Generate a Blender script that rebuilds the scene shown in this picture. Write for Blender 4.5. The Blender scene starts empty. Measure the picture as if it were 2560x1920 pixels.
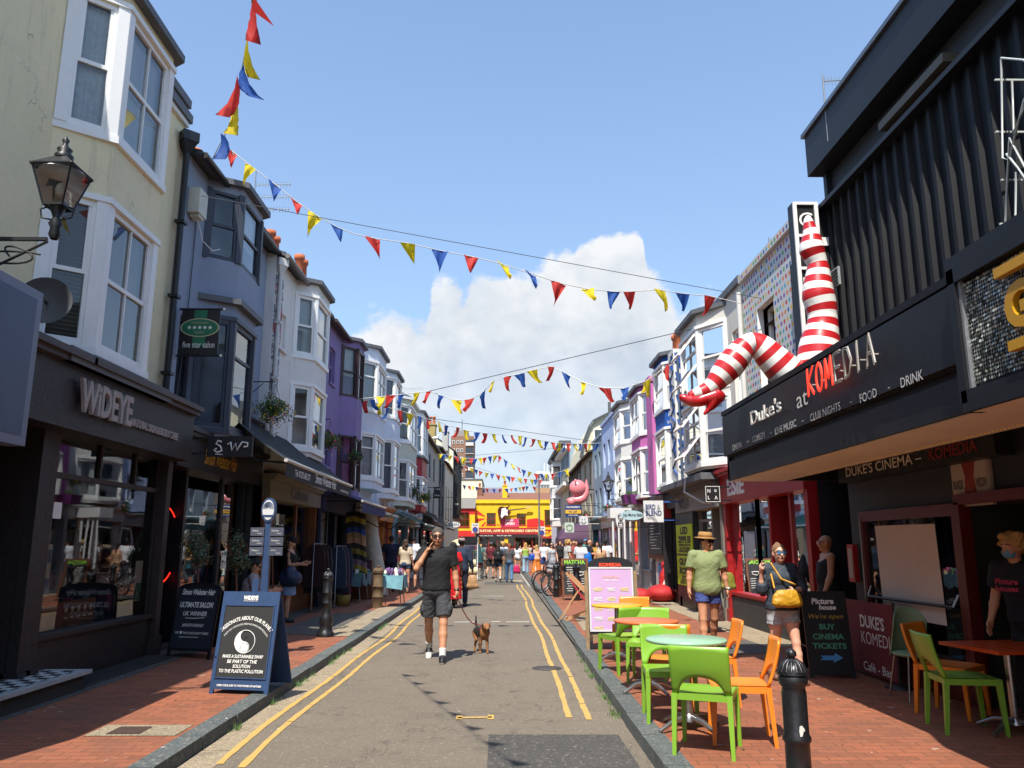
import bpy, math, random
import numpy as np
from mathutils import Vector, Matrix
R = math.radians
rnd = random.Random(7)
SC = bpy.context.scene
COL = SC.collection
# ---------------------------------------------------------------- camera, sky, sun
F_PX, CAM_Z = 1980.0, 1.6
PITCH, YAW = math.atan(405/F_PX), R(0.8)
cam = bpy.data.cameras.new('camera'); camo = bpy.data.objects.new('camera', cam); COL.objects.link(camo)
cam.sensor_width = 36; cam.lens = F_PX/2560*36; cam.clip_end = 3000; cam.clip_start = .05
camo.location = (0, 0, CAM_Z); camo.rotation_euler = (math.pi/2+PITCH, 0, -YAW)
SC.camera = camo
fw = np.array([math.sin(YAW)*math.cos(PITCH), math.cos(YAW)*math.cos(PITCH), math.sin(PITCH)])
rt = np.array([math.cos(YAW), -math.sin(YAW), 0.]); up = np.cross(rt, fw)
def at(u, v, x=None, y=None, z=None):
    """photo pixel (2560 wide) to the point of that sight line on one world plane"""
    d = fw + rt*(u-1280)/F_PX + up*(960-v)/F_PX
    t = x/d[0] if x is not None else (y/d[1] if y is not None else (z-CAM_Z)/d[2])
    return Vector((d[0]*t, d[1]*t, CAM_Z+d[2]*t))
SUN = Vector((-.17, -.60, 1.0)).normalized()
w = bpy.data.worlds.new("World"); SC.world = w; w.use_nodes = True
nt = w.node_tree; N = nt.nodes; L = nt.links
def wn(t, **k):
    n = N.new(t)
    for a, b in k.items(): setattr(n, a, b)
    return n
def wm(op, a, b=None, c=None):
    n = wn('ShaderNodeMath', operation=op)
    for i, x in enumerate((a, b, c)):
        if x is None: continue
        if isinstance(x, (int, float)): n.inputs[i].default_value = x
        else: L.new(x, n.inputs[i])
    return n.outputs[0]
bg = N['Background']
sky = wn('ShaderNodeTexSky', sky_type='NISHITA', sun_disc=False)
sky.sun_elevation = math.asin(SUN.z); sky.sun_rotation = math.atan2(SUN.x, SUN.y)
sky.air_density = 1.0; sky.dust_density = .6; sky.ozone_density = 2.2; sky.altitude = 10
tc = wn('ShaderNodeTexCoord'); sx = wn('ShaderNodeSeparateXYZ'); L.new(tc.outputs['Generated'], sx.inputs[0])
az = wm('ARCTAN2', sx.outputs[0], sx.outputs[1]); el = wm('ARCSINE', sx.outputs[2])
cmb = wn('ShaderNodeCombineXYZ'); L.new(az, cmb.inputs[0]); L.new(wm('MULTIPLY', el, 1.35), cmb.inputs[1])
def noise(vec, sc, det, rough, off=0):
    n = wn('ShaderNodeTexNoise'); n.inputs['Scale'].default_value = sc; n.inputs['Detail'].default_value = det
    n.inputs['Roughness'].default_value = rough
    m = wn('ShaderNodeVectorMath', operation='ADD'); L.new(vec, m.inputs[0]); m.inputs[1].default_value = (off, off*.7, off*.3)
    L.new(m.outputs[0], n.inputs['Vector']); return n.outputs['Fac']
n1 = noise(cmb.outputs[0], 9, 9, .58); n2 = noise(cmb.outputs[0], 3.2, 6, .55, 4.1); n3 = noise(cmb.outputs[0], 7, 9, .62, 9.3); n4 = noise(cmb.outputs[0], 32, 5, .6, 2.2)
# height of the cumulus bank's top against azimuth
fc = wn('ShaderNodeFloatCurve'); L.new(wm('MULTIPLY_ADD', az, 1.0, .5), fc.inputs['Value'])
cu = fc.mapping.curves[0]
prof = [(0, .10), (.20, .12), (.28, .22), (.319, .258), (.335, .278), (.372, .285), (.403, .283), (.409, .322), (.44, .328), (.45, .312), (.463, .338), (.486, .348), (.541, .348), (.563, .368), (.597, .366), (.604, .384), (.628, .392), (.646, .385), (.684, .389), (.691, .345), (.71, .322), (.738, .305), (.752, .323), (.774, .324), (.79, .300), (.828, .285), (.9, .18), (1, .10)]
for i, (a, b) in enumerate(prof):
    if i == 0: cu.points[0].location = (a, b)
    elif i == len(prof)-1: cu.points[1].location = (a, b)
for (a, b) in prof[1:-1]: cu.points.new(a, b)
fc.mapping.update()
d = wm('SUBTRACT', fc.outputs[0], el)
d = wm('ADD', d, wm('ADD', wm('MULTIPLY', wm('SUBTRACT', n1, .5), .15), wm('MULTIPLY', wm('SUBTRACT', n4, .5), .035)))
mask = wn('ShaderNodeMapRange', interpolation_type='SMOOTHSTEP'); L.new(d, mask.inputs[0])
mask.inputs[1].default_value = -.003; mask.inputs[2].default_value = .02
thin = wn('ShaderNodeMapRange', interpolation_type='SMOOTHSTEP'); L.new(n2, thin.inputs[0]); thin.inputs[1].default_value = .25; thin.inputs[2].default_value = .62
lowfade = wn('ShaderNodeMapRange'); L.new(el, lowfade.inputs[0]); lowfade.inputs[1].default_value = .02; lowfade.inputs[2].default_value = .26
dens = wm('MULTIPLY', mask.outputs[0], wm('MULTIPLY_ADD', wm('MULTIPLY_ADD', lowfade.outputs[0], .4, .3), 1.0, wm('MULTIPLY', thin.outputs[0], .34)))
dens = wm('MINIMUM', dens, .97)
hz = wn('ShaderNodeMapRange'); L.new(el, hz.inputs[0]); hz.inputs[1].default_value = .75; hz.inputs[2].default_value = 0.0; hz.inputs[3].default_value = .10; hz.inputs[4].default_value = .62
shade = wn('ShaderNodeMapRange'); L.new(wm('ADD', wm('ADD', wm('MULTIPLY', n3, .8), wm('MULTIPLY', n4, .22)), wm('MULTIPLY', d, -1.0)), shade.inputs[0]); shade.inputs[1].default_value = .16; shade.inputs[2].default_value = .52
cr = wn('ShaderNodeMix', data_type='RGBA'); L.new(shade.outputs[0], cr.inputs[0])
cr.inputs[6].default_value = (1.75, 2.05, 2.45, 1); cr.inputs[7].default_value = (3.15, 3.2, 3.25, 1)
hx = wn('ShaderNodeMix', data_type='RGBA'); L.new(hz.outputs[0], hx.inputs[0]); L.new(sky.outputs[0], hx.inputs[6]); hx.inputs[7].default_value = (1.05, 1.5, 2.02, 1)
mx = wn('ShaderNodeMix', data_type='RGBA'); L.new(dens, mx.inputs[0]); L.new(hx.outputs[2], mx.inputs[6]); L.new(cr.outputs[2], mx.inputs[7])
L.new(mx.outputs[2], bg.inputs[0]); bg.inputs[1].default_value = .15
sl = bpy.data.lights.new('sun', 'SUN'); sl.energy = 3.7; sl.angle = R(.5); sl.color = (1, .95, .86)
so = bpy.data.objects.new('sun', sl); COL.objects.link(so); so.rotation_euler = SUN.to_track_quat('Z', 'Y').to_euler(); so.location = (0, 0, 30)
SC.view_settings.view_transform = 'Standard'; SC.view_settings.look = 'None'; SC.view_settings.exposure = 1.0
SC.cycles.max_bounces = 6; SC.cycles.transparent_max_bounces = 12; SC.cycles.caustics_reflective = False; SC.cycles.caustics_refractive = False
SC.cycles.use_denoising = True
# ---------------------------------------------------------------- materials
def lin(h):
    if isinstance(h, str):
        h = h.lstrip('#'); c = [int(h[i:i+2], 16)/255 for i in (0, 2, 4)]
        return tuple(x/12.92 if x <= .04045 else ((x+.055)/1.055)**2.4 for x in c)
    return tuple(h)
MC = {}
def M(name, col=None, rough=.65, var=.12, sc=5, bump=.15, bsc=60, metal=0, streak=0, spec=.5, coat=0, alpha=None, trans=0):
    if name in MC: return MC[name]
    m = bpy.data.materials.new(name); m.use_nodes = True; t = m.node_tree; b = t.nodes['Principled BSDF']
    c = lin(col); b.inputs['Roughness'].default_value = rough; b.inputs['Metallic'].default_value = metal
    b.inputs['Specular IOR Level'].default_value = spec; b.inputs['Coat Weight'].default_value = coat
    b.inputs['Base Color'].default_value = (*c, 1)
    co = t.nodes.new('ShaderNodeTexCoord')
    if var or streak:
        n = t.nodes.new('ShaderNodeTexNoise'); n.inputs['Scale'].default_value = sc; n.inputs['Detail'].default_value = 6; n.inputs['Roughness'].default_value = .6
        t.links.new(co.outputs['Object'], n.inputs['Vector'])
        mr = t.nodes.new('ShaderNodeMapRange'); t.links.new(n.outputs['Fac'], mr.inputs[0]); mr.inputs[1].default_value = .25; mr.inputs[2].default_value = .75
        mr.inputs[3].default_value = 1-var; mr.inputs[4].default_value = 1+var
        out = mr.outputs[0]
        if streak:
            mp = t.nodes.new('ShaderNodeMapping'); mp.inputs['Scale'].default_value = (2.6, 2.6, .45); t.links.new(co.outputs['Object'], mp.inputs[0])
            n2 = t.nodes.new('ShaderNodeTexNoise'); n2.inputs['Scale'].default_value = 1; n2.inputs['Detail'].default_value = 8; n2.inputs['Roughness'].default_value = .65; t.links.new(mp.outputs[0], n2.inputs['Vector'])
            m2 = t.nodes.new('ShaderNodeMapRange'); t.links.new(n2.outputs['Fac'], m2.inputs[0]); m2.inputs[1].default_value = .5; m2.inputs[2].default_value = .8; m2.inputs[3].default_value = 1; m2.inputs[4].default_value = 1-streak
            mm = t.nodes.new('ShaderNodeMath'); mm.operation = 'MULTIPLY'; t.links.new(out, mm.inputs[0]); t.links.new(m2.outputs[0], mm.inputs[1]); out = mm.outputs[0]
        vm = t.nodes.new('ShaderNodeVectorMath'); vm.operation = 'SCALE'; vm.inputs[0].default_value = c; t.links.new(out, vm.inputs['Scale'])
        t.links.new(vm.outputs[0], b.inputs['Base Color'])
    if bump:
        n = t.nodes.new('ShaderNodeTexNoise'); n.inputs['Scale'].default_value = bsc; n.inputs['Detail'].default_value = 4
        t.links.new(co.outputs['Object'], n.inputs['Vector'])
        bp = t.nodes.new('ShaderNodeBump'); bp.inputs['Strength'].default_value = bump; bp.inputs['Distance'].default_value = .02
        t.links.new(n.outputs['Fac'], bp.inputs['Height']); t.links.new(bp.outputs[0], b.inputs['Normal'])
    if trans: b.inputs['Transmission Weight'].default_value = trans
    MC[name] = m; return m
def emit(name, col, st):
    if name in MC: return MC[name]
    m = bpy.data.materials.new(name); m.use_nodes = True; b = m.node_tree.nodes['Principled BSDF']
    b.inputs['Base Color'].default_value = (*lin(col), 1); b.inputs['Emission Color'].default_value = (*lin(col), 1); b.inputs['Emission Strength'].default_value = st
    MC[name] = m; return m
def glassmat(name, tint, gl=.015, boost=1.0):
    m = bpy.data.materials.new(name); m.use_nodes = True; t = m.node_tree; t.nodes.clear()
    o = t.nodes.new('ShaderNodeOutputMaterial'); mx = t.nodes.new('ShaderNodeMixShader'); tr = t.nodes.new('ShaderNodeBsdfTransparent'); g = t.nodes.new('ShaderNodeBsdfGlossy')
    fr = t.nodes.new('ShaderNodeFresnel'); fr.inputs[0].default_value = 1.52
    mu = t.nodes.new('ShaderNodeMath'); mu.operation = 'MULTIPLY'; mu.inputs[1].default_value = 1.55*boost; mu.use_clamp = True
    t.links.new(fr.outputs[0], mu.inputs[0]); t.links.new(mu.outputs[0], mx.inputs[0])
    co = t.nodes.new('ShaderNodeTexCoord'); n = t.nodes.new('ShaderNodeTexNoise'); n.inputs['Scale'].default_value = 1.3; n.inputs['Detail'].default_value = 1
    bp = t.nodes.new('ShaderNodeBump'); bp.inputs['Strength'].default_value = .02; bp.inputs['Distance'].default_value = .1
    t.links.new(co.outputs['Object'], n.inputs['Vector']); t.links.new(n.outputs[0], bp.inputs['Height']); t.links.new(bp.outputs[0], g.inputs['Normal'])
    tr.inputs[0].default_value = (*tint, 1); g.inputs[0].default_value = (.95, .97, 1, 1); g.inputs['Roughness'].default_value = gl
    t.links.new(tr.outputs[0], mx.inputs[1]); t.links.new(g.outputs[0], mx.inputs[2]); t.links.new(mx.outputs[0], o.inputs[0])
    m.use_screen_refraction = False; MC[name] = m; return m
GLASS = glassmat('window_glass', (.82, .86, .86)); CLEARG = glassmat('clear_glass', (.97, .97, .96)); GLASSM = glassmat('dim_glass', (.25, .24, .24), boost=.12); GLASSD = glassmat('dark_glass', (.35, .37, .38), boost=1.1)
def patt(name, build, rough=.7):
    """material whose base colour comes from a small node graph: build(t, co) -> colour socket"""
    m = bpy.data.materials.new(name); m.use_nodes = True; t = m.node_tree; b = t.nodes['Principled BSDF']
    b.inputs['Roughness'].default_value = rough; co = t.nodes.new('ShaderNodeTexCoord')
    s = build(t, co, b)
    if s is not None: t.links.new(s, b.inputs['Base Color'])
    MC[name] = m; return m
def node(t, typ, ins=None, **k):
    n = t.nodes.new(typ)
    for a, v in k.items(): setattr(n, a, v)
    for a, v in (ins or {}).items():
        if hasattr(v, 'is_linked') or hasattr(v, 'links'): t.links.new(v, n.inputs[a])
        else: n.inputs[a].default_value = v
    return n
def mapr(t, s, a, b, c, d, smooth=False):
    n = node(t, 'ShaderNodeMapRange', {0: s, 1: a, 2: b, 3: c, 4: d})
    if smooth: n.interpolation_type = 'SMOOTHSTEP'
    return n.outputs[0]
def mixc(t, f, a, b, mode='MIX'):
    n = node(t, 'ShaderNodeMix', {0: f}, data_type='RGBA', blend_type=mode)
    for i, x in ((6, a), (7, b)):
        if hasattr(x, 'links'): t.links.new(x, n.inputs[i])
        else: n.inputs[i].default_value = (*lin(x), 1)
    return n.outputs[2]
# ---------------------------------------------------------------- mesh builder
LOCALS = set()      # roots whose parts are given in local coordinates
def origin(o):
    v = Vector((0, 0, 0))
    while o is not None:
        if o.name in LOCALS: return Vector((0, 0, 0))
        v = v + o.location; o = o.parent
    return v
TXC = {}
def text2d(s, bold=0, shear=0, space=1.0):
    k = (s, bold, shear, space)
    if k not in TXC:
        c = bpy.data.curves.new('t', 'FONT'); c.body = s; c.offset = bold; c.shear = shear; c.resolution_u = 3; c.space_character = space
        o = bpy.data.objects.new('t', c); me = bpy.data.meshes.new_from_object(o)
        v = np.array([(q.co.x, q.co.y) for q in me.vertices]) if len(me.vertices) else np.zeros((1, 2))
        f = [tuple(p.vertices) for p in me.polygons]
        bpy.data.meshes.remove(me); bpy.data.objects.remove(o); bpy.data.curves.remove(c); TXC[k] = (v, f)
    return TXC[k]
class MB:
    def __init__(s): s.v = []; s.f = []; s.m = []; s.mats = []; s.sm = []
    def mi(s, m):
        if m not in s.mats: s.mats.append(m)
        return s.mats.index(m)
    def add(s, vs, fs, m, smooth=False):
        b = len(s.v); s.v += [tuple(q) for q in vs]; k = s.mi(m)
        for f in fs: s.f.append(tuple(b+i for i in f)); s.m.append(k); s.sm.append(smooth)
    def quad(s, a, b, c, d, m): s.add([a, b, c, d], [(0, 1, 2, 3)], m)
    BF = [(0, 3, 2, 1), (4, 5, 6, 7), (0, 1, 5, 4), (1, 2, 6, 5), (2, 3, 7, 6), (3, 0, 4, 7)]
    def box(s, x0, x1, y0, y1, z0, z1, m):
        s.add([(x0, y0, z0), (x1, y0, z0), (x1, y1, z0), (x0, y1, z0), (x0, y0, z1), (x1, y0, z1), (x1, y1, z1), (x0, y1, z1)], s.BF, m)
    def tb(s, T, u0, u1, n0, n1, z0, z1, m):
        s.add([T(u0, n0, z0), T(u1, n0, z0), T(u1, n1, z0), T(u0, n1, z0), T(u0, n0, z1), T(u1, n0, z1), T(u1, n1, z1), T(u0, n1, z1)], s.BF, m)
    def hexa(s, p8, m): s.add(p8, s.BF, m)
    def bar(s, p, q, w_, h_, m, upv=(0, 0, 1)):
        p, q = Vector(p), Vector(q); d = (q-p).normalized(); a = d.cross(Vector(upv))
        if a.length < 1e-4: a = d.cross(Vector((0, 1, 0)))
        a.normalize(); b = a.cross(d); a *= w_/2; b *= h_/2
        s.add([p-a-b, p+a-b, p+a+b, p-a+b, q-a-b, q+a-b, q+a+b, q-a+b], s.BF, m)
    def tube(s, pts, r, m, n=8, cap=True, smooth=True):
        pts = [Vector(p) for p in pts]; k = len(pts); rs = r if isinstance(r, (list, tuple)) else [r]*k
        vs = []; pa = None
        for i, p in enumerate(pts):
            t = (pts[min(i+1, k-1)]-pts[max(i-1, 0)])
            t = t.normalized() if t.length > 1e-9 else Vector((0, 0, 1))
            if pa is None:
                a = t.cross(Vector((0, 0, 1)))
                if a.length < .05: a = t.cross(Vector((0, 1, 0)))
            else: a = pa-t*pa.dot(t)
            a.normalize(); pa = a; b = t.cross(a)
            for j in range(n):
                q = 2*math.pi*j/n; vs.append(p+(a*math.cos(q)+b*math.sin(q))*rs[i])
        fs = [(i*n+j, i*n+(j+1) % n, (i+1)*n+(j+1) % n, (i+1)*n+j) for i in range(k-1) for j in range(n)]
        s.add(vs, fs, m, smooth)
        if cap: s.add([vs[j] for j in range(n)][::-1], [tuple(range(n))], m); s.add(vs[-n:], [tuple(range(n))], m)
    def lathe(s, c, prof, m, n=20, smooth=True):
        vs = [(c[0]+r*math.cos(2*math.pi*j/n), c[1]+r*math.sin(2*math.pi*j/n), c[2]+z) for r, z in prof for j in range(n)]
        fs = [(i*n+j, i*n+(j+1) % n, (i+1)*n+(j+1) % n, (i+1)*n+j) for i in range(len(prof)-1) for j in range(n)]
        s.add(vs, fs, m, smooth)
    def ball(s, c, r, m, n=12, k=8):
        r = r if isinstance(r, (tuple, list)) else (r, r, r)
        vs = []; 
        for i in range(k+1):
            a = math.pi*i/k
            for j in range(n):
                b = 2*math.pi*j/n; vs.append((c[0]+r[0]*math.sin(a)*math.cos(b), c[1]+r[1]*math.sin(a)*math.sin(b), c[2]+r[2]*math.cos(a)))
        s.add(vs, [(i*n+j, (i+1)*n+j, (i+1)*n+(j+1) % n, i*n+(j+1) % n) for i in range(k) for j in range(n)], m, True)
    def prism(s, pts, O, A, B, C, m, smooth=False):
        """2D outline pts placed at O with axes A, B and given thickness vector C"""
        O, A, B, C = Vector(O), Vector(A), Vector(B), Vector(C); n = len(pts)
        v = [O+A*p[0]+B*p[1] for p in pts]; v2 = [q+C for q in v]
        s.add(v+v2, [tuple(range(n))[::-1], tuple(range(n, 2*n))]+[(i, (i+1) % n, n+(i+1) % n, n+i) for i in range(n)], m, smooth)
    def text(s, body, O, A, B, m, w=None, h=None, bold=0, shear=0, space=1.0, arc=None, thick=0, anchor='l'):
        """flat lettering: O lower-left corner, A reading direction, B up (unit vectors)"""
        v, f = text2d(body, bold, shear, space); v = v.copy()
        lo = v.min(0); sz = np.maximum(v.max(0)-lo, 1e-5); v = v-lo
        if w is None: kx = ky = h/sz[1]
        elif h is None: kx = ky = w/sz[0]
        else: kx, ky = w/sz[0], h/sz[1]
        v[:, 0] *= kx; v[:, 1] *= ky
        if anchor == 'c': v[:, 0] -= sz[0]*kx/2
        if arc:
            c = sz[0]*kx/2 if anchor != 'c' else 0
            th = (v[:, 0]-c)/arc; rr = arc+v[:, 1]; v = np.stack([c+rr*np.sin(th), rr*np.cos(th)-arc], 1)
        O, A, B = Vector(O), Vector(A).normalized(), Vector(B).normalized()
        P = [O+A*float(q[0])+B*float(q[1]) for q in v]; s.add(P, f, m)
        if thick:
            Cn = A.cross(B)*thick; s.add([p-Cn for p in P], [q[::-1] for q in f], m)
            ed = {}
            for q in f:
                for i in range(len(q)):
                    a, b = q[i], q[(i+1) % len(q)]; ed.setdefault((min(a, b), max(a, b)), []).append((a, b))
            for k_, l_ in ed.items():
                if len(l_) == 1: a, b = l_[0]; s.add([P[a], P[a]-Cn, P[b]-Cn, P[b]], [(0, 1, 2, 3)], m)
    def build(s, name, parent=None, at0=None, **tg):
        if not s.v: return None
        me = bpy.data.meshes.new(name); o0 = origin(parent) if parent is not None else (Vector(at0) if at0 is not None else Vector((0, 0, 0)))
        v = np.array([tuple(q) for q in s.v], dtype=float)-np.array(o0)
        me.from_pydata(v.tolist(), [], s.f)
        for m in s.mats: me.materials.append(m)
        me.polygons.foreach_set('material_index', s.m); me.polygons.foreach_set('use_smooth', s.sm)
        me.update()
        o = bpy.data.objects.new(name, me); COL.objects.link(o)
        if parent is not None: o.parent = parent
        elif at0 is not None: o.location = at0
        for k, q in tg.items(): o[k] = q
        return o
def root(name, loc, label, cat, group=None, rz=0):
    o = bpy.data.objects.new(name, None); COL.objects.link(o); o.location = loc; o.rotation_euler = (0, 0, rz); o.empty_display_size = .2
    o['label'] = label; o['category'] = cat
    if group: o['group'] = group
    return o
def place(o, loc, rz): o.location = loc; o.rotation_euler = (0, 0, rz); return o
def dup(r, loc, rz, label=None, remat=None):
    def cp(o, par):
        c = o.copy(); COL.objects.link(c); c.parent = par
        if remat and o.type == 'MESH':
            c.data = o.data.copy()
            for i, m in enumerate(c.data.materials):
                if m in remat: c.data.materials[i] = remat[m]
        for ch in [q for q in o.children]: cp(ch, c)
        return c
    c = cp(r, None); c.location = loc; c.rotation_euler = (0, 0, rz)
    if label: c['label'] = label
    return c
def fr(P, dr, n):
    P = (P[0], P[1]); return lambda u, nn, z: (P[0]+dr[0]*u+n[0]*nn, P[1]+dr[1]*u+n[1]*nn, z)
# ================================================================ setting: road, pavements, kerbs
def gnd_mat(name, c1, c2, c3, sc=1.0, bump=.3, fine=90, cracks=True, rough=.85):
    def b(t, co, bs):
        o = co.outputs['Object']
        a = node(t, 'ShaderNodeTexNoise', {'Vector': o, 'Scale': .35*sc, 'Detail': 8, 'Roughness': .62})
        f = node(t, 'ShaderNodeTexNoise', {'Vector': o, 'Scale': fine, 'Detail': 3, 'Roughness': .7})
        s = node(t, 'ShaderNodeTexNoise', {'Vector': o, 'Scale': 3.0*sc, 'Detail': 6})
        c = mixc(t, mapr(t, a.outputs[0], .35, .65, 0, 1), c1, c2)
        c = mixc(t, mapr(t, s.outputs[0], .52, .72, 0, .45), c, c3)
        c = mixc(t, mapr(t, f.outputs[0], .3, .7, 0, 1), c, mixc(t, .5, c, '#000000'), 'MIX')
        n = t.nodes[-1]
        c2_ = mixc(t, mapr(t, f.outputs[0], .35, .7, .0, .5), c, '#1c1a18')
        m_ = node(t, 'ShaderNodeTexNoise', {'Vector': o, 'Scale': 22, 'Detail': 4, 'Roughness': .8}); c2_ = mixc(t, mapr(t, m_.outputs[0], .56, .66, 0, .35), c2_, '#c0b29c'); g_ = node(t, 'ShaderNodeTexNoise', {'Vector': o, 'Scale': 2.3, 'Detail': 9, 'Roughness': .7}); c2_ = mixc(t, mapr(t, g_.outputs[0], .57, .64, 0, .3), c2_, '#3a352f')
        if cracks:
            v = node(t, 'ShaderNodeTexVoronoi', {'Scale': .55, 'Randomness': 1.0}, feature='DISTANCE_TO_EDGE')
            wv = node(t, 'ShaderNodeVectorMath', {0: o, 1: (0, 0, 0)}, operation='ADD')
            nn = node(t, 'ShaderNodeTexNoise', {'Vector': o, 'Scale': 4, 'Detail': 5}); t.links.new(nn.outputs['Color'], wv.inputs[1]); t.links.new(wv.outputs[0], v.inputs['Vector'])
            c2_ = mixc(t, mapr(t, v.outputs['Distance'], .0, .010, .55, 0), c2_, '#24211e')
        bp = node(t, 'ShaderNodeBump', {'Strength': bump, 'Distance': .01, 'Height': f.outputs[0]}); t.links.new(bp.outputs[0], bs.inputs['Normal'])
        return c2_
    return patt(name, b, rough)
ROADM = gnd_mat('asphalt', '#847868', '#8d806e', '#73685a')
PATCHM = gnd_mat('asphalt_patch', '#585550', '#514e4a', '#625e58', cracks=False)
def brickm(name, a_, b_, mo, bw=.215, bh=.1025, rot=0, var=.35, mort=.006):
    def b(t, co, bs):
        mp = node(t, 'ShaderNodeMapping', {0: co.outputs['Object'], 2: (0, 0, rot)})
        br = node(t, 'ShaderNodeTexBrick', {'Vector': mp.outputs[0], 'Color1': (*lin(a_), 1), 'Color2': (*lin(b_), 1), 'Mortar': (*lin(mo), 1), 'Scale': 1, 'Mortar Size': mort, 'Mortar Smooth': .2, 'Bias': -.35, 'Brick Width': bw, 'Row Height': bh})
        n = node(t, 'ShaderNodeTexNoise', {'Vector': co.outputs['Object'], 'Scale': 1.1, 'Detail': 7, 'Roughness': .6})
        n2 = node(t, 'ShaderNodeTexNoise', {'Vector': co.outputs['Object'], 'Scale': 55, 'Detail': 3})
        c = mixc(t, mapr(t, n.outputs[0], .40, .70, 0, .55), br.outputs[0], '#6e4c3c')
        n3 = node(t, 'ShaderNodeTexNoise', {'Vector': co.outputs['Object'], 'Scale': 7, 'Detail': 2})
        c = mixc(t, mapr(t, n3.outputs[0], .70, .76, 0, .5), c, '#c9beb0')
        c = mixc(t, mapr(t, n2.outputs[0], .4, .75, 0, .22), c, '#40261c')
        h = node(t, 'ShaderNodeMath', {0: br.outputs['Fac'], 1: -1.0}, operation='MULTIPLY')
        h2 = node(t, 'ShaderNodeMath', {0: h.outputs[0], 1: n2.outputs[0]}, operation='ADD')
        bp = node(t, 'ShaderNodeBump', {'Strength': .35, 'Distance': .006, 'Height': h2.outputs[0]}); t.links.new(bp.outputs[0], bs.inputs['Normal'])
        return c
    return patt(name, b, .8)
PAVE = brickm('brick_paving', '#9b5a3c', '#744530', '#66432f')
STONE = gnd_mat('slab_stone', '#b9a687', '#ad9b80', '#9b8a70', cracks=False, fine=60)
KERBM = gnd_mat('kerb_granite', '#6d7472', '#5f6665', '#7f8580', cracks=False, fine=70, bump=.5)
GRY = gnd_mat('grey_slab', '#6b675f', '#5d5a54', '#77726a', cracks=False, fine=60)
def xk(y): return 1.14+max(0, y-8)*.0105 if y < 27 else 1.34       # right kerb line
def xl(y): return -2.38
YS = [-14, 0, 6, 8, 10, 12, 14, 17, 20, 24, 27, 31, 36, 45, 60, 75, 84]
def strip(name, f0, f1, z, m, ys=YS, kind='structure', zs=None):
    b = MB()
    for a, c in zip(ys, ys[1:]):
        b.add([(f0(a), a, z), (f1(a), a, z), (f1(c), c, z), (f0(c), c, z)], [(0, 1, 2, 3)], m)
    return b.build(name, kind=kind)
b = MB(); b.quad((-900, -60, -.06), (900, -60, -.06), (900, 1500, -.06), (-900, 1500, -.06), M('ground_dirt', '#7a7468', .9)); b.build('ground', kind='structure')
strip('road', lambda y: xl(y)-.05, lambda y: xk(y)+.05, 0, ROADM)
b = MB(); b.quad((-9, 84, 0), (14, 84, 0), (14, 88.2, 0), (-9, 88.2, 0), ROADM); b.build('cross_road', kind='structure')
PH = .10
strip('pavement_left', lambda y: -12, lambda y: xl(y)-.17, PH, PAVE)
strip('pavement_right', lambda y: xk(y)+.17, lambda y: 12, PH, PAVE)
def kerb(name, f, sgn):
    b = MB(); y = -6.0; rr = random.Random(3)
    while y < 84:
        ln = rr.uniform(.7, 1.05); j = rr.uniform(-.006, .006); zt = PH+.006+rr.uniform(-.004, .004); y2 = y+ln-.012
        x0, x1 = f(y), f(y2); a = .2*sgn
        lo, hi = ((x0, x0+a), (x1, x1+a)) if sgn > 0 else ((x0+a, x0), (x1+a, x1))
        b.hexa([(lo[0]+j, y, -.02), (lo[1]+j, y, -.02), (hi[1]+j, y2, -.02), (hi[0]+j, y2, -.02), (lo[0]+j+.01, y+.003, zt), (lo[1]+j-.004, y+.003, zt), (hi[1]+j-.004, y2, zt), (hi[0]+j+.01, y2, zt)], KERBM); y += ln
    b.add([(f(-6)+.01*sgn, -6, .06), (f(-6)+.19*sgn, -6, .06), (f(84)+.19*sgn, 84, .06), (f(84)+.01*sgn, 84, .06)], [(0, 1, 2, 3)], M('mortar', '#5a5650', .9))
    b.build(name, kind='structure')
kerb('kerb_left', xl, -1); kerb('kerb_right', xk, 1)
b = MB(); rr = random.Random(5); y = 3.
while y < 24:      # gutter channel of slabs beside the left kerb
    b.box(-2.375, -2.12+rr.uniform(-.01, .01), y, y+.93, -.01, .0045, STONE); y += .95
b.build('gutter_slabs', kind='structure')
def yline(name, f, y0, y1, wd=.058, seed=1):
    bb = MB(); rr = random.Random(seed); y = y0; m = PAINT
    while y < y1:
        st = rr.uniform(.5, 1.6); e = min(y+st, y1); k = max(2, int(st/.12)); js = [rr.uniform(-.006, .006) for _ in range(k+1)]; js2 = [rr.uniform(-.006, .006) for _ in range(k+1)]
        for i in range(k):
            a, c = y+(e-y)*i/k, y+(e-y)*(i+1)/k
            bb.add([(f(a)+js[i], a, .005), (f(a)+wd+js2[i], a, .005), (f(c)+wd+js2[i+1], c, .005), (f(c)+js[i+1], c, .005)], [(0, 1, 2, 3)], m)
        y = e+rr.choice([0, .02, .05, .012])
    bb.build(name, kind='structure')
def paintm(name, col):
    def pb(t, co, bs):
        n = node(t, 'ShaderNodeTexNoise', {'Vector': co.outputs['Object'], 'Scale': 9, 'Detail': 8, 'Roughness': .7})
        n2 = node(t, 'ShaderNodeTexNoise', {'Vector': co.outputs['Object'], 'Scale': 60, 'Detail': 3})
        c = mixc(t, mapr(t, n.outputs[0], .58, .68, 0, .8), col, '#85796a')
        return mixc(t, mapr(t, n2.outputs[0], .45, .7, 0, .35), c, '#7a6a4c')
    return patt(name, pb, .7)
PAINT = paintm('yellow_paint', '#bf9a52'); WPAINT = paintm('white_paint', '#c8c6be')
wob = lambda y: .035*math.sin(y*.55)+.02*math.sin(y*1.3+1)
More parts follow.
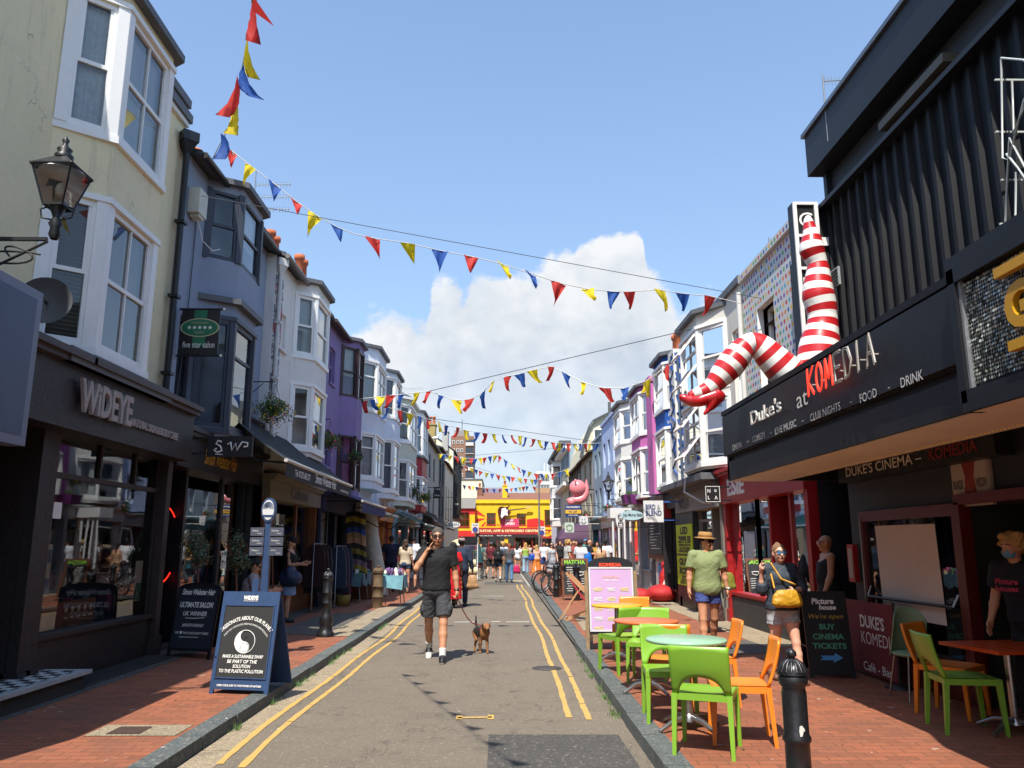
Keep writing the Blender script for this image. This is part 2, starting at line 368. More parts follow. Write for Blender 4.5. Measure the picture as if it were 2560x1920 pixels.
yline('yellow_line_left', lambda y: -2.12+wob(y), 6.4, 24, seed=1); yline('yellow_line_left', lambda y: -1.93+wob(y), 6.3, 24.3, seed=2)
yline('yellow_line_right', lambda y: xk(y)-.30-.008*max(0, y-8)+wob(y)*.6, 7.9, 34.5, seed=3); yline('yellow_line_right', lambda y: xk(y)-.48-.008*max(0, y-8)+wob(y)*.6, 8.0, 34.5, seed=4)
b = MB()
for a, c, d_, e_ in ((-.08, 1.02, 2.5, 7.3), (-2.3, -.55, 2.5, 6.22)):
    b.quad((a, d_, .004), (c+.05, d_, .004), (c, e_, .004), (a-.02, e_+.02, .004), PATCHM)
b.build('road_patch', kind='structure')
b = MB()      # worn marks
b.quad((-.42, 8.1, .006), (-.36, 8.1, .006), (-.36, 7.92, .006), (-.42, 7.92, .006), PAINT); b.quad((-.40, 8.03, .006), (-.08, 8.05, .006), (-.08, 7.99, .006), (-.4, 7.97, .006), PAINT); b.quad((-.12, 8.12, .006), (-.06, 8.12, .006), (-.06, 7.92, .006), (-.12, 7.92, .006), PAINT)
b.build('road_marking', kind='structure')
b = MB()
for k, (x0, x1, y) in enumerate(((-1.0, -.55, 17.6), (-.2, .0, 17.7), (.12, .62, 17.6), (-.6, .1, 26.5))): b.quad((x0, y, .006), (x1, y, .006), (x1, y+.13, .006), (x0, y+.1, .006), WPAINT)
for i in range(26):
    y = 33+i*.62; b.quad((1.14, y, .006), (1.22, y, .006), (1.22, y+.36, .006), (1.14, y+.36, .006), WPAINT)
b.quad((.55, 36.4, .006), (1.0, 36.4, .006), (1.0, 39, .006), (.55, 39, .006), STONE)
b.build('white_marking', kind='structure')
b = MB(); b.quad((-.7, 34.6, .004), (1.1, 34.6, .004), (1.1, 37.2, .004), (-.7, 37.2, .004), GRY); b.build('road_patch', kind='structure')
# pavement details: building-side slabs, stone crossing, service covers
b = MB(); b.quad((-5.4, 5, PH+.004), (-4.35, 5, PH+.004), (-4.35, 30, PH+.004), (-5.4, 30, PH+.004), GRY)
b.quad((-4.0, 14.5, PH+.006), (-2.75, 14.0, PH+.006), (-2.75, 20.2, PH+.006), (-4.0, 18.0, PH+.006), GRY)
b.quad((-3.0, 14.0, PH+.008), (-2.57, 14.0, PH+.008), (-2.57, 20.6, PH+.008), (-3.0, 20.6, PH+.008), STONE)
b.quad((1.5, 14.9, PH+.004), (2.6, 14.9, PH+.004), (2.6, 18, PH+.004), (1.6, 18, PH+.004), STONE); b.quad((4.0, 12.5, PH+.004), (4.7, 12.5, PH+.004), (4.9, 30, PH+.004), (4.2, 30, PH+.004), STONE)
b.quad((2.2, 12.4, PH+.005), (3.2, 11.6, PH+.005), (4.1, 11.9, PH+.005), (4.0, 13.4, PH+.005), GRY)
b.build('paving_slabs', kind='structure')
b = MB(); m = M('cover_frame', '#a48a74', .8); p = at(1090/3.19+0, 1400+1440/3.19, z=PH); 
b.quad((-3.35, 6.85, PH+.005), (-2.62, 6.85, PH+.005), (-2.62, 7.25, PH+.005), (-3.35, 7.25, PH+.005), STONE)
b.quad((-3.2, 6.9, PH+.009), (-2.93, 6.9, PH+.009), (-2.93, 7.17, PH+.009), (-3.2, 7.17, PH+.009), M('iron_cover', '#4a3a30', .6, bump=.5))
b.build('service_cover', kind='structure')
b = MB(); m = M('grate_iron', '#3b3a38', .6)
for i in range(44): b.box(-4.85, -4.5, 8.95+i*.062, 8.975+i*.062, PH+.004, PH+.02, m)
b.box(-4.87, -4.85, 8.9, 11.7, PH+.004, PH+.022, m); b.box(-4.5, -4.48, 8.9, 11.7, PH+.004, PH+.022, m); b.build('cellar_grating', kind='structure')
b = MB()
for i, (x, y) in enumerate([(.62, 11.1)]):
    b.lathe((x, y, .005), [(0, .001), (.2, .001), (.2, 0)], M('iron_dark', '#45413c', .7), 20)
b.build('road_cover', kind='structure')
# ================================================================ house builder
def stucco(name, col, dirt='#6a6a58', crack=True, amt=.4):
    def f(t, co, bs):
        o = co.outputs['Object']; n = node(t, 'ShaderNodeTexNoise', {'Vector': o, 'Scale': 1.4, 'Detail': 7, 'Roughness': .6}); mp = node(t, 'ShaderNodeMapping', {0: o, 3: (4, 4, .5)}); s_ = node(t, 'ShaderNodeTexNoise', {'Vector': mp.outputs[0], 'Scale': 1, 'Detail': 9, 'Roughness': .7}); k = node(t, 'ShaderNodeTexNoise', {'Vector': o, 'Scale': 9, 'Detail': 6})
        c = mixc(t, mapr(t, n.outputs[0], .35, .7, 0, .22), col, mixc(t, .5, col, '#8a8a80')); c = mixc(t, mapr(t, s_.outputs[0], .55, .78, 0, amt), c, dirt); c = mixc(t, mapr(t, k.outputs[0], .70, .76, 0, .35), c, '#a8a69c')
        if crack:
            v = node(t, 'ShaderNodeTexVoronoi', {'Scale': .8}, feature='DISTANCE_TO_EDGE'); wv = node(t, 'ShaderNodeVectorMath', {0: o}, operation='ADD'); nn = node(t, 'ShaderNodeTexNoise', {'Vector': o, 'Scale': 3, 'Detail': 7}); t.links.new(nn.outputs['Color'], wv.inputs[1]); t.links.new(wv.outputs[0], v.inputs['Vector'])
            m = node(t, 'ShaderNodeMath', {0: mapr(t, v.outputs['Distance'], 0, .006, .8, 0), 1: mapr(t, n.outputs[0], .52, .6, 0, 1)}, operation='MULTIPLY'); c = mixc(t, m.outputs[0], c, '#4a463a')
        fb = node(t, 'ShaderNodeTexNoise', {'Vector': o, 'Scale': 45, 'Detail': 5}); h = node(t, 'ShaderNodeMath', {0: fb.outputs[0], 1: node(t, 'ShaderNodeMath', {0: k.outputs[0], 1: 1.6}, operation='MULTIPLY').outputs[0]}, operation='ADD'); bp = node(t, 'ShaderNodeBump', {'Strength': .3, 'Distance': .02, 'Height': h.outputs[0]}); t.links.new(bp.outputs[0], bs.inputs['Normal']); return c
    return patt(name, f, .85)
WHITE = M('white_gloss', '#e8e8e4', .45, .04, 8, .05, spec=.5, streak=.08)
SLATE = M('slate', '#4a4d52', .7, .25, 9, .4, 30); TILE = M('clay_tile', '#7d5340', .85, .35, 7, .6, 25)
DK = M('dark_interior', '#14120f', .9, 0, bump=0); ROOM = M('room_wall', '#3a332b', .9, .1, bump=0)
BLACKP = M('black_paint', '#17181b', .45, .15, 6, .1); LEAD = M('lead', '#5a5c60', .6, .2, 4, .2)
POT = M('terracotta', '#b5613c', .8, .2, 6, .2); CURT = M('net_curtain', '#e2e4e4', .9, .15, 14, 0); BLIND = M('white_slats', '#e2e4e4', .7, .05, bump=0)
WOODSL = M('brown_slats', '#6b4a30', .6, .2, bump=0)
def panel(b, T, L_, z0, z1, holes, m, rev=.12, mr=None, top=None):
    us = sorted({0., L_, *[h[0] for h in holes], *[h[1] for h in holes]}); zs = sorted({z0, z1, *[h[2] for h in holes], *[h[3] for h in holes]})
    us = [q for q in us if 0 <= q <= L_]; zs = [q for q in zs if z0 <= q <= z1]
    for a, c in zip(us, us[1:]):
        for e, g in zip(zs, zs[1:]):
            x, y = (a+c)/2, (e+g)/2
            if any(h[0] < x < h[1] and h[2] < y < h[3] for h in holes): continue
            b.add([T(a, 0, e), T(c, 0, e), T(c, 0, g), T(a, 0, g)], [(0, 1, 2, 3)], m)
    for h in holes:
        a, c, e, g = h[:4]
        for p, q in (((a, e), (a, g)), ((c, e), (c, g)), ((a, e), (c, e)), ((a, g), (c, g))):
            b.add([T(p[0], 0, p[1]), T(q[0], 0, q[1]), T(q[0], -rev, q[1]), T(p[0], -rev, p[1])], [(0, 1, 2, 3)], mr or m)
def window(par, T, a, c, z0, z1, fm, style='sash', rev=.1, curt=None, bars=0, sill=True, glass=None, open_=0, name='window'):
    b = MB(); w_ = .055; n0, n1 = -rev, -rev+.05
    b.tb(T, a, a+w_, n0, n1, z0, z1, fm); b.tb(T, c-w_, c, n0, n1, z0, z1, fm); b.tb(T, a+w_, c-w_, n0, n1, z1-w_, z1, fm); b.tb(T, a+w_, c-w_, n0, n1, z0, z0+w_*1.3, fm)
    zm = (z0+z1)/2
    if style == 'sash':
        b.tb(T, a+w_, c-w_, n0-.02, n1-.01, zm-.025, zm+.025, fm); b.tb(T, a+w_, a+w_+.03, n0+.005, n1-.012, zm, z1, fm); b.tb(T, c-w_-.03, c-w_, n0+.005, n1-.012, zm, z1, fm)
    if style == 'cross': b.tb(T, a+w_, c-w_, n0, n1-.01, z0+(z1-z0)*.68, z0+(z1-z0)*.68+.05, fm)
    for i in range(bars):
        u = a+(c-a)*(i+1)/(bars+1); b.tb(T, u-.012, u+.012, n0+.01, n1-.012, z0+w_, z1-w_, fm)
    if sill: b.tb(T, a-.04, c+.04, n0, .05 if rev < .2 else -.02, z0-.06, z0, fm)
    o = b.build(name, par)
    g = MB(); n = n0+.012; g.quad(T(a+w_, n, z0+w_), T(c-w_, n, z0+w_), T(c-w_, n, z1-w_), T(a+w_, n, z1-w_), glass or GLASS); g.build('pane', o)
    if curt:
        g = MB(); n = n0-.07
        if curt in ('slats', 'brown', 'black'):
            m = {'slats': BLIND, 'brown': WOODSL, 'black': M('grey_slats', '#8f8e8a', .6, 0, bump=0)}[curt]; z = z0+.04; st = .05
            while z < z1-.04: g.add([T(a+.03, n-.02, z), T(c-.03, n-.02, z), T(c-.03, n+.018, z+.034), T(a+.03, n+.018, z+.034)], [(0, 1, 2, 3)], m); z += st
            g.build('blind', o)
        else:
            m = curt if not isinstance(curt, str) else {'net': CURT, 'full': CURT, 'half': CURT, 'blind': BLIND}[curt]; k = 18
            rngs = [(a+.03, a+(c-a)*.33), (a+(c-a)*.67, c-.03)] if curt == 'net' else [(a+.03, c-.03)]
            zb = zm-.1 if curt == 'half' else z0+.03
            for (p, q) in rngs:
                vs = []
                for i in range(k+1):
                    u = p+(q-p)*i/k; nn = n+(0 if curt in ('blind', 'half') else .018*math.sin(i*2.1))
                    vs += [T(u, nn, zb), T(u, nn, z1-.03)]
                g.add(vs, [(2*i, 2*i+2, 2*i+3, 2*i+1) for i in range(k)], m, True)
            g.build('curtain', o)
    return o
def sub(T, P, Q):
    d = Vector((Q[0]-P[0], Q[1]-P[1])); L_ = d.length; d /= L_; n = Vector((-d[1], d[0]))
    if n[1] < 0 and abs(n[1]) > 1e-6 or (abs(n[1]) < 1e-6 and False): n = -n
    return (lambda u, nn, z: T(P[0]+d[0]*u+n[0]*nn, P[1]+d[1]*u+n[1]*nn, z)), L_
def bay(par, T, a, c, cant, p, z0, z1, levels, wm_, fm, top='flat', curts=None, mar=.05, bars=(0, 1), style='sash', corn=True, near='sash', openw=None):
    pts = [(a, 0), (a+cant, p), (c-cant, p), (c, 0)]; b = MB(); wins = []
    for k in range(3):
        P, Q = pts[k], pts[k+1]; T2, L_ = sub(T, P, Q)
        if k == 0 and False: pass
        holes = [(mar, L_-mar, e, g) for (e, g) in levels]
        panel(b, T2, L_, z0, z1, holes, wm_, .06, fm)
        for (e, g) in levels: b.tb(T2, -.01, mar+.012, .0, .028, e-.012, g+.02, fm); b.tb(T2, L_-mar-.012, L_+.01, .0, .028, e-.012, g+.02, fm)
        for i, (e, g) in enumerate(levels): wins.append((T2, mar, L_-mar, e, g, k, i))
    b.add([T(*q, z0) for q in pts], [(0, 1, 2, 3)], wm_); b.add([T(*q, z1) for q in pts], [(0, 1, 2, 3)], wm_)
    if corn:
        for (e, g) in levels:
            for z, h_, e_ in ((e-.10, .09, .05), (g+.02, .07, .05)):
                q2 = [(a-.02, 0), (a+cant-.02, p+e_), (c-cant+.02, p+e_), (c+.02, 0)]; q2i = [(a+.001, .0), (a+cant+.001, p-.03), (c-cant-.001, p-.03), (c-.001, 0)]
                n = 4; vs = [T(*q, z) for q in q2]+[T(*q, z+h_) for q in q2]
                b.add(vs, [(i, i+1, n+i+1, n+i) for i in range(3)]+[(0, 1, 2, 3), (4, 5, 6, 7)], fm)
    q3 = [(a-.08, -.02), (a+cant-.08, p+.12), (c-cant+.08, p+.12), (c+.08, -.02)]
    vs = [T(*q, z1) for q in q3]+[T(*q, z1+.10) for q in q3]
    b.add(vs, [(0, 1, 5, 4), (1, 2, 6, 5), (2, 3, 7, 6), (0, 3, 2, 1), (4, 5, 6, 7)], LEAD if top == 'flat' else fm)
    if top == 'hip':
        pk = T((a+c)/2, -.3, z1+.75); e = [Vector(T(*q, z1+.10)) for q in q3]; b.add([*e, pk], [(0, 1, 4), (1, 2, 4), (2, 3, 4)], SLATE)
    o = b.build('bay', par)
    for (T2, p0, p1, e, g, k, i) in wins:
        cu = (curts or {}).get((k, i), (curts or {}).get(k))
        window(par, T2, p0, p1, e, g, fm, near if k == 0 else style, .05, cu, bars[1] if k == 1 and (p1-p0) > .75 else bars[0], sill=False)
    return o
def shell(par, T, L_, top, wm_, front=(), sidem=None, depth=7, z0=.0, rev=.12, roof='pitch', rh=1.5, slab=3.15, eave=.18, rmat=None, gut=None, front_z0=None, mr=None, side=True):
    b = MB(); panel(b, T, L_, front_z0 if front_z0 is not None else z0, top, list(front), wm_, rev, mr)
    for u in (0, L_): b.add([T(u, 0, z0), T(u, -depth, z0), T(u, -depth, top), T(u, 0, top)]+([T(u, -depth/2, top+rh-.05)] if roof == 'pitch' else []), [(0, 1, 2, 3)]+([(3, 2, 4)] if roof == 'pitch' else []), sidem or wm_)
    b.add([T(0, -depth, z0), T(L_, -depth, z0), T(L_, -depth, top), T(0, -depth, top)], [(0, 1, 2, 3)], wm_)
    b.build('wall', par)
    g = MB()
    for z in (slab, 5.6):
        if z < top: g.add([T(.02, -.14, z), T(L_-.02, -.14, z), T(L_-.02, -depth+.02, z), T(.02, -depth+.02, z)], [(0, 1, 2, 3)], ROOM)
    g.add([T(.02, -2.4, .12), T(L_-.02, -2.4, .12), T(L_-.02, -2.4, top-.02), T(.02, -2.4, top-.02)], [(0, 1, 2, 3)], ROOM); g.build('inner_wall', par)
    r = MB(); rm = rmat or SLATE
    if roof == 'pitch':
        for s0, s1 in ((eave, -depth/2), (-depth-.1, -depth/2)):
            za = top-.02 if s0 > 0 else top
            r.hexa([T(-.0, s0, za), T(L_, s0, za), T(L_, s1, top+rh), T(0, s1, top+rh), T(0, s0, za+.09), T(L_, s0, za+.09), T(L_, s1, top+rh+.09), T(0, s1, top+rh+.09)], rm)
    else:
        r.tb(T, 0, L_, -depth, -.25, top-.12, top-.02, LEAD); r.tb(T, -.0, L_, -.25, .07, top-.02, top+.12, wm_ if roof == 'parapet' else rm)
    ro = r.build('roof', par)
    if gut:
        g = MB(); g.tube([T(0, eave+.05, top-.02), T(L_, eave+.05, top-.02)], .055, gut, 8); g.build('gutter', par)
    return ro
def chimney(ro, T, u, n, z, w_, h_, m, pots=3, d_=.5, ph=.45, pm=None):
    b = MB(); b.tb(T, u-w_/2, u+w_/2, n-d_/2, n+d_/2, z, z+h_, m); b.tb(T, u-w_/2-.05, u+w_/2+.05, n-d_/2-.05, n+d_/2+.05, z+h_, z+h_+.1, m)
    o = b.build('chimney', ro)
    for i in range(pots):
        q = T(u-w_/2+w_*(i+.5)/pots, n, z+h_+.1); bb = MB(); r_ = min(.13, w_/pots*.42)
        bb.lathe(q, [(r_*1.1, 0), (r_*.95, .04), (r_*.85, ph*.8), (r_*1.15, ph*.85), (r_*1.15, ph), (r_*.8, ph), (r_*.8, ph-.1)], pm or POT, 12); bb.build('chimney_pot', o)
    return o
def pipe(par, pts, r, m, name='drainpipe', hopper=False):
    b = MB(); b.tube(pts, r, m, 8)
    for i, p in enumerate(pts):
        pass
    zs = sorted(p[2] for p in pts); z = zs[0]+.5
    if abs(pts[0][0]-pts[-1][0]) < .3:
        while z < zs[-1]-.3: b.box(pts[0][0]-r*1.5, pts[0][0]+r*1.5, pts[0][1]-r*1.5, pts[0][1]+r*1.5, z, z+.05, m); z += 1.2
    if hopper: p = pts[0]; b.lathe((p[0], p[1], p[2]-.25), [(r, 0), (r*3.2, .22), (r*3.6, .22), (r*3.6, .38)], m, 4, False)
    b.build(name, par)
STOCK = ['#8c2f2a', '#c9b48a', '#3c5a7a', '#d8d4c8', '#5a7a4a', '#c07838', '#6a4a7a', '#222830', '#b04a6a', '#4a8a8a']
def shopfront(par, T, u0, u1, z1, fh, fm, cols, stall=.55, fproj=.14, divs=None, door=None, cornice=None, glass=None, sm=None, pil=.16, goods=True, transom=None, seed=1):
    """ground floor: stallriser, glazing, mullions, door, fascia; z1 = underside of the fascia"""
    z0 = PH; b = MB(); sm = sm or fm; wm_ = cols
    divs = divs or [u0+pil, u1-pil]
    b.tb(T, u0, u0+pil, -.25, .07, z0, z1, sm); b.tb(T, u1-pil, u1, -.25, .07, z0, z1, sm)
    b.tb(T, u0-.03, u0+pil+.03, -.2, .10, z0, z0+.25, sm); b.tb(T, u1-pil-.03, u1+.03, -.2, .10, z0, z0+.25, sm)
    for a, c in zip(divs, divs[1:]):
        isd = door and door[0] <= (a+c)/2 <= door[1]
        n = -.7 if isd else -.04
        zb = z0+.08 if isd else z0+stall
        if not isd: b.tb(T, a, c, -.12, 0, z0, zb-.001, sm); b.tb(T, a, c, -.12, .05, zb-.001, zb+.05, sm)
        else:
            b.tb(T, a, a+.03, n, -.04, z0, z1, sm); b.tb(T, c-.03, c, n, -.04, z0, z1, sm); b.tb(T, a, c, n, .05, z0, z0+.05, M('tile_step', '#3a3632', .6))
        b.tb(T, a, a+.06, n-.07, n, zb+.05, z1, wm_); b.tb(T, c-.06, c, n-.07, n, zb+.05, z1, wm_)
        if transom: b.tb(T, a+.06, c-.06, n-.07, n, transom, transom+.06, wm_)
    b.build('shopfront', par)
    if goods:
        g = MB(); rr = random.Random(seed)
        g.tb(T, u0+pil, u1-pil, -2.3, -.15, z0, z0+.05, M('shop_floor', '#5a4a3a', .7))
        if not (door): g.tb(T, u0+pil, u1-pil, -.8, -.14, z0+stall-.04, z0+stall, M('display_shelf', '#8a6a48', .7))
        for i in range(int((u1-u0)*(70 if seed in (21, 3) else 18))):
            u = rr.uniform(u0+.3, u1-.3); n = rr.choice([-.45, -.7, -1.4, -1.9, -2.2] if seed != 21 else [-.25, -.3, -.35, -.5])
            if door and door[0]-.1 < u < door[1]+.1: n = -2.2
            z = z0+(stall if n > -1 and seed != 21 else rr.choice([.5, .9, 1.3, 1.7, 2.0])); hh = rr.uniform(.08, .38); ww = rr.uniform(.06, .22)
            g.tb(T, u, u+ww, n-.12, n, z, z+hh, M('stock_'+str(rr.randrange(10)), STOCK[rr.randrange(10)], .7, .1, bump=0))
        for k in range(10): M('stock_'+str(k), STOCK[k])
        for i, z in enumerate((.5, .9, 1.3, 1.7, 2.0)): g.tb(T, u0+.2, u1-.2, -2.38, -2.0, z0+z-.03, z0+z, M('display_shelf', '#8a6a48', .7))
        g.build('window_display', par, kind='stuff')
    for a, c in zip(divs, divs[1:]):
        isd = door and door[0] <= (a+c)/2 <= door[1]; n = -.735 if isd else -.075
        g = MB(); g.quad(T(a+.05, n, z0+(.12 if isd else stall+.04)), T(c-.05, n, z0+(.12 if isd else stall+.04)), T(c-.05, n, z1), T(a+.05, n, z1), glass or GLASS)
        o = g.build('door' if isd else 'shop_pane', par)
        if isd:
            h = MB(); h.tb(T, a+.12, a+.15, n, n+.07, 1.0, 1.4, M('steel', '#9a9a98', .3, metal=1, bump=0)); h.build('handle', o)
    f = MB(); f.tb(T, u0, u1, -.2, fproj, z1, z1+fh, fm)
    cm = cornice or fm; f.tb(T, u0-.03, u1+.03, -.15, fproj+.13, z1+fh, z1+fh+.07, cm); f.tb(T, u0-.02, u1+.02, -.15, fproj+.08, z1+fh-.06, z1+fh, cm)
    f.build('fascia', par)
def house(name, label, side, X, y0, y1, cat='house', group=None):
    T = fr((X, y0), (0, 1), (1 if side < 0 else -1, 0)); return root(name, (X, (y0+y1)/2, 0), label, cat, group), T
def letters(par, T, body, u, n, z, m, w=None, h=None, side=-1, name='lettering', rev=None, **k):
    """lettering on a facade; u is the street coordinate where reading starts"""
    s = 1 if side < 0 else -1                                       # left facades read away from the camera, right ones towards it
    b = MB(); O = T(u, n, z); A = Vector(T(u+s, n, z))-Vector(O); b.text(body, O, A, (0, 0, 1), m, w, h, **k); return b.build(name, par)
# ================================================================ LEFT side of the street
CREAM = stucco('cream_stucco', '#e8dcb4')
BLUEG = stucco('blue_grey_stucco', '#8a96aa', '#5a5f6c', False, .3); GREYF = M('grey_frame', '#3a3f4a', .5, .08, 6, .05)
WST = stucco('white_stucco', '#dedcd6', '#77756c'); PURP = M('purple_stucco', '#80709f', .8, .08, 3, .2, 40, streak=.12)
BROWNF = M('brown_frame', '#3a2222', .5, .15, 6, .1); PALEB = M('pale_blue_stucco', '#d4dce6', .85, .07, 3, .2, 30, streak=.15)
SAGE = M('sage_stucco', '#c9cbb6', .85, .08, 3, .2, streak=.15); REDP = M('red_paint', '#a3242a', .5, .1, 5, .1)
GRST = stucco('grey_stucco', '#a8a7a0', '#55544e'); DGR = M('dark_grey_stucco', '#4b4d50', .8, .12, 3, .2)
BROWNW = M('dark_timber', '#2b211d', .6, .3, 12, .3, 20); FASC = M('charcoal_boards', '#221c1c', .55, .3, 10, .4, 25)
GOLD = M('gold_letter', '#c98f2a', .4, .1, bump=0); WLET = M('white_letter', '#e6e4de', .5, 0, bump=0); PIPEB = M('black_pipe', '#15161a', .4, .05, bump=0); PIPEW = M('white_pipe', '#c9c9c4', .5, .05, bump=0)
# --- cream house with the skincare shop
h, T = house('house', 'cream stucco house with white two-storey bay above the dark timber shop', -1, -5.1, -4.0, 11.75, group='terrace houses on the left side')
y0 = -4.0; U = lambda y: y-y0
shell(h, T, 15.75, 8.55, CREAM, [], front_z0=3.2, roof='flat', rmat=LEAD); b = MB(); b.tb(T, 0, 15.78, -.1, .10, 8.28, 8.42, LEAD); b.tb(T, 0, 15.75, -.05, .06, 8.2, 8.28, WHITE); b.build('roof_edge', h)
bay(h, T, U(8.3), U(10.45), .42, .5, 3.72, 8.28, [(3.8, 5.5), (6.38, 8.05)], CREAM, WHITE, curts={(0, 0): 'black', (1, 0): 'slats', (0, 1): 'full', (1, 1): 'blind'}, bars=(0, 1), mar=.11)
b = MB(); b.tb(T, U(8.1), U(10.65), -.0, .62, 3.5, 3.66, LEAD); b.build('bay_base', h)
Ts = fr((-4.9, -4.0), (0, 1), (1, 0))
shopfront(h, Ts, U(3.1), U(8.55), 2.82, .74, FASC, BROWNW, stall=.5, fproj=.32, divs=[U(3.3), U(5.0), U(6.8), U(8.39)], door=(U(6.8), U(8.39)), cornice=M('fascia_capping', '#4a4244', .6), goods=False)
shopfront(h, Ts, U(8.55), U(11.75), 2.82, .74, FASC, BROWNW, stall=.52, fproj=.32, divs=[U(8.69), U(11.61)], cornice=MC['fascia_capping'], sm=BROWNW, transom=2.35, seed=3)
for yy in (9.85, 10.8): b = MB(); b.tb(Ts, U(yy), U(yy+.04), -.1, -.04, 2.4, 2.82, BROWNW); b.build('mullion', h)
RUST = M('weathered_letter', '#a39a94', .7, .25, 25, .3)
letters(h, Ts, 'WiDEYE', U(8.42), .40, 3.02, RUST, w=1.2, h=.36, bold=.03, thick=.04, space=.98); letters(h, Ts, 'NATURAL SKIN & BODY CARE', U(9.68), .36, 3.05, RUST, w=1.45, h=.10, bold=.02, thick=.02, space=.9)
b = MB(); # stickers on the glass and an inner display of brown packs
b.quad(Ts(U(8.95), -.06, 1.9), Ts(U(9.12), -.06, 1.9), Ts(U(9.12), -.06, 2.08), Ts(U(8.95), -.06, 2.08), WLET)
b.build('window_sticker', h)
b = MB(); PB = M('poster_blue', '#3d4f9a', .6, .1, bump=0)
for (ya, yb, za, zb, m) in ((8.92, 9.1, 1.05, 1.62, WLET), (8.93, 9.09, 1.07, 1.25, PB), (8.94, 9.08, 1.42, 1.56, PB), (11.2, 11.42, .86, 1.4, WLET), (11.21, 11.41, .87, 1.1, M('poster_green', '#4d9a80', .6, bump=0)), (9.0, 10.2, .64, .98, M('brown_card', '#8a6238', .7, .15)), (9.02, 9.45, .66, .96, M('sunset_card', '#a8705a', .7, .3))):
    n = -.1 if m.name != 'brown_card' else -.11; n += .004*(m in (PB, MC['poster_green'], ))+.004*(m.name == 'sunset_card'); b.quad(Ts(U(ya), n, za), Ts(U(yb), n, za), Ts(U(yb), n, zb), Ts(U(ya), n, zb), m)
for i in range(5):
    u = U(9.52+.14*i); b.prism([(math.cos(q)*.035, math.sin(q)*.035) for q in np.linspace(0, 6.28, 10)[:-1]], Ts(u, -.098, .88), (0, 1, 0), (0, 0, 1), (.001, 0, 0), WLET); b.quad(Ts(u-.04, -.097, .78), Ts(u+.04, -.097, .78), Ts(u+.04, -.097, .8), Ts(u-.04, -.097, .8), WLET)
b.build('poster', h)
pipe(h, [(-4.98, 11.62, 7.9), (-4.98, 11.62, 3.6)], .05, PIPEB, hopper=True)
b = MB(); b.box(-5.0, -4.45, 5.0, 9.0, PH-.02, .26, M('step_stone', '#38352f', .8)); b.build('door_step', h)
def chk(t, co, bs):
    mp = node(t, 'ShaderNodeMapping', {0: co.outputs['Object'], 2: (0, 0, R(0)), 3: (1, 1, 1)}); c = node(t, 'ShaderNodeTexChecker', {'Vector': mp.outputs[0], 'Color1': (.66, .66, .62, 1), 'Color2': (.02, .02, .025, 1), 'Scale': 8.5})
    n = node(t, 'ShaderNodeTexNoise', {'Vector': co.outputs['Object'], 'Scale': 14, 'Detail': 6}); return mixc(t, mapr(t, n.outputs[0], .45, .8, 0, .5), c.outputs[0], '#55524a')
CHK = patt('checker_tiles', chk, .45)
b = MB(); b.box(-5.02, -4.40, 4.6, 9.05, .262, .30, M('marble_edge', '#aeb0ac', .5, .2, 12)); b.quad((-5.02, 4.7, .303), (-4.49, 4.7, .303), (-4.49, 8.95, .303), (-5.02, 8.95, .303), CHK); b.build('tiled_step', h)
# --- blue-grey house with the hair salon
X = -5.0; y0 = 11.75; h, T = house('house', 'blue grey stucco house with dark framed bay over the hair salon', -1, X, y0, 16.1, group='terrace houses on the left side')
hs = [(U(11.95), U(12.6), 3.55, 5.15)]
ro = shell(h, T, 4.35, 7.75, BLUEG, hs, front_z0=3.2, rh=.9, gut=PIPEB, eave=.2)
bay(h, T, U(12.62), U(14.5), .38, .48, 5.6, 7.72, [(6.36, 7.58)], BLUEG, GREYF, curts={1: 'half'}, bars=(0, 0), corn=False, mar=.06)
bay(h, T, U(12.62), U(14.5), .38, .48, 3.3, 5.6, [(3.5, 5.3)], BLUEG, GREYF, bars=(0, 0), corn=True, style='cross', near='cross', mar=.06)
window(h, T, *hs[0], GREYF, 'cross', .12, None)
chimney(ro, T, 3.4, -1.2, 8.0, .9, .9, TILE, 3)
shopfront(h, T, .05, 4.3, 2.78, .55, BLACKP, BLACKP, stall=.45, fproj=.2, divs=[.2, 1.1, 2.8, 4.1], door=(.2, 1.1), seed=8, glass=GLASSD)
letters(h, T, 'Simon Webster Hair', 1.1, .215, 2.9, GOLD, w=1.6, h=.26, shear=.3, bold=.01)
AWB = M('black_canvas', '#232427', .85, .12, 8, .25, 50); PIP = M('awning_bar', '#b9b6b0', .4, .05, bump=0)
def awning(par, T, u0, u1, z1, z0, pr, m, val=.25, mv=None, bar=PIP, name='awning'):
    b = MB(); k = 10; vs = []
    for i in range(k+1):
        f = i/k; z = z1+(z0-z1)*f-.05*math.sin(math.pi*f); n = .12+(pr-.12)*f; vs += [T(u0, n, z), T(u1, n, z)]
    b.add(vs, [(2*i, 2*i+1, 2*i+3, 2*i+2) for i in range(k)], m, True)
    b.quad(T(u0, pr, z0), T(u1, pr, z0), T(u1, pr, z0-val), T(u0, pr, z0-val), mv or m); b.tube([T(u0-.03, pr, z0), T(u1+.03, pr, z0)], .035, bar); b.tube([T(u0, .12, z1), T(u1, .12, z1)], .07, m)
    o = b.build(name, par)
    for u in (u0+.25, u1-.25): g = MB(); g.tube([T(u, .1, z1-.45), T(u, pr*.55, z0+.02), T(u, pr-.03, z0-.02)], .02, PIPEB, 6); g.build('awning_arm', o)
    return o
aw = awning(h, fr((-5.0, 11.75), (0, 1), (1, 0)), 1.95, 8.0, 4.0, 3.05, 1.3, AWB, .28)
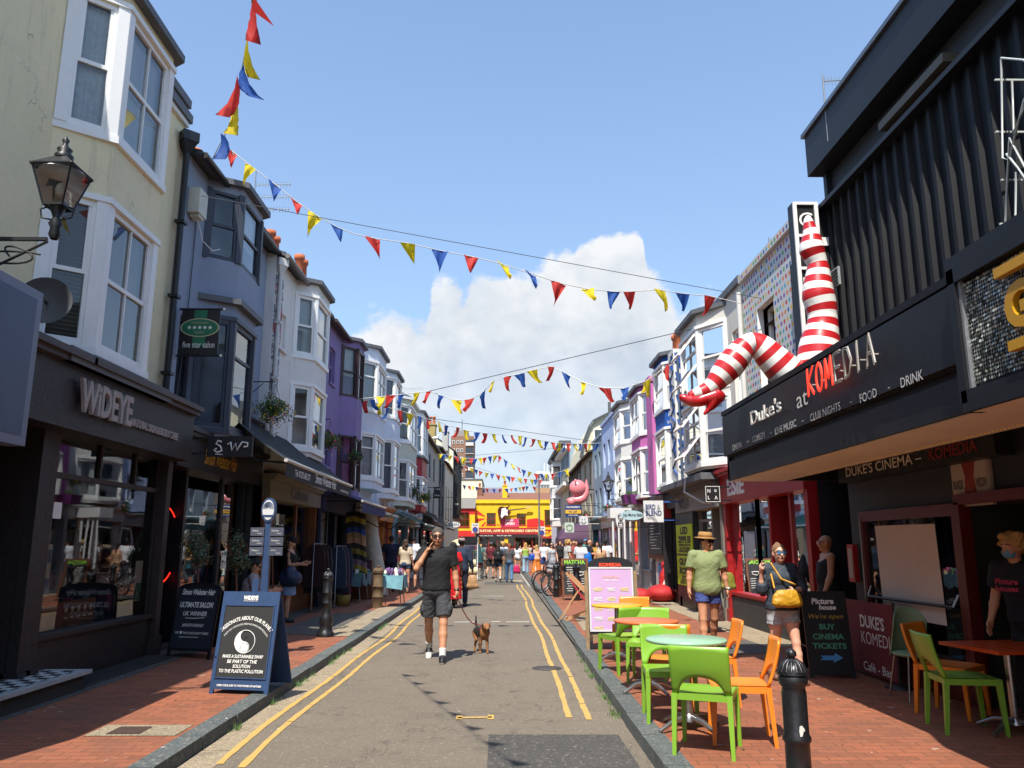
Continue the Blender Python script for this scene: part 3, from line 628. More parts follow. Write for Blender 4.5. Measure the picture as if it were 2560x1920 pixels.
for tx, yy, ww, hh in (('Tel: 01273 605 577', 14.3, 1.15, .12), ('Simon Webster Hair', 15.9, 2.0, .2), ('www.simonwebster.co.uk', 18.4, 1.0, .07)):
    b = MB(); b.text(tx, (-3.69, yy, 2.83), (0, 1, 0), (0, 0, 1), WLET, ww, hh, bold=.01); b.build('awning_lettering', aw)
# --- white house
X = -4.8; y0 = 16.1; h, T = house('house', 'white painted brick house with white bay and orange chimney pots, fourth from camera side', -1, X, y0, 20.7, group='terrace houses on the left side')
h['label'] = 'white painted house between the blue grey house and the purple house'
ro = shell(h, T, 4.6, 7.7, WST, [(U(16.4), U(17.1), 5.8, 6.6)], front_z0=3.1, rh=1.0, gut=M('grey_gutter', '#6a6a68', .5))
b = MB(); b.tb(T, U(16.4), U(17.1), -.1, -.06, 5.8, 6.6, WST); b.tb(T, U(16.35), U(17.15), -.05, .07, 5.74, 5.8, WST); b.build('blocked_window', h)
bay(h, T, U(17.75), U(19.85), .4, .42, 3.6, 7.7, [(3.8, 5.2), (5.95, 7.35)], WST, WHITE, curts={(0, 1): 'half', (1, 1): 'net', (0, 0): None, (1, 0): 'half'}, bars=(0, 0))
for yy in (16.6, 17.6): pass
chimney(ro, T, 1.3, -1.0, 8.0, 1.0, .75, M('sooty_render', '#4d4945', .9, .3), 2, pm=POT, ph=.75); chimney(ro, T, 3.9, -1.3, 8.2, .9, .7, MC['sooty_render'], 2, ph=.75)
shopfront(h, T, .0, 4.6, 2.55, .42, M('pale_fascia', '#7d7464', .7), M('oak_frame', '#7a4a2c', .5, .2, 8, .2), stall=.62, fproj=.16, divs=[.15, .55, 1.0, 3.0, 4.4], sm=MC['oak_frame'], seed=11)
letters(h, T, 'Collectif', 4.0, .17, 2.66, BLACKP, w=-.0+1.5, h=.25, bold=.02) if False else None
letters(h, T, 'Culture', 1.6, .17, 2.62, BLACKP, w=1.6, h=.28, bold=.02)
pipe(h, [(-4.72, 16.2, 7.5), (-4.72, 16.2, 3.3)], .045, PIPEW, hopper=True)
# mural panel on the narrow return between blue and white houses
def mural(t, co, bs):
    n = node(t, 'ShaderNodeTexNoise', {'Vector': co.outputs['Object'], 'Scale': 5, 'Detail': 3, 'Distortion': 1.8}); n2 = node(t, 'ShaderNodeTexNoise', {'Vector': co.outputs['Object'], 'Scale': 2.2, 'Detail': 1})
    a = mixc(t, mapr(t, n.outputs[0], .5, .53, 0, 1), '#6d747e', '#c9c6c4'); return mixc(t, mapr(t, n2.outputs[0], .56, .6, 0, .8), a, '#a8484c')
MUR = patt('pale_mural_paint', mural, .8); b = MB(); b.tb(T, .02, .55, -.01, .03, 4.6, 7.3, MUR); b.build('mural', h)
# --- purple house
X = -4.7; y0 = 20.7; h, T = house('house', 'purple stucco house with dark brown framed bay windows', -1, X, y0, 24.9, group='terrace houses on the left side')
ro = shell(h, T, 4.2, 7.6, PURP, [(U(21.2), U(21.9), 6.0, 7.0), (U(21.2), U(21.9), 3.7, 4.7)], front_z0=3.0, rh=.9, gut=BROWNF)
for z in (3.7, 6.0): window(h, T, U(21.2), U(21.9), z, z+1.0, PURP, 'sash', .12, None)
bay(h, T, U(22.7), U(24.6), .5, .42, 3.0, 7.6, [(3.2, 4.75), (5.9, 7.4)], PURP, BROWNF, curts={(0, 1): 'half'}, bars=(0, 0), corn=False)
chimney(ro, T, .4, -.9, 8.0, .8, .6, TILE, 2, ph=.8); chimney(ro, T, 4.0, -1.2, 7.7, .9, 1.3, M('brown_render', '#5a4e40', .9, .3), 0 or 1, ph=.1)
shopfront(h, T, 0, 4.2, 2.5, .42, M('navy_board', '#23264a', .6), BLACKP, stall=.4, door=(1.4, 2.4), divs=[.16, 1.4, 2.4, 4.0], seed=12)
awning(h, T, .1, 4.3, 3.2, 2.75, 1.1, M('navy_canvas', '#24295a', .85, .1), .28)
# --- pale white-blue houses
X = -4.5; y0 = 24.9; h, T = house('house', 'white house with lace curtained square bay beside the purple house', -1, X, y0, 28.4, group='terrace houses on the left side')
ro = shell(h, T, 3.5, 8.0, PALEB, [], front_z0=3.0, roof='parapet')
bay(h, T, .2, 3.15, .55, .42, 3.4, 8.0, [(3.75, 5.1), (5.95, 7.5)], PALEB, WHITE, curts={0: 'full', 1: 'net'}, style='cross', near='cross', bars=(0, 1))
b = MB(); b.tb(T, 0, 1.4, -2.5, -1.4, 8.0, 8.9, PALEB); b.build('roof_hatch', h)
shopfront(h, T, 0, 3.5, 2.5, .45, M('white_fascia', '#bdbcb6', .6), WHITE, stall=.5, divs=[.16, 1.2, 2.2, 3.34], seed=13)
letters(h, T, 'VINTAGE HOUSE', .5, .16, 2.6, M('grey_letter', '#8a8a86', .6, bump=0), w=2.3, h=.2)
awning(h, T, .2, 3.3, 3.0, 2.6, .9, M('turquoise_canvas', '#3aa6a0', .8, .1), .06)
X = -4.4; y0 = 28.4; h, T = house('house', 'white house with tall narrow bay and mauve curtains, beside the sage green house', -1, X, y0, 32, group='terrace houses on the left side')
ro = shell(h, T, 3.6, 8.0, PALEB, [], front_z0=3.0, roof='parapet')
bay(h, T, .4, 3.2, .6, .42, 3.3, 8.0, [(3.6, 5.4), (6.35, 7.75)], PALEB, WHITE, curts={0: M('mauve_curtain', '#8a8296', .9), 1: MC['mauve_curtain']}, bars=(0, 0))
shopfront(h, T, 0, 3.6, 2.5, .45, M('orange_fascia', '#b8702c', .6, .4, 6), REDP, stall=.4, divs=[.16, 1.2, 2.2, 3.4], door=(1.2, 2.2), seed=14)
X = -4.3; y0 = 32; h, T = house('house', 'sage green house with hipped slate roof over its bay', -1, X, y0, 36.6, group='terrace houses on the left side')
ro = shell(h, T, 4.6, 7.55, SAGE, [], front_z0=3.0, rh=1.4)
bay(h, T, .1, 4.3, .7, .5, 3.2, 7.6, [(3.5, 5.0), (5.85, 7.3)], SAGE, WHITE, top='hip', bars=(0, 1), curts={1: 'half'})
shopfront(h, T, 0, 4.6, 2.5, .45, M('sky_blue_fascia', '#7fa6bd', .6), M('sky_blue_paint', '#5a97bd', .5), stall=.4, divs=[.16, 1.2, 2.2, 4.4], door=(1.2, 2.2), seed=15)
awning(h, T, .2, 7.5, 2.95, 2.45, 1.3, M('green_canvas', '#1f5a4e', .85, .1), .12)
y0 = 36.6; h, T = house('house', 'house with white bay and bright red band between its windows', -1, X, y0, 41.6, group='terrace houses on the left side')
ro = shell(h, T, 5.0, 7.9, PALEB, [], front_z0=3.0, rh=1.2)
bay(h, T, .4, 4.4, .8, .55, 3.2, 5.7, [(3.6, 4.75)], REDP, WHITE, bars=(0, 0)); bay(h, T, .4, 4.4, .8, .55, 5.7, 7.9, [(5.95, 7.6)], WHITE, WHITE, bars=(0, 1), curts={1: 'net', 0: 'full'})
shopfront(h, T, 0, 5.0, 2.5, .45, M('white_fascia', '#bdbcb6'), BLACKP, stall=.4, divs=[.16, 1.2, 2.2, 4.8], seed=16)
X = -4.15; y0 = 41.6; h, T = house('house', 'long plain grey stucco house with black gutter beside the red banded bay', -1, X, y0, 53, group='terrace houses on the left side')
hs = [(q, q+1.1, z, z+1.3) for q in (1.2, 4.2, 7.2) for z in (3.5, 5.6)]
ro = shell(h, T, 11.4, 7.55, GRST, hs, front_z0=2.9, rh=1.1, gut=PIPEB)
for q in hs: window(h, T, *q, GREYF, 'sash', .1)
T9 = lambda u, n, z: T(8.2+n, u, z); chimney(ro, T9, -.48, 0, 7.3, 1.0, 1.75, M('ochre_render', '#9a8856', .9, .25, 3), 4, d_=.9, ph=.5)
shopfront(h, T, 0, 11.4, 2.45, .5, BLACKP, BLACKP, stall=.4, divs=[.16, 2, 4, 6, 8, 11.2], door=(4, 6), seed=17)
awning(h, T, 1, 8, 3.4, 2.6, 1.3, M('black_awning', '#1b1b1e', .85, .1), .1)
y0 = 53; h, T = house('house', 'narrow dark grey house front beside the cream gabled building', -1, X, y0, 58.5, group='terrace houses on the left side')
hs = [(q, q+1.2, z, z+1.6) for q in (.8, 3.2) for z in (3.5, 5.8)]
ro = shell(h, T, 5.5, 8.1, DGR, hs, front_z0=0, rh=1.0, gut=PIPEB)
for q in hs: window(h, T, *q, GREYF, 'sash', .1)
X = -4.1; y0 = 58.5; h, T = house('house', 'pale render house with black trim and timber gable windows', -1, X, y0, 68, group='terrace houses on the left side')
CRW = M('pale_cream_render', '#d6d0ba', .85, .08, 2, .2, streak=.12)
hs = [(q, q+1.0, 3.6, 6.0) for q in (1.0, 4, 7)]
ro = shell(h, T, 9.5, 7.6, CRW, hs, front_z0=0, rh=2.4, gut=PIPEB)
for q in hs: window(h, T, *q, BLACKP, 'sash', .1)
y0 = 68; h, T = house('house', 'cream gabled house with black timbered bay near the guitar shop', -1, X, y0, 78, group='terrace houses on the left side')
ro = shell(h, T, 10, 9.6, CRW, [], front_z0=0, rh=2.6)
b = MB()
for k in range(9): b.tb(T, .5+k*.9, .7+k*.9, .0, .35, 4.2, 8.9, BLACKP)
b.tb(T, .2, 8.4, -.1, .5, 8.9, 9.2, BLACKP); b.tb(T, .2, 8.4, -.1, .6, 3.9, 4.2, BLACKP); b.build('timber_bay', h)
chimney(ro, T, .2, -.7, 9.6, 1.2, 1.6, GRST, 2, pm=M('yellow_pot', '#c08a3a', .7))
# --- end of the street
T = lambda u, n, z: (u, 88-n, z)
YEL = M('yellow_render', '#e0b619', .8, .08, 2, .2, streak=.12)
h = root('guitar_shop', (1.5, 90, 0), 'bright yellow and red guitar shop closing the end of the street', 'shop')
hs = [(-1.55, -.55, 3.85, 5.15), (1.75, 2.75, 3.85, 5.1), (4.8, 6.6, 3.75, 5.5)]
b = MB(); panel(b, lambda u, n, z: T(u-2.7, n, z), 9.4, 2.3, 6.55, [(q[0]+2.7, q[1]+2.7, q[2], q[3]) for q in hs], YEL, .15); b.box(-2.7, 6.7, 88.2, 96, 0, 6.4, YEL); b.build('wall', h)
b = MB(); b.box(-2.75, 6.75, 87.85, 88.2, 6.2, 6.32, YEL); b.box(-2.75, 6.75, 87.9, 88.2, 6.32, 6.6, YEL); b.build('cornice', h)
RED = M('bright_red', '#c8231c', .6, .08, bump=0); SHR = M('shop_red', '#a82c26', .5, .1, bump=0)
for q in hs:
    window(h, lambda u, n, z: T(u, n, z), *q, SHR, 'sash', .15, 'slats', 1)
def ray_(p): b = MB(); b.prism(p, (0, 87.985, 0), (1, 0, 0), (0, 0, 1), (0, .01, 0), RED); b.build('painted_ray', h)
ray_([(-2.65, 5.5), (-2.65, 5.0), (-1.75, 4.72), (-1.72, 4.8)]); ray_([(-2.65, 4.55), (-2.65, 4.15), (-1.7, 4.5), (-1.7, 4.56)]); ray_([(-2.2, 3.7), (-1.9, 3.7), (-1.62, 4.1), (-1.7, 4.2)]); ray_([(-.45, 3.85), (.1, 3.65), (-.4, 4.0)])
ray_([(2.85, 3.6), (4.75, 3.6), (4.75, 4.3), (3.9, 4.6), (2.85, 4.45)])
b = MB(); b.box(.0, 2.0, 87.93, 87.96, 3.62, 4.55, M('pink_banner', '#c03a5a', .6, .1)); b.text('SOUND', (.55, 87.92, 4.25), (1, 0, 0), (0, 0, 1), WLET, .8, .22, bold=.03); b.text('CAVERN', (.45, 87.92, 3.85), (1, 0, 0), (0, 0, 1), WLET, 1.05, .3, bold=.03); b.build('banner', h)
g = MB(); MAR = M('maroon_gloss', '#4a1c1a', .3, .1, bump=0)
g.prism([(0, .3), (-.05, .7), (.15, 1.05), (.45, 1.1), (.75, 1.0), (1.05, 1.05), (1.25, 1.22), (1.3, 1.15), (1.15, .95), (1.1, .8), (1.25, .55), (1.3, .3), (1.15, .1), (.8, -.05), (.5, -.45), (.3, -.35), (.1, -.1)], (-.3, 87.55, 4.75), (1, 0, 0), (0, 0, 1), (0, .15, 0), MAR)
gt = g.build('guitar_sign', h)
g = MB(); g.prism([(.35, .35), (.4, .8), (.8, .9), (.95, .65), (1.1, .7), (1.0, .4), (1.1, .05), (.7, .1), (.4, -.25), (.3, .0)], (-.3, 87.53, 4.8), (1, 0, 0), (0, 0, 1), (0, .02, 0), WLET); g.build('guitar_plate', gt)
g = MB(); g.prism([(0, 0), (2.2, .28), (2.2, .4), (0, .16)], (.75, 87.56, 5.32), (1, 0, 0), (0, 0, 1), (0, .06, 0), M('rosewood', '#57452c', .5, bump=0)); g.prism([(0, 0), (.7, .05), (.75, .25), (.3, .32), (0, .2)], (2.7, 87.55, 5.6), (1, 0, 0), (0, 0, 1), (0, .08, 0), M('maple', '#c9ad5a', .5, bump=0)); g.build('guitar_neck', gt)
b = MB(); b.box(-2.6, 4.3, 87.6, 88.2, 2.85, 3.55, SHR); b.box(-2.6, 4.3, 87.62, 88.2, 2.5, 2.85, M('dark_band', '#2a2022', .6)); b.box(4.35, 6.7, 87.6, 88.2, 2.4, 3.35, SHR); b.box(-2.75, -2.3, 87.7, 88.2, 0, 2.5, YEL); b.box(.4, .8, 87.75, 88.2, 1.9, 2.5, YEL); b.build('fascia', h)
b = MB(); b.text('GUITAR, AMP & KEYBOARD CENTRE', (-2.45, 87.58, 3.05), (1, 0, 0), (0, 0, 1), M('cream_letter', '#ecd9a0', .5, bump=0), 6.6, .3, bold=.04); b.build('lettering', h); b = MB(); b.text('www.gak.co.uk      01273 665 400', (-2.45, 87.6, 2.62), (1, 0, 0), (0, 0, 1), WLET, 3.6, .14, bold=.02); b.build('small_lettering', h); b = MB(); b.text('GAK', (4.6, 87.58, 2.6), (1, 0, 0), (0, 0, 1), M('yellow_letter', '#e8b91c', .5, bump=0), 1.7, .6, bold=.05, shear=.2); b.build('big_lettering', h)
b = MB()
for i in range(8): x = -2.3+i*.95; b.box(x, x+.07, 87.85, 87.95, 0, 2.5, SHR)
b.box(-2.3, 6.7, 87.86, 87.96, 0, .5, SHR); b.build('shopfront', h)
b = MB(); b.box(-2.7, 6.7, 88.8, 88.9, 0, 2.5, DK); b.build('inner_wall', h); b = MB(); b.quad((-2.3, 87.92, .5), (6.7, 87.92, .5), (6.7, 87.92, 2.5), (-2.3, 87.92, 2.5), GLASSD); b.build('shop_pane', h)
r = MB(); r.hexa([(-2.7, 88.3, 6.5), (6.7, 88.3, 6.5), (6.7, 92, 7.5), (-2.7, 92, 7.5), (-2.7, 88.3, 6.6), (6.7, 88.3, 6.6), (6.7, 92, 7.6), (-2.7, 92, 7.6)], TILE); ro = r.build('roof', h)
T2 = lambda u, n, z: (u, 90-n, z)
chimney(ro, T2, .45, 0.4, 6.6, .55, 1.6, YEL, 1, ph=.5); chimney(ro, T2, -2.4, -.6, 6.6, .6, 1.4, TILE, 1, ph=.5)
for nm, lb, (x0, x1, ya, yb, z), wm_, rm, rh in (('house', 'red and yellow corner building with stone tiled roof left of the guitar shop', (-8, -2.75, 86, 95, 5.55), RED, M('mossy_tiles', '#77716a', .9, .3, 8, .5), 1.4),
        ('house', 'blank pale rendered block rising behind the red corner building', (-7, -2.3, 96, 108, 9.4), CRW, LEAD, 0), ('house', 'purple grey slate roofed building behind the guitar shop', (-2.2, .6, 97, 104, 7.2), CRW, M('mauve_slate', '#6a6270', .8, .2), 1.6), ('house', 'brown tiled house behind the right end of the guitar shop', (4.4, 9, 96.5, 105, 7.2), CRW, M('brown_tiles', '#8a6a48', .8, .3, 10, .5), 1.6)):
    h = root(nm, ((x0+x1)/2, ya, 0), lb, 'house'); b = MB(); b.box(x0, x1, ya, yb, 0, z, wm_)
    if 'corner' in lb:
        b.box(x0, x1-.02, ya-.02, ya, 2.6, 4.9, YEL); b.box(x0, x1-.04, ya-.04, ya-.02, 2.6, 3.2, RED)
    b.build('wall', h); r = MB(); ym = (ya+yb)/2
    if rh: r.add([(x0-.2, ya-.2, z), (x1+.0, ya-.2, z), (x1, ym, z+rh), (x0, ym, z+rh), (x0, yb, z), (x1, yb, z)], [(0, 1, 2, 3), (3, 2, 5, 4), (1, 5, 2), (0, 3, 4)], rm)
    else: r.box(x0-.1, x1+.1, ya-.1, yb, z, z+.15, rm)
    r.build('roof', h)
    if 'corner' in lb: window(h, lambda u, n, q: (u, ya-.04-n, q), -4.75, -3.35, 3.6, 5.2, SHR, 'sash', .0, 'slats', 2)
# far blocks
h = root('tower_block', (-12, 270, 0), 'tall brick tower block far beyond the left houses', 'tower block')
BRK = brickm('tower_brick', '#9a5f40', '#a96a48', '#8a6a58', 1.2, .5, 0, mort=.03)
b = MB(); b.box(-16.5, -9.0, 260, 275, 0, 37.2, BRK); b.box(-15.5, -11, 260.5, 272, 37.2, 39.2, M('tower_cap', '#8a8580', .8)); b.build('wall', h)
TW = M('tower_window', '#39424c', .3, .1, bump=0); TB = M('tower_white', '#c9c6c0', .7, .05, bump=0)
for k in range(13):
    z = 1.5+k*2.72
    b = MB(); b.box(-11.6, -9.1, 259.6, 260, z, z+.9, TB if k % 3 == 0 else TW); b.box(-11.6, -9.1, 259.9, 260, z+.9, z+1.9, TW); b.box(-11.7, -9.0, 259.5, 260, z-.15, z, TB); b.build('balcony', h)
    for xx in (-15.6, -14.2, -12.9):
        b = MB(); b.box(xx-.45, xx+.45, 259.85, 260, z+.5, z+1.6, TB); b.box(xx-.28, xx+.28, 259.8, 259.85, z+.68, z+1.42, TW); b.build('window', h)
b = MB(); b.tube([(-13, 262, 39), (-13, 262, 43)], .1, TW); b.build('mast', h)
h = root('office_block', (17, 260, 0), 'pale concrete office block with rows of windows far beyond the right side', 'office block')
b = MB(); A_, B_ = (12.6, 260), (24, 268)
b.box(12.6, 26, 260, 285, 0, 25.6, M('office_frame', '#c2c3c2', .8, .05, bump=0)); b.build('wall', h)
for r_ in range(8):
    z = 2+r_*2.95
    b = MB(); b.box(12.8, 25.8, 259.9, 260, z, z+1.5, M('office_glass', '#3d4a58', .25, .15, 1, bump=0))
    for i in range(26): x = 12.9+i*.5; b.box(x-.08, x+.08, 259.7, 259.9, z, z+1.5, MC['office_frame'])
    b.box(12.6, 26, 259.6, 259.9, z+1.5, z+1.75, MC['office_frame']); b.build('window_band', h)
b = MB(); b.box(14.2, 14.5, 262, 262.3, 25.6, 28.6, TB); b.box(15.2, 15.5, 262, 262.3, 25.6, 28.2, TB); b.build('mast', h)
# ================================================================ RIGHT side of the street
LAV = M('lavender_stucco', '#b0c2e2', .85, .06, 2.5, .2, streak=.1); GBL = M('grey_blue_stucco', '#8a9daa', .85, .08, 3, .2, streak=.15); PINK = M('pink_stucco', '#c36aa8', .8, .06, 3, .2, streak=.12)
IVORY = M('ivory_render', '#d0c9ae', .85, .07, 2, .2, streak=.1)
def dots(t, co, bs):
    sx = node(t, 'ShaderNodeSeparateXYZ', {0: co.outputs['Object']}); cells = []
    sc = 1/.145
    y = node(t, 'ShaderNodeMath', {0: sx.outputs[1], 1: sc}, operation='MULTIPLY').outputs[0]; z = node(t, 'ShaderNodeMath', {0: sx.outputs[2], 1: sc}, operation='MULTIPLY').outputs[0]
    fl = node(t, 'ShaderNodeMath', {0: z}, operation='FLOOR').outputs[0]; off = node(t, 'ShaderNodeMath', {0: fl, 1: .5}, operation='MULTIPLY').outputs[0]; y = node(t, 'ShaderNodeMath', {0: y, 1: off}, operation='ADD').outputs[0]
    fy = node(t, 'ShaderNodeMath', {0: y}, operation='FLOOR').outputs[0]
    py_ = node(t, 'ShaderNodeMath', {0: node(t, 'ShaderNodeMath', {0: y}, operation='FRACT').outputs[0], 1: .5}, operation='SUBTRACT').outputs[0]; pz = node(t, 'ShaderNodeMath', {0: node(t, 'ShaderNodeMath', {0: z}, operation='FRACT').outputs[0], 1: .5}, operation='SUBTRACT').outputs[0]
    v = node(t, 'ShaderNodeCombineXYZ', {0: py_, 1: pz}); ln = node(t, 'ShaderNodeVectorMath', {0: v.outputs[0]}, operation='LENGTH').outputs['Value']
    cv = node(t, 'ShaderNodeCombineXYZ', {0: fy, 1: fl}); wn_ = node(t, 'ShaderNodeTexWhiteNoise', {0: cv.outputs[0]})
    ra = node(t, 'ShaderNodeValToRGB', {0: wn_.outputs[0]}); e = ra.color_ramp; e.interpolation = 'CONSTANT'
    cs = ['#c23a34', '#2f5aa0', '#4a9a4a', '#d9b32f', '#7a4a9a', '#d87a2f', '#4aa6b8']
    e.elements[0].color = (*lin(cs[0]), 1); e.elements[1].position = 1/7; e.elements[1].color = (*lin(cs[1]), 1)
    for i in range(2, 7): q = e.elements.new(i/7); q.color = (*lin(cs[i]), 1)
    return mixc(t, mapr(t, ln, .27, .29, 1, 0), '#c9cac9', ra.outputs[0])
POLKA = patt('polka_dot_paint', dots, .7)
# --- polka dot house over the red shop
X = 4.75; y0 = 11.9; G2 = 'terrace houses on the right side'
h, T = house('house', 'white house painted with rainbow polka dots over the red framed shop', 1, X, y0, 14.9, group=G2)
hs = [(U(13.2), U(14.1), 4.3, 5.9)]
shell(h, T, 3.0, 6.7, POLKA, hs, M('dark_blue_wall', '#1d222b', .6, .12), front_z0=3.0, roof='parapet', mr=WHITE, depth=6)
window(h, T, *hs[0], WHITE, 'sash', .25, 'half')
SRED = M('shop_front_red', '#a02022', .4, .08, bump=0)
T3 = fr((4.72, 12.0), (0, 1), (-1, 0))
shopfront(h, T3, 0.05, 4.7, 2.45, .62, SRED, SRED, stall=.55, fproj=.12, divs=[.2, 1.15, 2.15, 4.5], door=(1.15, 2.15), seed=21)
b = MB(); b.tb(T3, 0, 4.7, -.05, .03, PH, .6, M('plinth_grey', '#3d3b38', .8)); b.build('plinth', h)
letters(h, T3, 'ESIE', 4.1, .135, 2.58, WLET, w=1.1, h=.34, side=1, bold=.03, thick=.03)
# --- white stone house with bay
y0 = 14.9; h, T = house('house', 'off-white house with tilted open bay windows over the grey salon front', 1, X, y0, 19.4, group=G2)
ro = shell(h, T, 4.5, 6.75, M('offwhite_render', '#d6d2c6', .85, .1, 3, .2, streak=.2), [(.25, .8, 4.2, 5.9)], front_z0=3.0, roof='flat', rmat=LEAD)
window(h, T, .25, .8, 4.2, 5.9, WHITE, 'sash', .1)
bay(h, T, 1.15, 4.2, .75, .45, 3.2, 6.6, [(3.35, 4.65), (4.95, 6.25)], MC['offwhite_render'], WHITE, curts={1: 'net', 0: CURT}, bars=(0, 1), style='cross')
def casement(par, P, ang, w_, h_, tilt, m):
    """top-hung casement swung open from hinge line P; ang = plan direction of the sash, tilt = opening angle"""
    d = Vector((math.cos(ang), math.sin(ang), 0)); n = Vector((d.y, -d.x, 0)); 
    if n.x > 0: n = -n
    dn = (Vector((0, 0, -1))*math.cos(tilt)+n*math.sin(tilt)); b = MB(); P = Vector(P); t = dn.cross(d)*.02
    def q(u, v): return P+d*u+dn*v
    for (u0_, u1_, v0, v1) in ((0, w_, 0, .05), (0, w_, h_-.05, h_), (0, .05, .05, h_-.05), (w_-.05, w_, .05, h_-.05)):
        b.hexa([q(u0_, v0)-t, q(u1_, v0)-t, q(u1_, v1)-t, q(u0_, v1)-t, q(u0_, v0)+t, q(u1_, v0)+t, q(u1_, v1)+t, q(u0_, v1)+t], m)
    o = b.build('open_casement', par); g = MB(); g.quad(q(.05, .05), q(w_-.05, .05), q(w_-.05, h_-.05), q(.05, h_-.05), GLASS); g.build('pane', o)
for z in (6.2, 5.5, 4.6, 3.95):
    casement(h, (4.28, 16.85+.0, z), math.pi/2, .85, .62, R(38), WHITE)
GSH = M('salon_grey', '#7b7a70', .6, .1)
T4 = fr((4.7, 16.75), (0, 1), (-1, 0)); shopfront(h, T4, 0, 4.1, 2.42, .5, GSH, GSH, stall=.5, fproj=.15, divs=[.25, 1.2, 2.4, 3.9], door=(.25, 1.2), transom=2.15, seed=22, cornice=LEAD)
b = MB(); b.tb(T4, -.1, 4.2, -.1, .5, 2.98, 3.12, LEAD); b.build('canopy_ledge', h)
letters(h, T4, 'NOLA', 3.6, .16, 2.5, M('letter_dark', '#3a3a38', .6, bump=0), w=1.1, h=.26, side=1)
# --- mural house
y0 = 19.4; MBL = M('mural_blue', '#1f54a4', .75, .08, 3, .15); h, T = house('house', 'white house with blue painted mural and louvred bay windows', 1, X, y0, 22.6, group=G2)
ro = shell(h, T, 3.2, 6.6, WST, [], front_z0=3.0, roof='flat', rmat=LEAD); b = MB(); b.tb(T, .02, .66, .0, .40, 3.1, 6.5, WST); b.build('pier', h)
bay(h, T, .75, 3.15, .55, .4, 3.1, 6.6, [(3.2, 4.6), (5.25, 6.35)], MBL, WHITE, curts={0: 'brown', 1: 'half'}, bars=(0, 0))
b = MB()
for (q, z) in ((.1, 5.9), (.35, 5.4), (.12, 4.8), (.38, 4.2), (.15, 3.7)):
    b.prism([(0, 0), (.22, .12), (.26, .5), (.05, .42), (-.0, .2)], T(q, .405, z), (0, 1, 0), (0, 0, 1), (-.004, 0, 0), MBL); b.prism([(0, 0), (.22, .12), (.3, .5), (.05, .42), (-.06, .2)], T(.012, .08, z), (-1, 0, 0), (0, 0, 1), (0, -.004, 0), MBL)
for k in range(14):
    z = 3.3+k*.22; b.bar(T(.05+.5*(k % 2), .41, z), T(.55-.5*(k % 2), .41, z+.22), .02, .03, BLACKP if k % 3 else MBL); b.bar(T(.01, .03+.34*(k % 2), z), T(.01, .37-.34*(k % 2), z+.22), .02, .03, MBL if k % 3 else BLACKP)
b.build('mural_figure', h)
P_, Q_ = (.75, 0), (1.3, .4); Tb, Lb = sub(T, P_, Q_)
b = MB(); b.text('piness.', Tb(.55, .012, 4.95), Vector(Tb(0, 0, 0))-Vector(Tb(1, 0, 0)), (0, 0, 1), WLET, .42, .16, bold=.01, shear=.2); b.text('Spreading hap', Tb(.6, .012, 4.75), Vector(Tb(0, 0, 0))-Vector(Tb(1, 0, 0)), (0, 0, 1), WLET, .5, .1, shear=.2); b.build('mural_lettering', h)
shopfront(h, T, 1.2, 3.2, 2.6, .5, BLACKP, BLACKP, stall=.3, divs=[1.35, 2.3, 3.05], door=(1.35, 2.3), seed=23)
# --- pink house
y0 = 22.6; h, T = house('house', 'pink stucco house with white sash bay windows', 1, X, y0, 27.2, group=G2)
ro = shell(h, T, 4.6, 6.65, PINK, [], front_z0=3.0, roof='flat', rmat=LEAD); b = MB(); b.tb(T, .12, .98, .0, .36, 3.05, 6.5, PINK); b.tb(T, .08, 1.02, .0, .42, 6.35, 6.5, PINK); b.build('pilaster', h)
bay(h, T, 1.05, 4.2, .75, .42, 3.1, 6.5, [(3.15, 4.5), (5.05, 6.25)], PINK, WHITE, curts={0: 'slats', (0, 1): None, 1: 'half'}, bars=(0, 1))
chimney(ro, T, .2, -.5, 6.4, .7, .5, M('sooty_render', '#4d4945'), 2, ph=.8); pipe(h, [(4.66, 22.62, 6.4), (4.66, 22.62, 3.2)], .05, M('blue_grey_pipe', '#4a5a70', .5))
shopfront(h, T, 0, 4.6, 2.5, .45, M('shop_grey', '#8b9196', .6), M('pale_shop_blue', '#7d93a3', .5), stall=.7, divs=[.16, 1.8, 3.0, 4.4], door=(1.8, 3.0), seed=24, fproj=.1)
b = MB(); b.tb(T, 0, 1.9, .0, .06, PH, 2.4, M('white_shop_wall', '#c9c9c6', .7)); b.tb(T, .2, 1.3, .06, .1, .5+.15, 1.1, M('notice_blue', '#2f5f9a', .6, bump=0)); b.build('shop_wall', h)
y0 = 27.2; h, T = house('house', 'white house with weathered bay between the pink and lavender houses', 1, 4.8, y0, 31.3, group=G2)
T = fr((4.8, y0), (0, 1), (-1, 0)); ro = shell(h, T, 4.1, 6.9, WST, [], front_z0=3.0, roof='flat', rmat=LEAD)
bay(h, T, .5, 3.7, .8, .45, 3.1, 6.7, [(3.3, 4.6), (5.3, 6.4)], WST, WHITE, curts={0: 'net', 1: 'net'}, bars=(0, 0))
shopfront(h, T, 0, 4.1, 2.5, .45, M('white_fascia', '#bdbcb6'), WHITE, stall=.5, divs=[.16, 1.2, 2.4, 3.9], seed=25)
X = 4.9; y0 = 31.3; h, T = house('house', 'long lavender blue house with rows of narrow recessed windows', 1, X, y0, 38.2, group=G2)
hs = [(q, q+.75, z, z+1.15) for q in (.6, 2.4, 4.1, 5.7) for z in (3.3, 5.2)]
ro = shell(h, T, 6.9, 7.25, LAV, hs, front_z0=3.0, roof='parapet', rev=.2)
for q in hs: window(h, T, *q, WHITE, 'sash', .2, 'half')
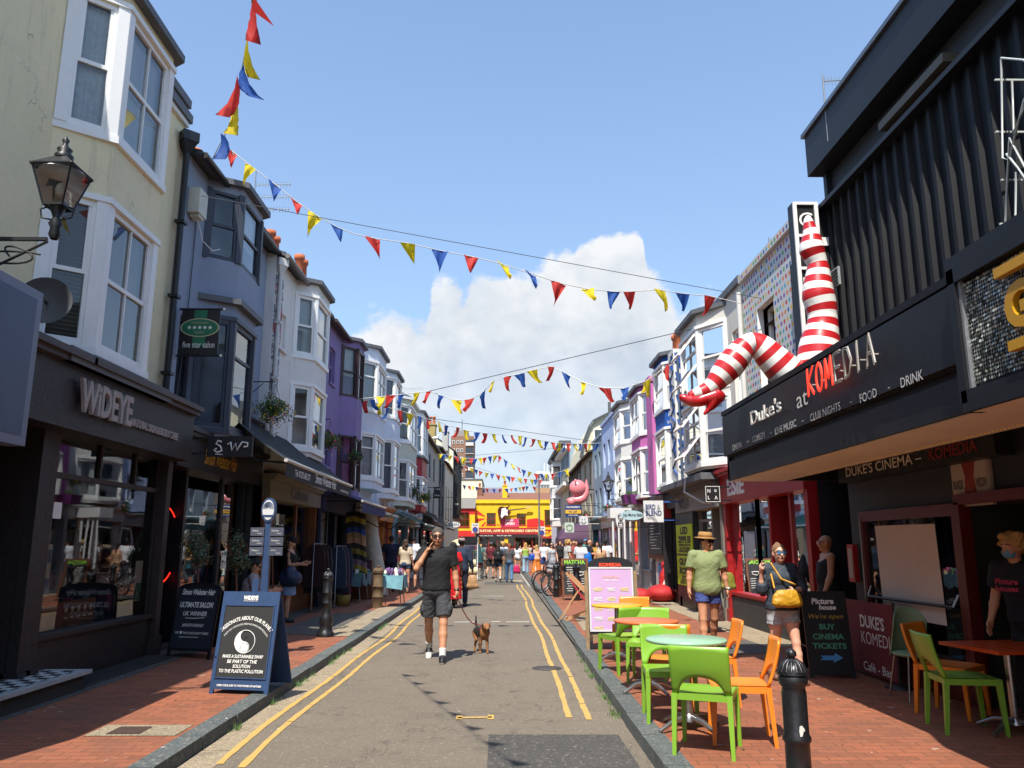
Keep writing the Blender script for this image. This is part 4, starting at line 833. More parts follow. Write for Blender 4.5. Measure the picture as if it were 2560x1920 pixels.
shopfront(h, T, 0, 6.9, 2.4, .45, M('mirror_fascia', '#8b8d92', .3), WHITE, stall=.4, divs=[.16, 1.5, 3, 5, 6.7], door=(1.5, 3), seed=26)
y0 = 38.2; h, T = house('house', 'grey blue house with tall plain front beside the lavender house', 1, X, y0, 42.2, group=G2)
hs = [(q, q+.7, z, z+1.2) for q in (.7, 2.4) for z in (3.2, 5.0)]
ro = shell(h, T, 4.0, 6.9, GBL, hs, front_z0=2.9, roof='parapet', rev=.2)
for q in hs: window(h, T, *q, WHITE, 'sash', .2)
chimney(ro, T, 2.8, -.9, 6.8, .8, .5, TILE, 2, ph=.25)
shopfront(h, T, 0, 4.0, 2.4, .45, M('teal_front', '#2f6a74', .5), M('teal_front', '#2f6a74'), stall=.4, divs=[.16, 1.5, 3.8], seed=27)
y0 = 42.2; h, T = house('house', 'beige house with small windows and sagging black gutter', 1, X, y0, 48.5, group=G2)
hs = [(q, q+.9, z, z+1.2) for q in (.8, 3.4) for z in (3.2, 5.0)]
ro = shell(h, T, 6.3, 6.55, M('beige_render', '#b5ad97', .85, .1, 3, .2, streak=.2), hs, front_z0=0, rh=1.2, gut=PIPEB)
for q in hs: window(h, T, *q, GREYF, 'sash', .15)
y0 = 48.5; h, T = house('house', 'black timbered house with low slate eaves', 1, X, y0, 57.5, group=G2)
hs = [(q, q+1.2, z, z+1.2) for q in (1, 4, 6.8) for z in (3.0, 4.9)]
ro = shell(h, T, 9, 6.5, M('dark_render', '#4a443e', .85, .2), hs, front_z0=0, rh=1.4, gut=PIPEB)
for q in hs: window(h, T, *q, WHITE, 'sash', .15)
b = MB(); b.box(3.2, 4.9, 39, 43, 1.95, 2.0, MC['dark_render']); 
# tall ivory gabled building behind
h = root('house', (9, 50, 0), 'tall ivory mansard gable wall rising behind the right terrace', 'house', G2)
b = MB(); pr_ = [(4.95, 0), (4.95, 6.9), (5.15, 7.9), (5.55, 8.9), (5.8, 9.25), (8.1, 10.4), (13, 10.4), (13, 0)]
b.prism([(p[0], p[1]) for p in pr_], (0, 48.9, 0), (1, 0, 0), (0, 0, 1), (0, 16, 0), IVORY); b.build('wall', h)
r = MB()
for a, c in zip(pr_[1:6], pr_[2:6]): r.bar((a[0]-.05, 48.8, a[1]+.03), (c[0]-.05, 48.8, c[1]+.03), .3, .08, SLATE)
r.build('roof_edge', h)
window(h, lambda u, n, z: (u, 48.9-n, z), 5.75, 7.05, 7.6, 8.75, WHITE, 'sash', .0, None, 1)
b = MB(); b.tube([(6.6, 47.5, 6.6), (6.6, 47.5, 10.2)], .09, M('steel_flue', '#5a5a58', .5)); b.build('flue', h)
X = 5.0; y0 = 57.5; h, T = house('house', 'white corner building with heavy dark cornice and curved pediment', 1, X, y0, 72, group=G2)
hs = [(q, q+1.3, z, z+2.0) for q in (1.5, 5.5, 9.5) for z in (3.5, 6.4)]
ro = shell(h, T, 14.5, 8.9, GBL, hs, front_z0=0, roof='parapet')
b = MB(); b.tb(T, -.1, 14.6, -.1, .75, 8.9, 9.15, SLATE); b.tb(T, -.02, 14.5, -.1, .45, 8.6, 8.9, WHITE); b.tb(T, -.05, 14.5, 0, .5, 5.9, 6.15, WHITE); b.build('cornice', h)
for q in hs: window(h, T, *q, WHITE, 'sash', .15)
bay(h, T, 8.5, 13, 1.0, .7, 3.2, 8.6, [(3.8, 5.5), (6.5, 8.2)], WST, WHITE, bars=(0, 0))
y0 = 72; h, T = house('house', 'pale terrace house closing the right row before the cross road', 1, 5.3, y0, 84, group=G2); T = fr((5.3, 72), (0, 1), (-1, 0)); shell(h, T, 12, 7.0, PALEB, [], front_z0=0)

b = MB(); BLB = emit('warm_bulb', '#ffa030', 3.0); s_ = root('pendant_lights', (-6.0, 13.6, 2.4), 'cluster of warm orange bulbs glowing inside the salon window', 'pendant light')
for k, (y, z) in enumerate(((13.1, 2.05), (13.3, 2.15), (13.5, 2.0), (13.7, 1.75), (14.2, 1.95))): b = MB(); b.ball((-5.5-.1*k, y, z), .035, BLB, 8, 6); b.tube([(-5.5-.1*k, y, z+.03), (-5.5-.1*k, y, 2.9)], .004, BLACKP, 4); b.build('bulb', s_)
# ================================================================ cinema with the black cladding
KB = M('black_cladding', '#141519', .62, .2, 3, .1, streak=.3, spec=.3); KBS = M('black_sheet', '#141519', .5, .15, 5, .08, spec=.4); KIN = M('dark_blue_wall', '#1d222b', .6, .12)
h = root('cinema', (4.6, 4, 0), 'black clad cinema with corrugated upper wall above its long sign canopy', 'cinema')
b = MB()
b.quad((4.6, -9, 0), (4.6, 6.1, 0), (4.6, 6.1, 3.4), (4.6, -9, 3.4), KIN)
b.quad((4.6, 6.1, 2.0), (4.6, 7.9, 2.0), (4.6, 7.9, 3.4), (4.6, 6.1, 3.4), KIN); b.quad((4.6, 7.9, 0), (4.6, 10.5, 0), (4.6, 10.5, 3.4), (4.6, 7.9, 3.4), KIN)
b.quad((6.2, 6.1, 0), (6.2, 7.9, 0), (6.2, 7.9, 2.0), (6.2, 6.1, 2.0), DK); b.quad((4.6, 7.9, 0), (6.2, 7.9, 0), (6.2, 7.9, 2.0), (4.6, 7.9, 2.0), M('hall_green', '#2c3029', .7)); b.quad((4.6, 6.1, 0), (6.2, 6.1, 0), (6.2, 6.1, 2.0), (4.6, 6.1, 2.0), DK); b.quad((4.6, 6.1, 2.0), (4.6, 7.9, 2.0), (6.2, 7.9, 2.0), (6.2, 6.1, 2.0), DK)
b.box(4.62, 12, 10.4, 10.5, 0, 7.4, KIN); b.box(12, 12.1, -9, 10.5, 0, 7.4, KIN); b.box(4.62, 12, -9, -8.9, 0, 7.4, KIN); b.box(4.6, 12, -9, 10.5, 7.3, 7.4, KIN)
b.box(5.9, 6.0, 10.5, 12.1, 0, 4.0, DK); b.box(4.62, 5.9, 10.5, 12.0, 2.9, 3.0, DK); b.box(4.62, 4.7, 10.5, 12.0, 3.0, 6.0, KIN)
b.build('wall', h)
b = MB(); per = .245; y = -8.9; pts = []
while y < 10.3:
    for dy, x in ((0, 4.6), (.10, 4.6), (.115, 4.55), (.175, 4.55), (.19, 4.6)): pts.append((x, y+dy))
    y += per
pts.append((4.6, 10.45))
vs = [(p[0], p[1], z) for p in pts for z in (3.35, 6.22)]; b.add(vs, [(2*i, 2*i+2, 2*i+3, 2*i+1) for i in range(len(pts)-1)], KB)
b.build('corrugated_wall', h)
b = MB(); b.box(4.44, 4.62, -9, 10.5, 6.22, 6.28, KBS); b.box(4.7, 4.8, -9, 10.45, 6.28, 6.85, M('recess_grey', '#3a3d42', .7)); b.box(4.40, 4.62, 10.38, 10.52, 3.3, 6.3, KBS)
b.build('ledge', h)
b = MB(); b.box(4.42, 5.2, -9, 10.55, 6.82, 7.44, KBS); b.box(4.38, 5.2, -9, 10.6, 7.44, 7.5, M('steel_cap', '#6a6f78', .4, metal=.6)); b.build('parapet', h)
b = MB(); b.box(4.5, 4.72, 7.2, 8.6, 6.45, 6.55, M('louvre_metal', '#5a564c', .6)); b.build('louvre', h)
b = MB(); b.box(4.47, 4.5, 9.95, 10.2, 5.0, 5.25, M('vent_grey', '#8f9494', .6))
for k in range(5): b.box(4.455, 4.475, 9.97, 10.18, 5.02+k*.045, 5.04+k*.045, BLACKP)
b.build('vent', h)
# canopy
CR = M('soffit_cream', '#d9d2c8', .6, .08, 2, .05)
b = MB(); b.box(3.1, 4.6, 5.0, 10.8, 2.78, 3.36, KBS); b.box(3.1, 3.32, 5.0, 10.8, 2.47, 2.72, KBS); b.box(3.14, 3.34, 5.0, 10.76, 2.72, 2.78, BLACKP); b.box(3.06, 3.1, 5.05, 10.8, 2.80, 3.34, KBS)
b.box(3.06, 4.6, 4.9, 10.84, 3.36, 3.42, KB); b.box(3.1, 4.6, 10.72, 10.8, 2.47, 2.78, KBS)
b.box(2.98, 4.6, -6, 5.0, 2.44, 2.58, KBS); b.box(2.98, 4.6, -6, 5.02, 3.3, 3.48, KBS); b.box(3.04, 4.6, -6, 5.0, 2.58, 3.3, KBS); b.box(2.98, 3.05, 4.94, 5.02, 2.5, 3.4, KBS)
b.box(3.13, 3.85, 5.0, 10.78, 2.462, 2.4695, CR); b.quad((3.8, 5.0, 2.775), (4.6, 5.0, 2.775), (4.6, 10.72, 2.775), (3.8, 10.72, 2.775), CR); b.box(3.1, 4.6, 4.93, 4.998, 2.436, 2.775, CR); b.quad((3.0, -6, 2.437), (4.6, -6, 2.437), (4.6, 4.93, 2.437), (3.0, 4.93, 2.437), CR)
cn = b.build('canopy', h)
LED = emit('led_strip', '#b5853a', .15)
b = MB()
for k in range(90): y = 5.6+k*.05; b.box(3.76, 3.766, y, y+.016, 2.454, 2.461, LED)
b.build('light_strip', cn)
for y in (6.2, 7.6, 9.2):
    b = MB(); b.lathe((4.05, y, 2.765), [(.0, 0), (.035, .0), (.035, .009)], emit('downlight', '#ffd9a0', 1.5), 10); b.build('downlight', cn)
KT = M('sign_white', '#d9d7d0', .5, 0, bump=0); A = (0, -1, 0); Z = (0, 0, 1)
def onp(u, v, x=3.055): return at(u, v, x=x)
def lt(body, p0, p1, hh, m=KT, name='lettering', par=h, x=3.055, **k):
    a = onp(p0[0], p0[1], x); c = onp(p1[0], p1[1], x); b = MB(); w_ = abs(a.y-c.y); b.text(body, (x, a.y, (a.z+c.z)/2), A, Z, m, w_, hh, **k); return b.build(name, par)
c7 = lambda a, b_: (1650+a/1.7286, 300+b_/1.7286)
lt('CINEMA', c7(313, 1428), c7(355, 1415), .075); lt('COMEDY', c7(400, 1395), c7(455, 1372), .075); lt('LIVE MUSIC', c7(498, 1358), c7(590, 1325), .075); lt('CLUB NIGHTS', c7(650, 1303), c7(780, 1253), .075); lt('FOOD', c7(865, 1222), c7(938, 1197), .075); lt('DRINK', c7(1042, 1158), c7(1138, 1120), .075)
for p in ((375, 1392), (475, 1355), (612, 1303), (820, 1222), (985, 1160)): lt('-', c7(p[0], p[1]), c7(p[0]+9, p[1]-3), .006)
lt("Duke's", c7(392, 1318), c7(520, 1260), .17, bold=.0, thick=.015, x=3.02); lt('at', c7(592, 1245), c7(640, 1232), .14, x=3.05)
NEO = emit('red_neon', '#e03a28', .7); NEOF = M('unlit_neon', '#a9a39a', .35, .1, bump=0)
def neon_word(par, word, y0_, y1_, z0, hh, lit):
    strokes = {'K': [[(0, 0), (0, 1)], [(.8, 1), (.05, .5), (.8, 0)]], 'O': [[(.4+.4*math.cos(q), .5+.5*math.sin(q)) for q in np.linspace(0, 6.28, 13)]], 'M': [[(0, 0), (.1, 1), (.45, .3), (.8, 1), (.9, 0)]], 'E': [[(.8, 1), (0, 1), (0, 0), (.8, 0)], [(0, .5), (.6, .5)]], 'D': [[(0, 0), (0, 1), (.5, .95), (.8, .5), (.5, .05), (0, 0)]], 'I': [[(.3, 0), (.3, 1)]], 'A': [[(0, 0), (.4, 1), (.8, 0)], [(.2, .4), (.6, .4)]]}
    n = len(word); st = (y0_-y1_)/n
    for i, ch in enumerate(word):
        b = MB(); y = y0_-st*i
        for s_ in strokes[ch]:
            for o_ in (0, .012):
                b.tube([(2.99, y-p[0]*st*.82-o_, z0+p[1]*hh+o_*1.4) for p in s_], .0085, NEO if i < lit else NEOF, 6)
        b.box(3.0, 3.056, y-st*.4, y-st*.4+.01, z0+.1, z0+.11, NEOF); b.build('neon_letter', par)
a, c = onp(*c7(672, 1205)), onp(*c7(985, 1080)); neon_word(h, 'KOMEDIA', a.y, c.y, 3.02, .26, 3)
# sequin panel
SQ = [M('sequin_'+str(i), q, .3, 0, bump=0, metal=.25) for i, q in enumerate(('#a9aca3', '#7d8076', '#c9ccc2', '#4c4c44'))]
b = MB(); rr = random.Random(2)
for iy in range(48):
    for iz in range(27):
        y, z = 4.9-iy*.024, 2.62+iz*.025; ta, tb_ = rr.uniform(-.35, .35), rr.uniform(-.35, .35)
        b.add([(3.025-.011*math.cos(q)*ta-.011*math.sin(q)*tb_, y+.011*math.cos(q), z+.011*math.sin(q)) for q in np.linspace(0, 2*math.pi, 7)[:-1]], [tuple(range(6))], SQ[rr.choice([0, 0, 1, 1, 2, 3])])
sp = b.build('sequin_panel', h, kind='stuff'); b = MB(); b.box(3.0, 3.03, 4.91, 4.935, 2.58, 3.3, M('silver_trim', '#b9bcc0', .3, metal=.7)); b.build('panel_trim', h)
GY = M('gold_plastic', '#c2901c', .35, .05, bump=0); b = MB(); a = at(1650+1515/1.7286, 300+920/1.7286, x=2.99); b.text('G', (2.97, a.y, a.z), A, Z, GY, None, .28, bold=.05, thick=.04); b.build('lettering', h)
b = MB(); b.box(2.95, 3.0, 3.7, a.y+.03, a.z+.34, a.z+.40, GY); b.build('gold_bar', h); b = MB(); b.box(2.95, 3.0, 3.7, a.y-.02, a.z-.12, a.z-.06, GY); b.build('gold_bar', h)
# wire outline letters on the upper wall
NW = M('neon_tube_clear', '#b9beba', .3, .05, bump=0); s_ = root('neon_outline_sign', (4.3, 5.4, 4.6), 'unlit wire outline sign letter high on the black corrugated wall', 'sign')
q4 = lambda u, v, o_: at(u, v, x=4.34-o_)
for o_ in (0, .06):
    for pl in ([(2503, 145), (2506, 395), (2522, 400), (2560, 250), (2600, 190), (2560, 150), (2503, 145)], [(2530, 200), (2534, 330), (2575, 240)], [(2516, 385), (2545, 420), (2600, 500)], [(2512, 580), (2524, 345), (2590, 470), (2600, 640), (2545, 620), (2512, 580)], [(2540, 430), (2538, 560), (2580, 590)]): b = MB(); b.tube([q4(u, v, o_) for u, v in pl], .010, NW, 6); b.build('neon_tube', s_)
for u, v in ((2504, 200), (2506, 330), (2520, 450), (2516, 560)): p = q4(u, v, 0); b = MB(); b.box(p.x-.06, 4.56, p.y-.008, p.y+.008, p.z-.008, p.z+.008, NW); b.build('bracket', s_)
# under the canopy
b = MB(); b.box(4.42, 4.6, 7.0, 10.35, 2.40, 2.66, BLACKP); b.build('fascia', h)
b = MB(); b.text("DUKE'S CINEMA –", (4.415, 10.1, 2.46), A, Z, KT, 1.85, .12, bold=.01); b.build('lettering', h); b = MB(); b.text('KOMEDIA', (4.415, 8.1, 2.46), A, Z, M('dull_red_letter', '#7a1f1f', .6, bump=0), .85, .12, bold=.02); b.build('red_lettering', h)
DR = M('dark_red_frame', '#5a1416', .4, .12, 8, .1)
b = MB()
for (y0_, y1_, z0, z1) in ((10.02, 10.12, .1, 2.02), (7.9, 8.02, .1, 2.02), (8.02, 10.02, 1.9, 2.02), (8.02, 10.02, .1, .42)): b.box(4.53, 4.6, y0_, y1_, z0, z1, DR)
b.box(4.55, 4.59, 8.15, 9.9, .42, .5, KBS)
d = b.build('door', h); b = MB(); b.quad((4.575, 8.02, .42), (4.575, 10.02, .42), (4.575, 10.02, 1.9), (4.575, 8.02, 1.9), GLASSM); b.build('pane', d)
def rectx(b, x, c1, c2, m):     # rectangle on a plane of constant x between two photo pixels
    p, q = at(*c1, x=x), at(*c2, x=x); b.quad((x, p.y, p.z), (x, q.y, p.z), (x, q.y, q.z), (x, p.y, q.z), m)
PAP = M('brown_grey_paper', '#cfc6be', .8, .05, 2, .1, 8); c8 = lambda a, b_: (2000+a/2.764, 1100+b_/2.764)
b = MB(); b.quad((4.565, 9.72, .80), (4.565, 8.36, .80), (4.565, 8.40, 1.83), (4.565, 9.76, 1.84), PAP); b.build('paper_sheet', d)
b = MB(); b.tube([(4.5, 9.95, 1.0), (4.5, 8.1, 1.0)], .018, BLACKP); b.tube([(4.5, 9.95, 1.0), (4.56, 9.98, 1.12)], .014, M('steel', '#9a9a98')); b.tube([(4.5, 8.1, 1.0), (4.56, 8.08, 1.12)], .014, MC['steel']); b.build('push_bar', d)
b = MB(); b.tube([(4.52, 10.07, .15), (4.52, 10.07, 1.95)], .008, MC['steel']); b.build('door_rod', d)
b = MB(); b.box(4.5, 4.62, 7.82, 7.9, .1, 2.02, DR); b.box(4.5, 4.62, 5.9, 7.9, 2.0, 2.1, DR); b.box(4.5, 4.62, 5.9, 6.1, .1, 2.0, DR); b.build('door_frame', h)
b = MB(); b.box(4.57, 4.6, 7.36, 8.0, 1.98, 2.46, M('poster_case', '#a8a096', .5)); b.quad((4.565, 7.97, 2.01), (4.565, 7.39, 2.01), (4.565, 7.39, 2.43), (4.565, 7.97, 2.43), M('poster_paper', '#b5aaa0', .6, .1, 8, bump=0))
b.prism([(-.12, .42), (.12, .42), (.07, .25), (.12, .0), (-.12, 0), (-.07, .25)], (4.562, 7.68, 2.01), (0, -1, 0), (0, 0, 1), (-.001, 0, 0), M('poster_red', '#8c2a24', .6, bump=0)); b.text('BLACK', (4.558, 7.96, 2.15), A, Z, M('letter_dark', '#3a3a38'), .17, .09, bold=.02); b.text('WIDOW', (4.558, 7.57, 2.15), A, Z, MC['letter_dark'], .17, .09, bold=.02); b.build('poster_case', h)
b = MB(); b.box(4.5, 4.56, 10.28, 10.46, 1.15, 1.62, SRED); b.quad((4.495, 10.31, 1.2), (4.495, 10.43, 1.2), (4.495, 10.43, 1.57), (4.495, 10.31, 1.57), M('menu_paper', '#a8a296', .7)); b.build('menu_case', h)
s_ = root('low_banner', (4.3, 9.7, PH), 'dark red low barrier banner lettered for the cafe bar beside the cinema doors', 'banner'); b = MB(); b.box(4.29, 4.31, 8.95, 10.45, PH+.05, .96, M('maroon_banner', '#6e2a2c', .8)); b.build('cloth', s_)
b = MB(); b.text("DUKE'S", (4.282, 9.75, .66), A, Z, KT, .6, .15, bold=.03); b.text('KOMEDIA', (4.282, 9.75, .48), A, Z, KT, .85, .14, bold=.0); b.build('lettering', s_); b = MB(); b.text('Café - Bar', (4.282, 9.75, .18), A, Z, KT, .7, .1, bold=.01); b.build('lettering', s_)
for y in (8.93, 10.47): b = MB(); b.tube([(4.3, y, PH), (4.3, y, .99)], .015, BLACKP); b.lathe((4.3, y, PH), [(.16, 0), (.16, .02), (.02, .04)], BLACKP, 14); b.build('post', s_)
# vertical cinema sign
s_ = root('projecting_sign', (4.0, 10.3, 4.2), 'tall black and white framed vertical cinema sign behind the striped leg', 'sign')
P0 = at(*c7(570, 357), y=10.3); P1 = at(*c7(722, 1060), y=10.3); x0, x1, z1, z0 = P0.x, P1.x+.04, P0.z, 3.45
b = MB(); b.box(x0, x1, 10.3, 10.48, z0, z1, KBS); b.build('box', s_); b = MB()
for (a_, c_, e_, g_) in ((x0, x0+.05, z0, z1), (x1-.05, x1, z0, z1)): b.box(a_, c_, 10.27, 10.3, e_, g_, WLET)
nz = 6; hz = (z1-z0)/nz
for k in range(nz+1): z = z1-k*hz; b.box(x0+.05, x1-.05, 10.27, 10.3, max(z-.04, z0), max(z-.04, z0)+.04, WLET)
b.build('white_frame', s_)
for k, ch in enumerate('CINEMA'): b = MB(); b.text(ch, ((x0+x1)/2-.0, 10.29, z1-(k+1)*hz+.11), (1, 0, 0), Z, WLET, None, hz-.26, bold=.0, anchor='c'); b.build('letter', s_)
b = MB(); b.box(x1, 4.55, 10.33, 10.4, z1-.62, z1-.5, WLET); b.build('bracket', s_)
# striped legs
def striped(name, per_, c1='#e2e0da', c2='#b81f24'):
    def f(t, co, bs):
        at_ = node(t, 'ShaderNodeAttribute', attribute_name='along'); q = node(t, 'ShaderNodeMath', {0: at_.outputs['Fac'], 1: per_}, operation='DIVIDE'); f_ = node(t, 'ShaderNodeMath', {0: q.outputs[0]}, operation='FRACT'); g_ = node(t, 'ShaderNodeMath', {0: f_.outputs[0], 1: .5}, operation='GREATER_THAN')
        n = node(t, 'ShaderNodeTexNoise', {'Vector': co.outputs['Object'], 'Scale': 12, 'Detail': 6}); c = mixc(t, g_.outputs[0], c1, c2); return mixc(t, mapr(t, n.outputs[0], .55, .75, 0, .25), c, '#6a5a50')
    return patt(name, f, .35)
STR = striped('red_white_stripes', .185); REDG = M('red_shoe_gloss', '#b01a20', .25, .05, bump=0, coat=.4)
def limb(name, par, px_, y, m, sq=.9):
    pts = [at(*c7(p[0], p[1]), y=y) for p in px_]; k = (pts[0]-camo.location).length/F_PX/1.7286
    P = []; rs = []; al = []; n = len(pts)
    for i in range(n-1):
        for s in range(6):
            t = s/6; a, b_, c, d_ = pts[max(i-1, 0)], pts[i], pts[i+1], pts[min(i+2, n-1)]
            P.append(.5*((2*b_)+(c-a)*t+(2*a-5*b_+4*c-d_)*t*t+(3*b_-a-3*c+d_)*t**3)); rs.append((px_[i][2]*(1-t)+px_[i+1][2]*t)*k)
    P.append(pts[-1]); rs.append(px_[-1][2]*k); b = MB(); b.tube(P, rs, m, 28)
    o = b.build(name, par); at_ = o.data.attributes.new('along', 'FLOAT', 'POINT'); L_ = [0]
    for a, c in zip(P, P[1:]): L_.append(L_[-1]+(c-a).length)
    vals = [L_[min(i//28, len(P)-1)] for i in range(len(o.data.vertices))]; vals[len(P)*28:] = [L_[0]]*28+[L_[-1]]*(len(vals)-len(P)*28-28)
    at_.data.foreach_set('value', vals); return o
s_ = root('leg_sculpture', at(*c7(690, 1060), y=9.4), 'giant upright red and white striped leg pointing its toes above the canopy', 'sculpture', 'giant striped legs on the cinema canopy')
limb('leg', s_, [(642, 416, 8), (640, 432, 17), (646, 465, 25), (653, 500, 34), (655, 535, 44), (658, 562, 50), (668, 590, 42), (680, 622, 38), (683, 665, 46), (682, 715, 55), (684, 760, 61), (696, 805, 58), (702, 845, 54), (702, 885, 58), (696, 930, 67), (690, 980, 77), (690, 1040, 84), (692, 1110, 88)], 9.4, STR)
s_ = root('leg_sculpture', at(*c7(560, 1110), y=9.4), 'giant bent red and white striped leg in a red high heeled shoe', 'sculpture', 'giant striped legs on the cinema canopy')
limb('leg', s_, [(640, 1190, 85), (585, 1125, 80), (530, 1075, 71), (480, 1025, 62), (440, 985, 54), (405, 966, 46), (372, 978, 46), (342, 1012, 55), (305, 1058, 58), (268, 1100, 50), (235, 1138, 38), (205, 1165, 32), (160, 1182, 24), (125, 1192, 14)], 9.4, STR)
sh = limb('shoe', s_, [(86, 1188, 6), (100, 1200, 17), (130, 1212, 24), (165, 1214, 25), (200, 1204, 27), (235, 1196, 34), (258, 1186, 32), (268, 1176, 14)], 9.39, REDG)
limb('heel', s_, [(235, 1205, 34), (222, 1232, 22), (208, 1252, 11), (190, 1272, 5)], 9.39, REDG)
# ================================================================ other signs and wall lamps
BRK_ = BLACKP
def rsign(name, label, y, c1, c2, m, th=.05, wall=4.75, lines=(), border=None, shape='rect', cat='sign', barz=None, barm=None, group=None):
    """board facing the camera at distance y between photo pixels c1 (upper left) and c2 (lower right)"""
    p, q = at(*c1, y=y), at(*c2, y=y); x0, x1, z1, z0 = p.x, q.x, p.z, q.z; cx, cz = (x0+x1)/2, (z0+z1)/2
    s = root(name, (cx, y, cz), label, cat, group); b = MB()
    if shape == 'rect':
        b.box(x0, x1, y, y+th, z0, z1, m)
        if border: e = .02*(x1-x0)/.5; [b.box(*t_, border) for t_ in ((x0+e, x1-e, y-.006, y, z1-2.2*e, z1-1.4*e), (x0+e, x1-e, y-.006, y, z0+1.4*e, z0+2.2*e), (x0+e, x0+1.8*e, y-.006, y, z0+2.2*e, z1-2.2*e), (x1-1.8*e, x1-e, y-.006, y, z0+2.2*e, z1-2.2*e))]
    else: b.prism([(math.cos(t_)*(x1-x0)/2, math.sin(t_)*(z1-z0)/2) for t_ in np.linspace(0, 2*math.pi, 29)[:-1]], (cx, y, cz), (1, 0, 0), (0, 0, 1), (0, th, 0), m)
    b.build('board', s)
    if lines:
        b = MB()
        for (tx, fu, fz, fw_, fh_, mm, *bd) in lines: b.text(tx, (x0+fu*(x1-x0), y-.008, z0+fz*(z1-z0)), (1, 0, 0), (0, 0, 1), mm, fw_*(x1-x0), fh_*(z1-z0), bold=bd[0] if bd else .01)
        b.build('lettering', s)
    if wall is not None:
        b = MB(); zz = barz or z1-.03
        xe = x1 if wall > 0 else x0; b.bar((xe if wall > 0 else x0, y+th/2, zz), (wall, y+th/2, zz), .03, .03, barm or BRK_); b.bar((xe, y+th/2, z0+.05), (wall, y+th/2, z0+.05), .02, .02, barm or BRK_); b.build('bracket', s)
    return s, (x0, x1, z0, z1)
c5 = lambda a, b_: (1200+a/2.963, 1000+b_/2.963); cR = lambda a, b_: (1320+a/4.1458, 1000+b_/4.1458)
NAVY = M('sign_navy', '#22386a', .5, bump=0); INK = M('ink_black', '#16161a', .5, bump=0); WS = M('sign_board_white', '#cfd0d0', .5, .03, bump=0)
rsign('projecting_sign', 'black square sign with four white letters in a thin white frame', 15.9, c5(1663, 632), c5(1785, 762), INK, wall=4.7, border=WLET, lines=[('N', .17, .58, .18, .2, WLET), ('o', .6, .62, .15, .15, WLET), ('L', .17, .2, .14, .2, WLET), ('A', .6, .2, .2, .2, WLET)])
rsign('projecting_sign', 'white square tea company sign with bold blue capitals on a blue arm', 20, c5(1210, 745), c5(1362, 905), WS, lines=[('BIRD', .1, .58, .5, .24, NAVY, .025), ('&', .68, .58, .16, .22, M('grey_letter', '#8a8a86'), .0), ('BLEND', .1, .3, .8, .24, NAVY, .025), ('TEA CO.', .1, .13, .5, .12, MC['grey_letter'])], barm=M('blue_bracket', '#3a5fae', .5, bump=0))
rsign('projecting_sign', 'pale blue oval childrenswear sign between the tea sign and spectacles sign', 22, c5(1040, 818), c5(1212, 890), M('oval_blue', '#a5c0c8', .5, bump=0), shape='oval', lines=[('JoJo Maman Bébé', .1, .3, .86, .4, INK)], barz=3.0, barm=M('dark_blue_bar', '#2c4460', .5))
s_, (x0, x1, z0, z1) = rsign('projecting_sign', 'white oval optician sign with spectacles standing on end', 23, cR(908, 1138), cR(1008, 1335), WS, shape='oval')
b = MB()
for zz in (z0+.66*(z1-z0), z0+.27*(z1-z0)): b.tube([((x0+x1)/2+.07*math.cos(q), 22.97, zz+.07*math.sin(q)) for q in np.linspace(0, 6.28, 17)], .011, INK, 6)
b.tube([((x0+x1)/2, 22.97, z0+.36*(z1-z0)), ((x0+x1)/2, 22.97, z0+.52*(z1-z0))], .01, INK, 6); b.build('spectacles', s_)
s_, (x0, x1, z0, z1) = rsign('projecting_sign', 'small white square sign with a smiling face', 38, cR(528, 1203), cR(621, 1293), WS, wall=4.9, barm=WLET)
b = MB(); cx, cz = (x0+x1)/2, (z0+z1)/2
b.tube([(cx+.12*math.cos(q), 37.97, cz+.12*math.sin(q)) for q in np.linspace(3.5, 5.9, 9)], .012, INK, 6); b.ball((cx-.06, 37.97, cz+.06), (.016, .01, .035), INK, 8, 5); b.ball((cx+.06, 37.97, cz+.06), (.016, .01, .035), INK, 8, 5); b.build('smile', s_)
s_, (x0, x1, z0, z1) = rsign('letting_board', 'blue and yellow agency board reading to let under the pink sculpture', 40, cR(385, 1088), cR(552, 1216), NAVY, wall=4.9, lines=[('STAR PROPERTY', .06, .76, .88, .13, WLET, .03), ('01273 677366', .2, .12, .6, .1, WLET, .02)])
b = MB(); b.box(x0+.01, x1-.01, 39.97, 40, z0+.3*(z1-z0), z0+.6*(z1-z0), M('board_yellow', '#d9a93a', .5, bump=0)); b.text('TO LET', (x0+.2*(x1-x0), 39.96, z0+.38*(z1-z0)), (1, 0, 0), Z, NAVY, .55*(x1-x0), .14*(z1-z0), bold=.02); b.build('yellow_panel', s_)
s_, (x0, x1, z0, z1) = rsign('projecting_sign', 'tilted pale green square sign with a round emblem beside the purple awning', 42, cR(380, 1270), cR(478, 1372), M('pale_green_board', '#b5c4b8', .5), wall=4.9)
b = MB(); b.tube([((x0+x1)/2+.15*math.cos(q), 41.97, (z0+z1)/2+.15*math.sin(q)) for q in np.linspace(0, 6.28, 17)], .012, M('olive_ink', '#6a7a3a', .5), 6); b.build('emblem', s_)
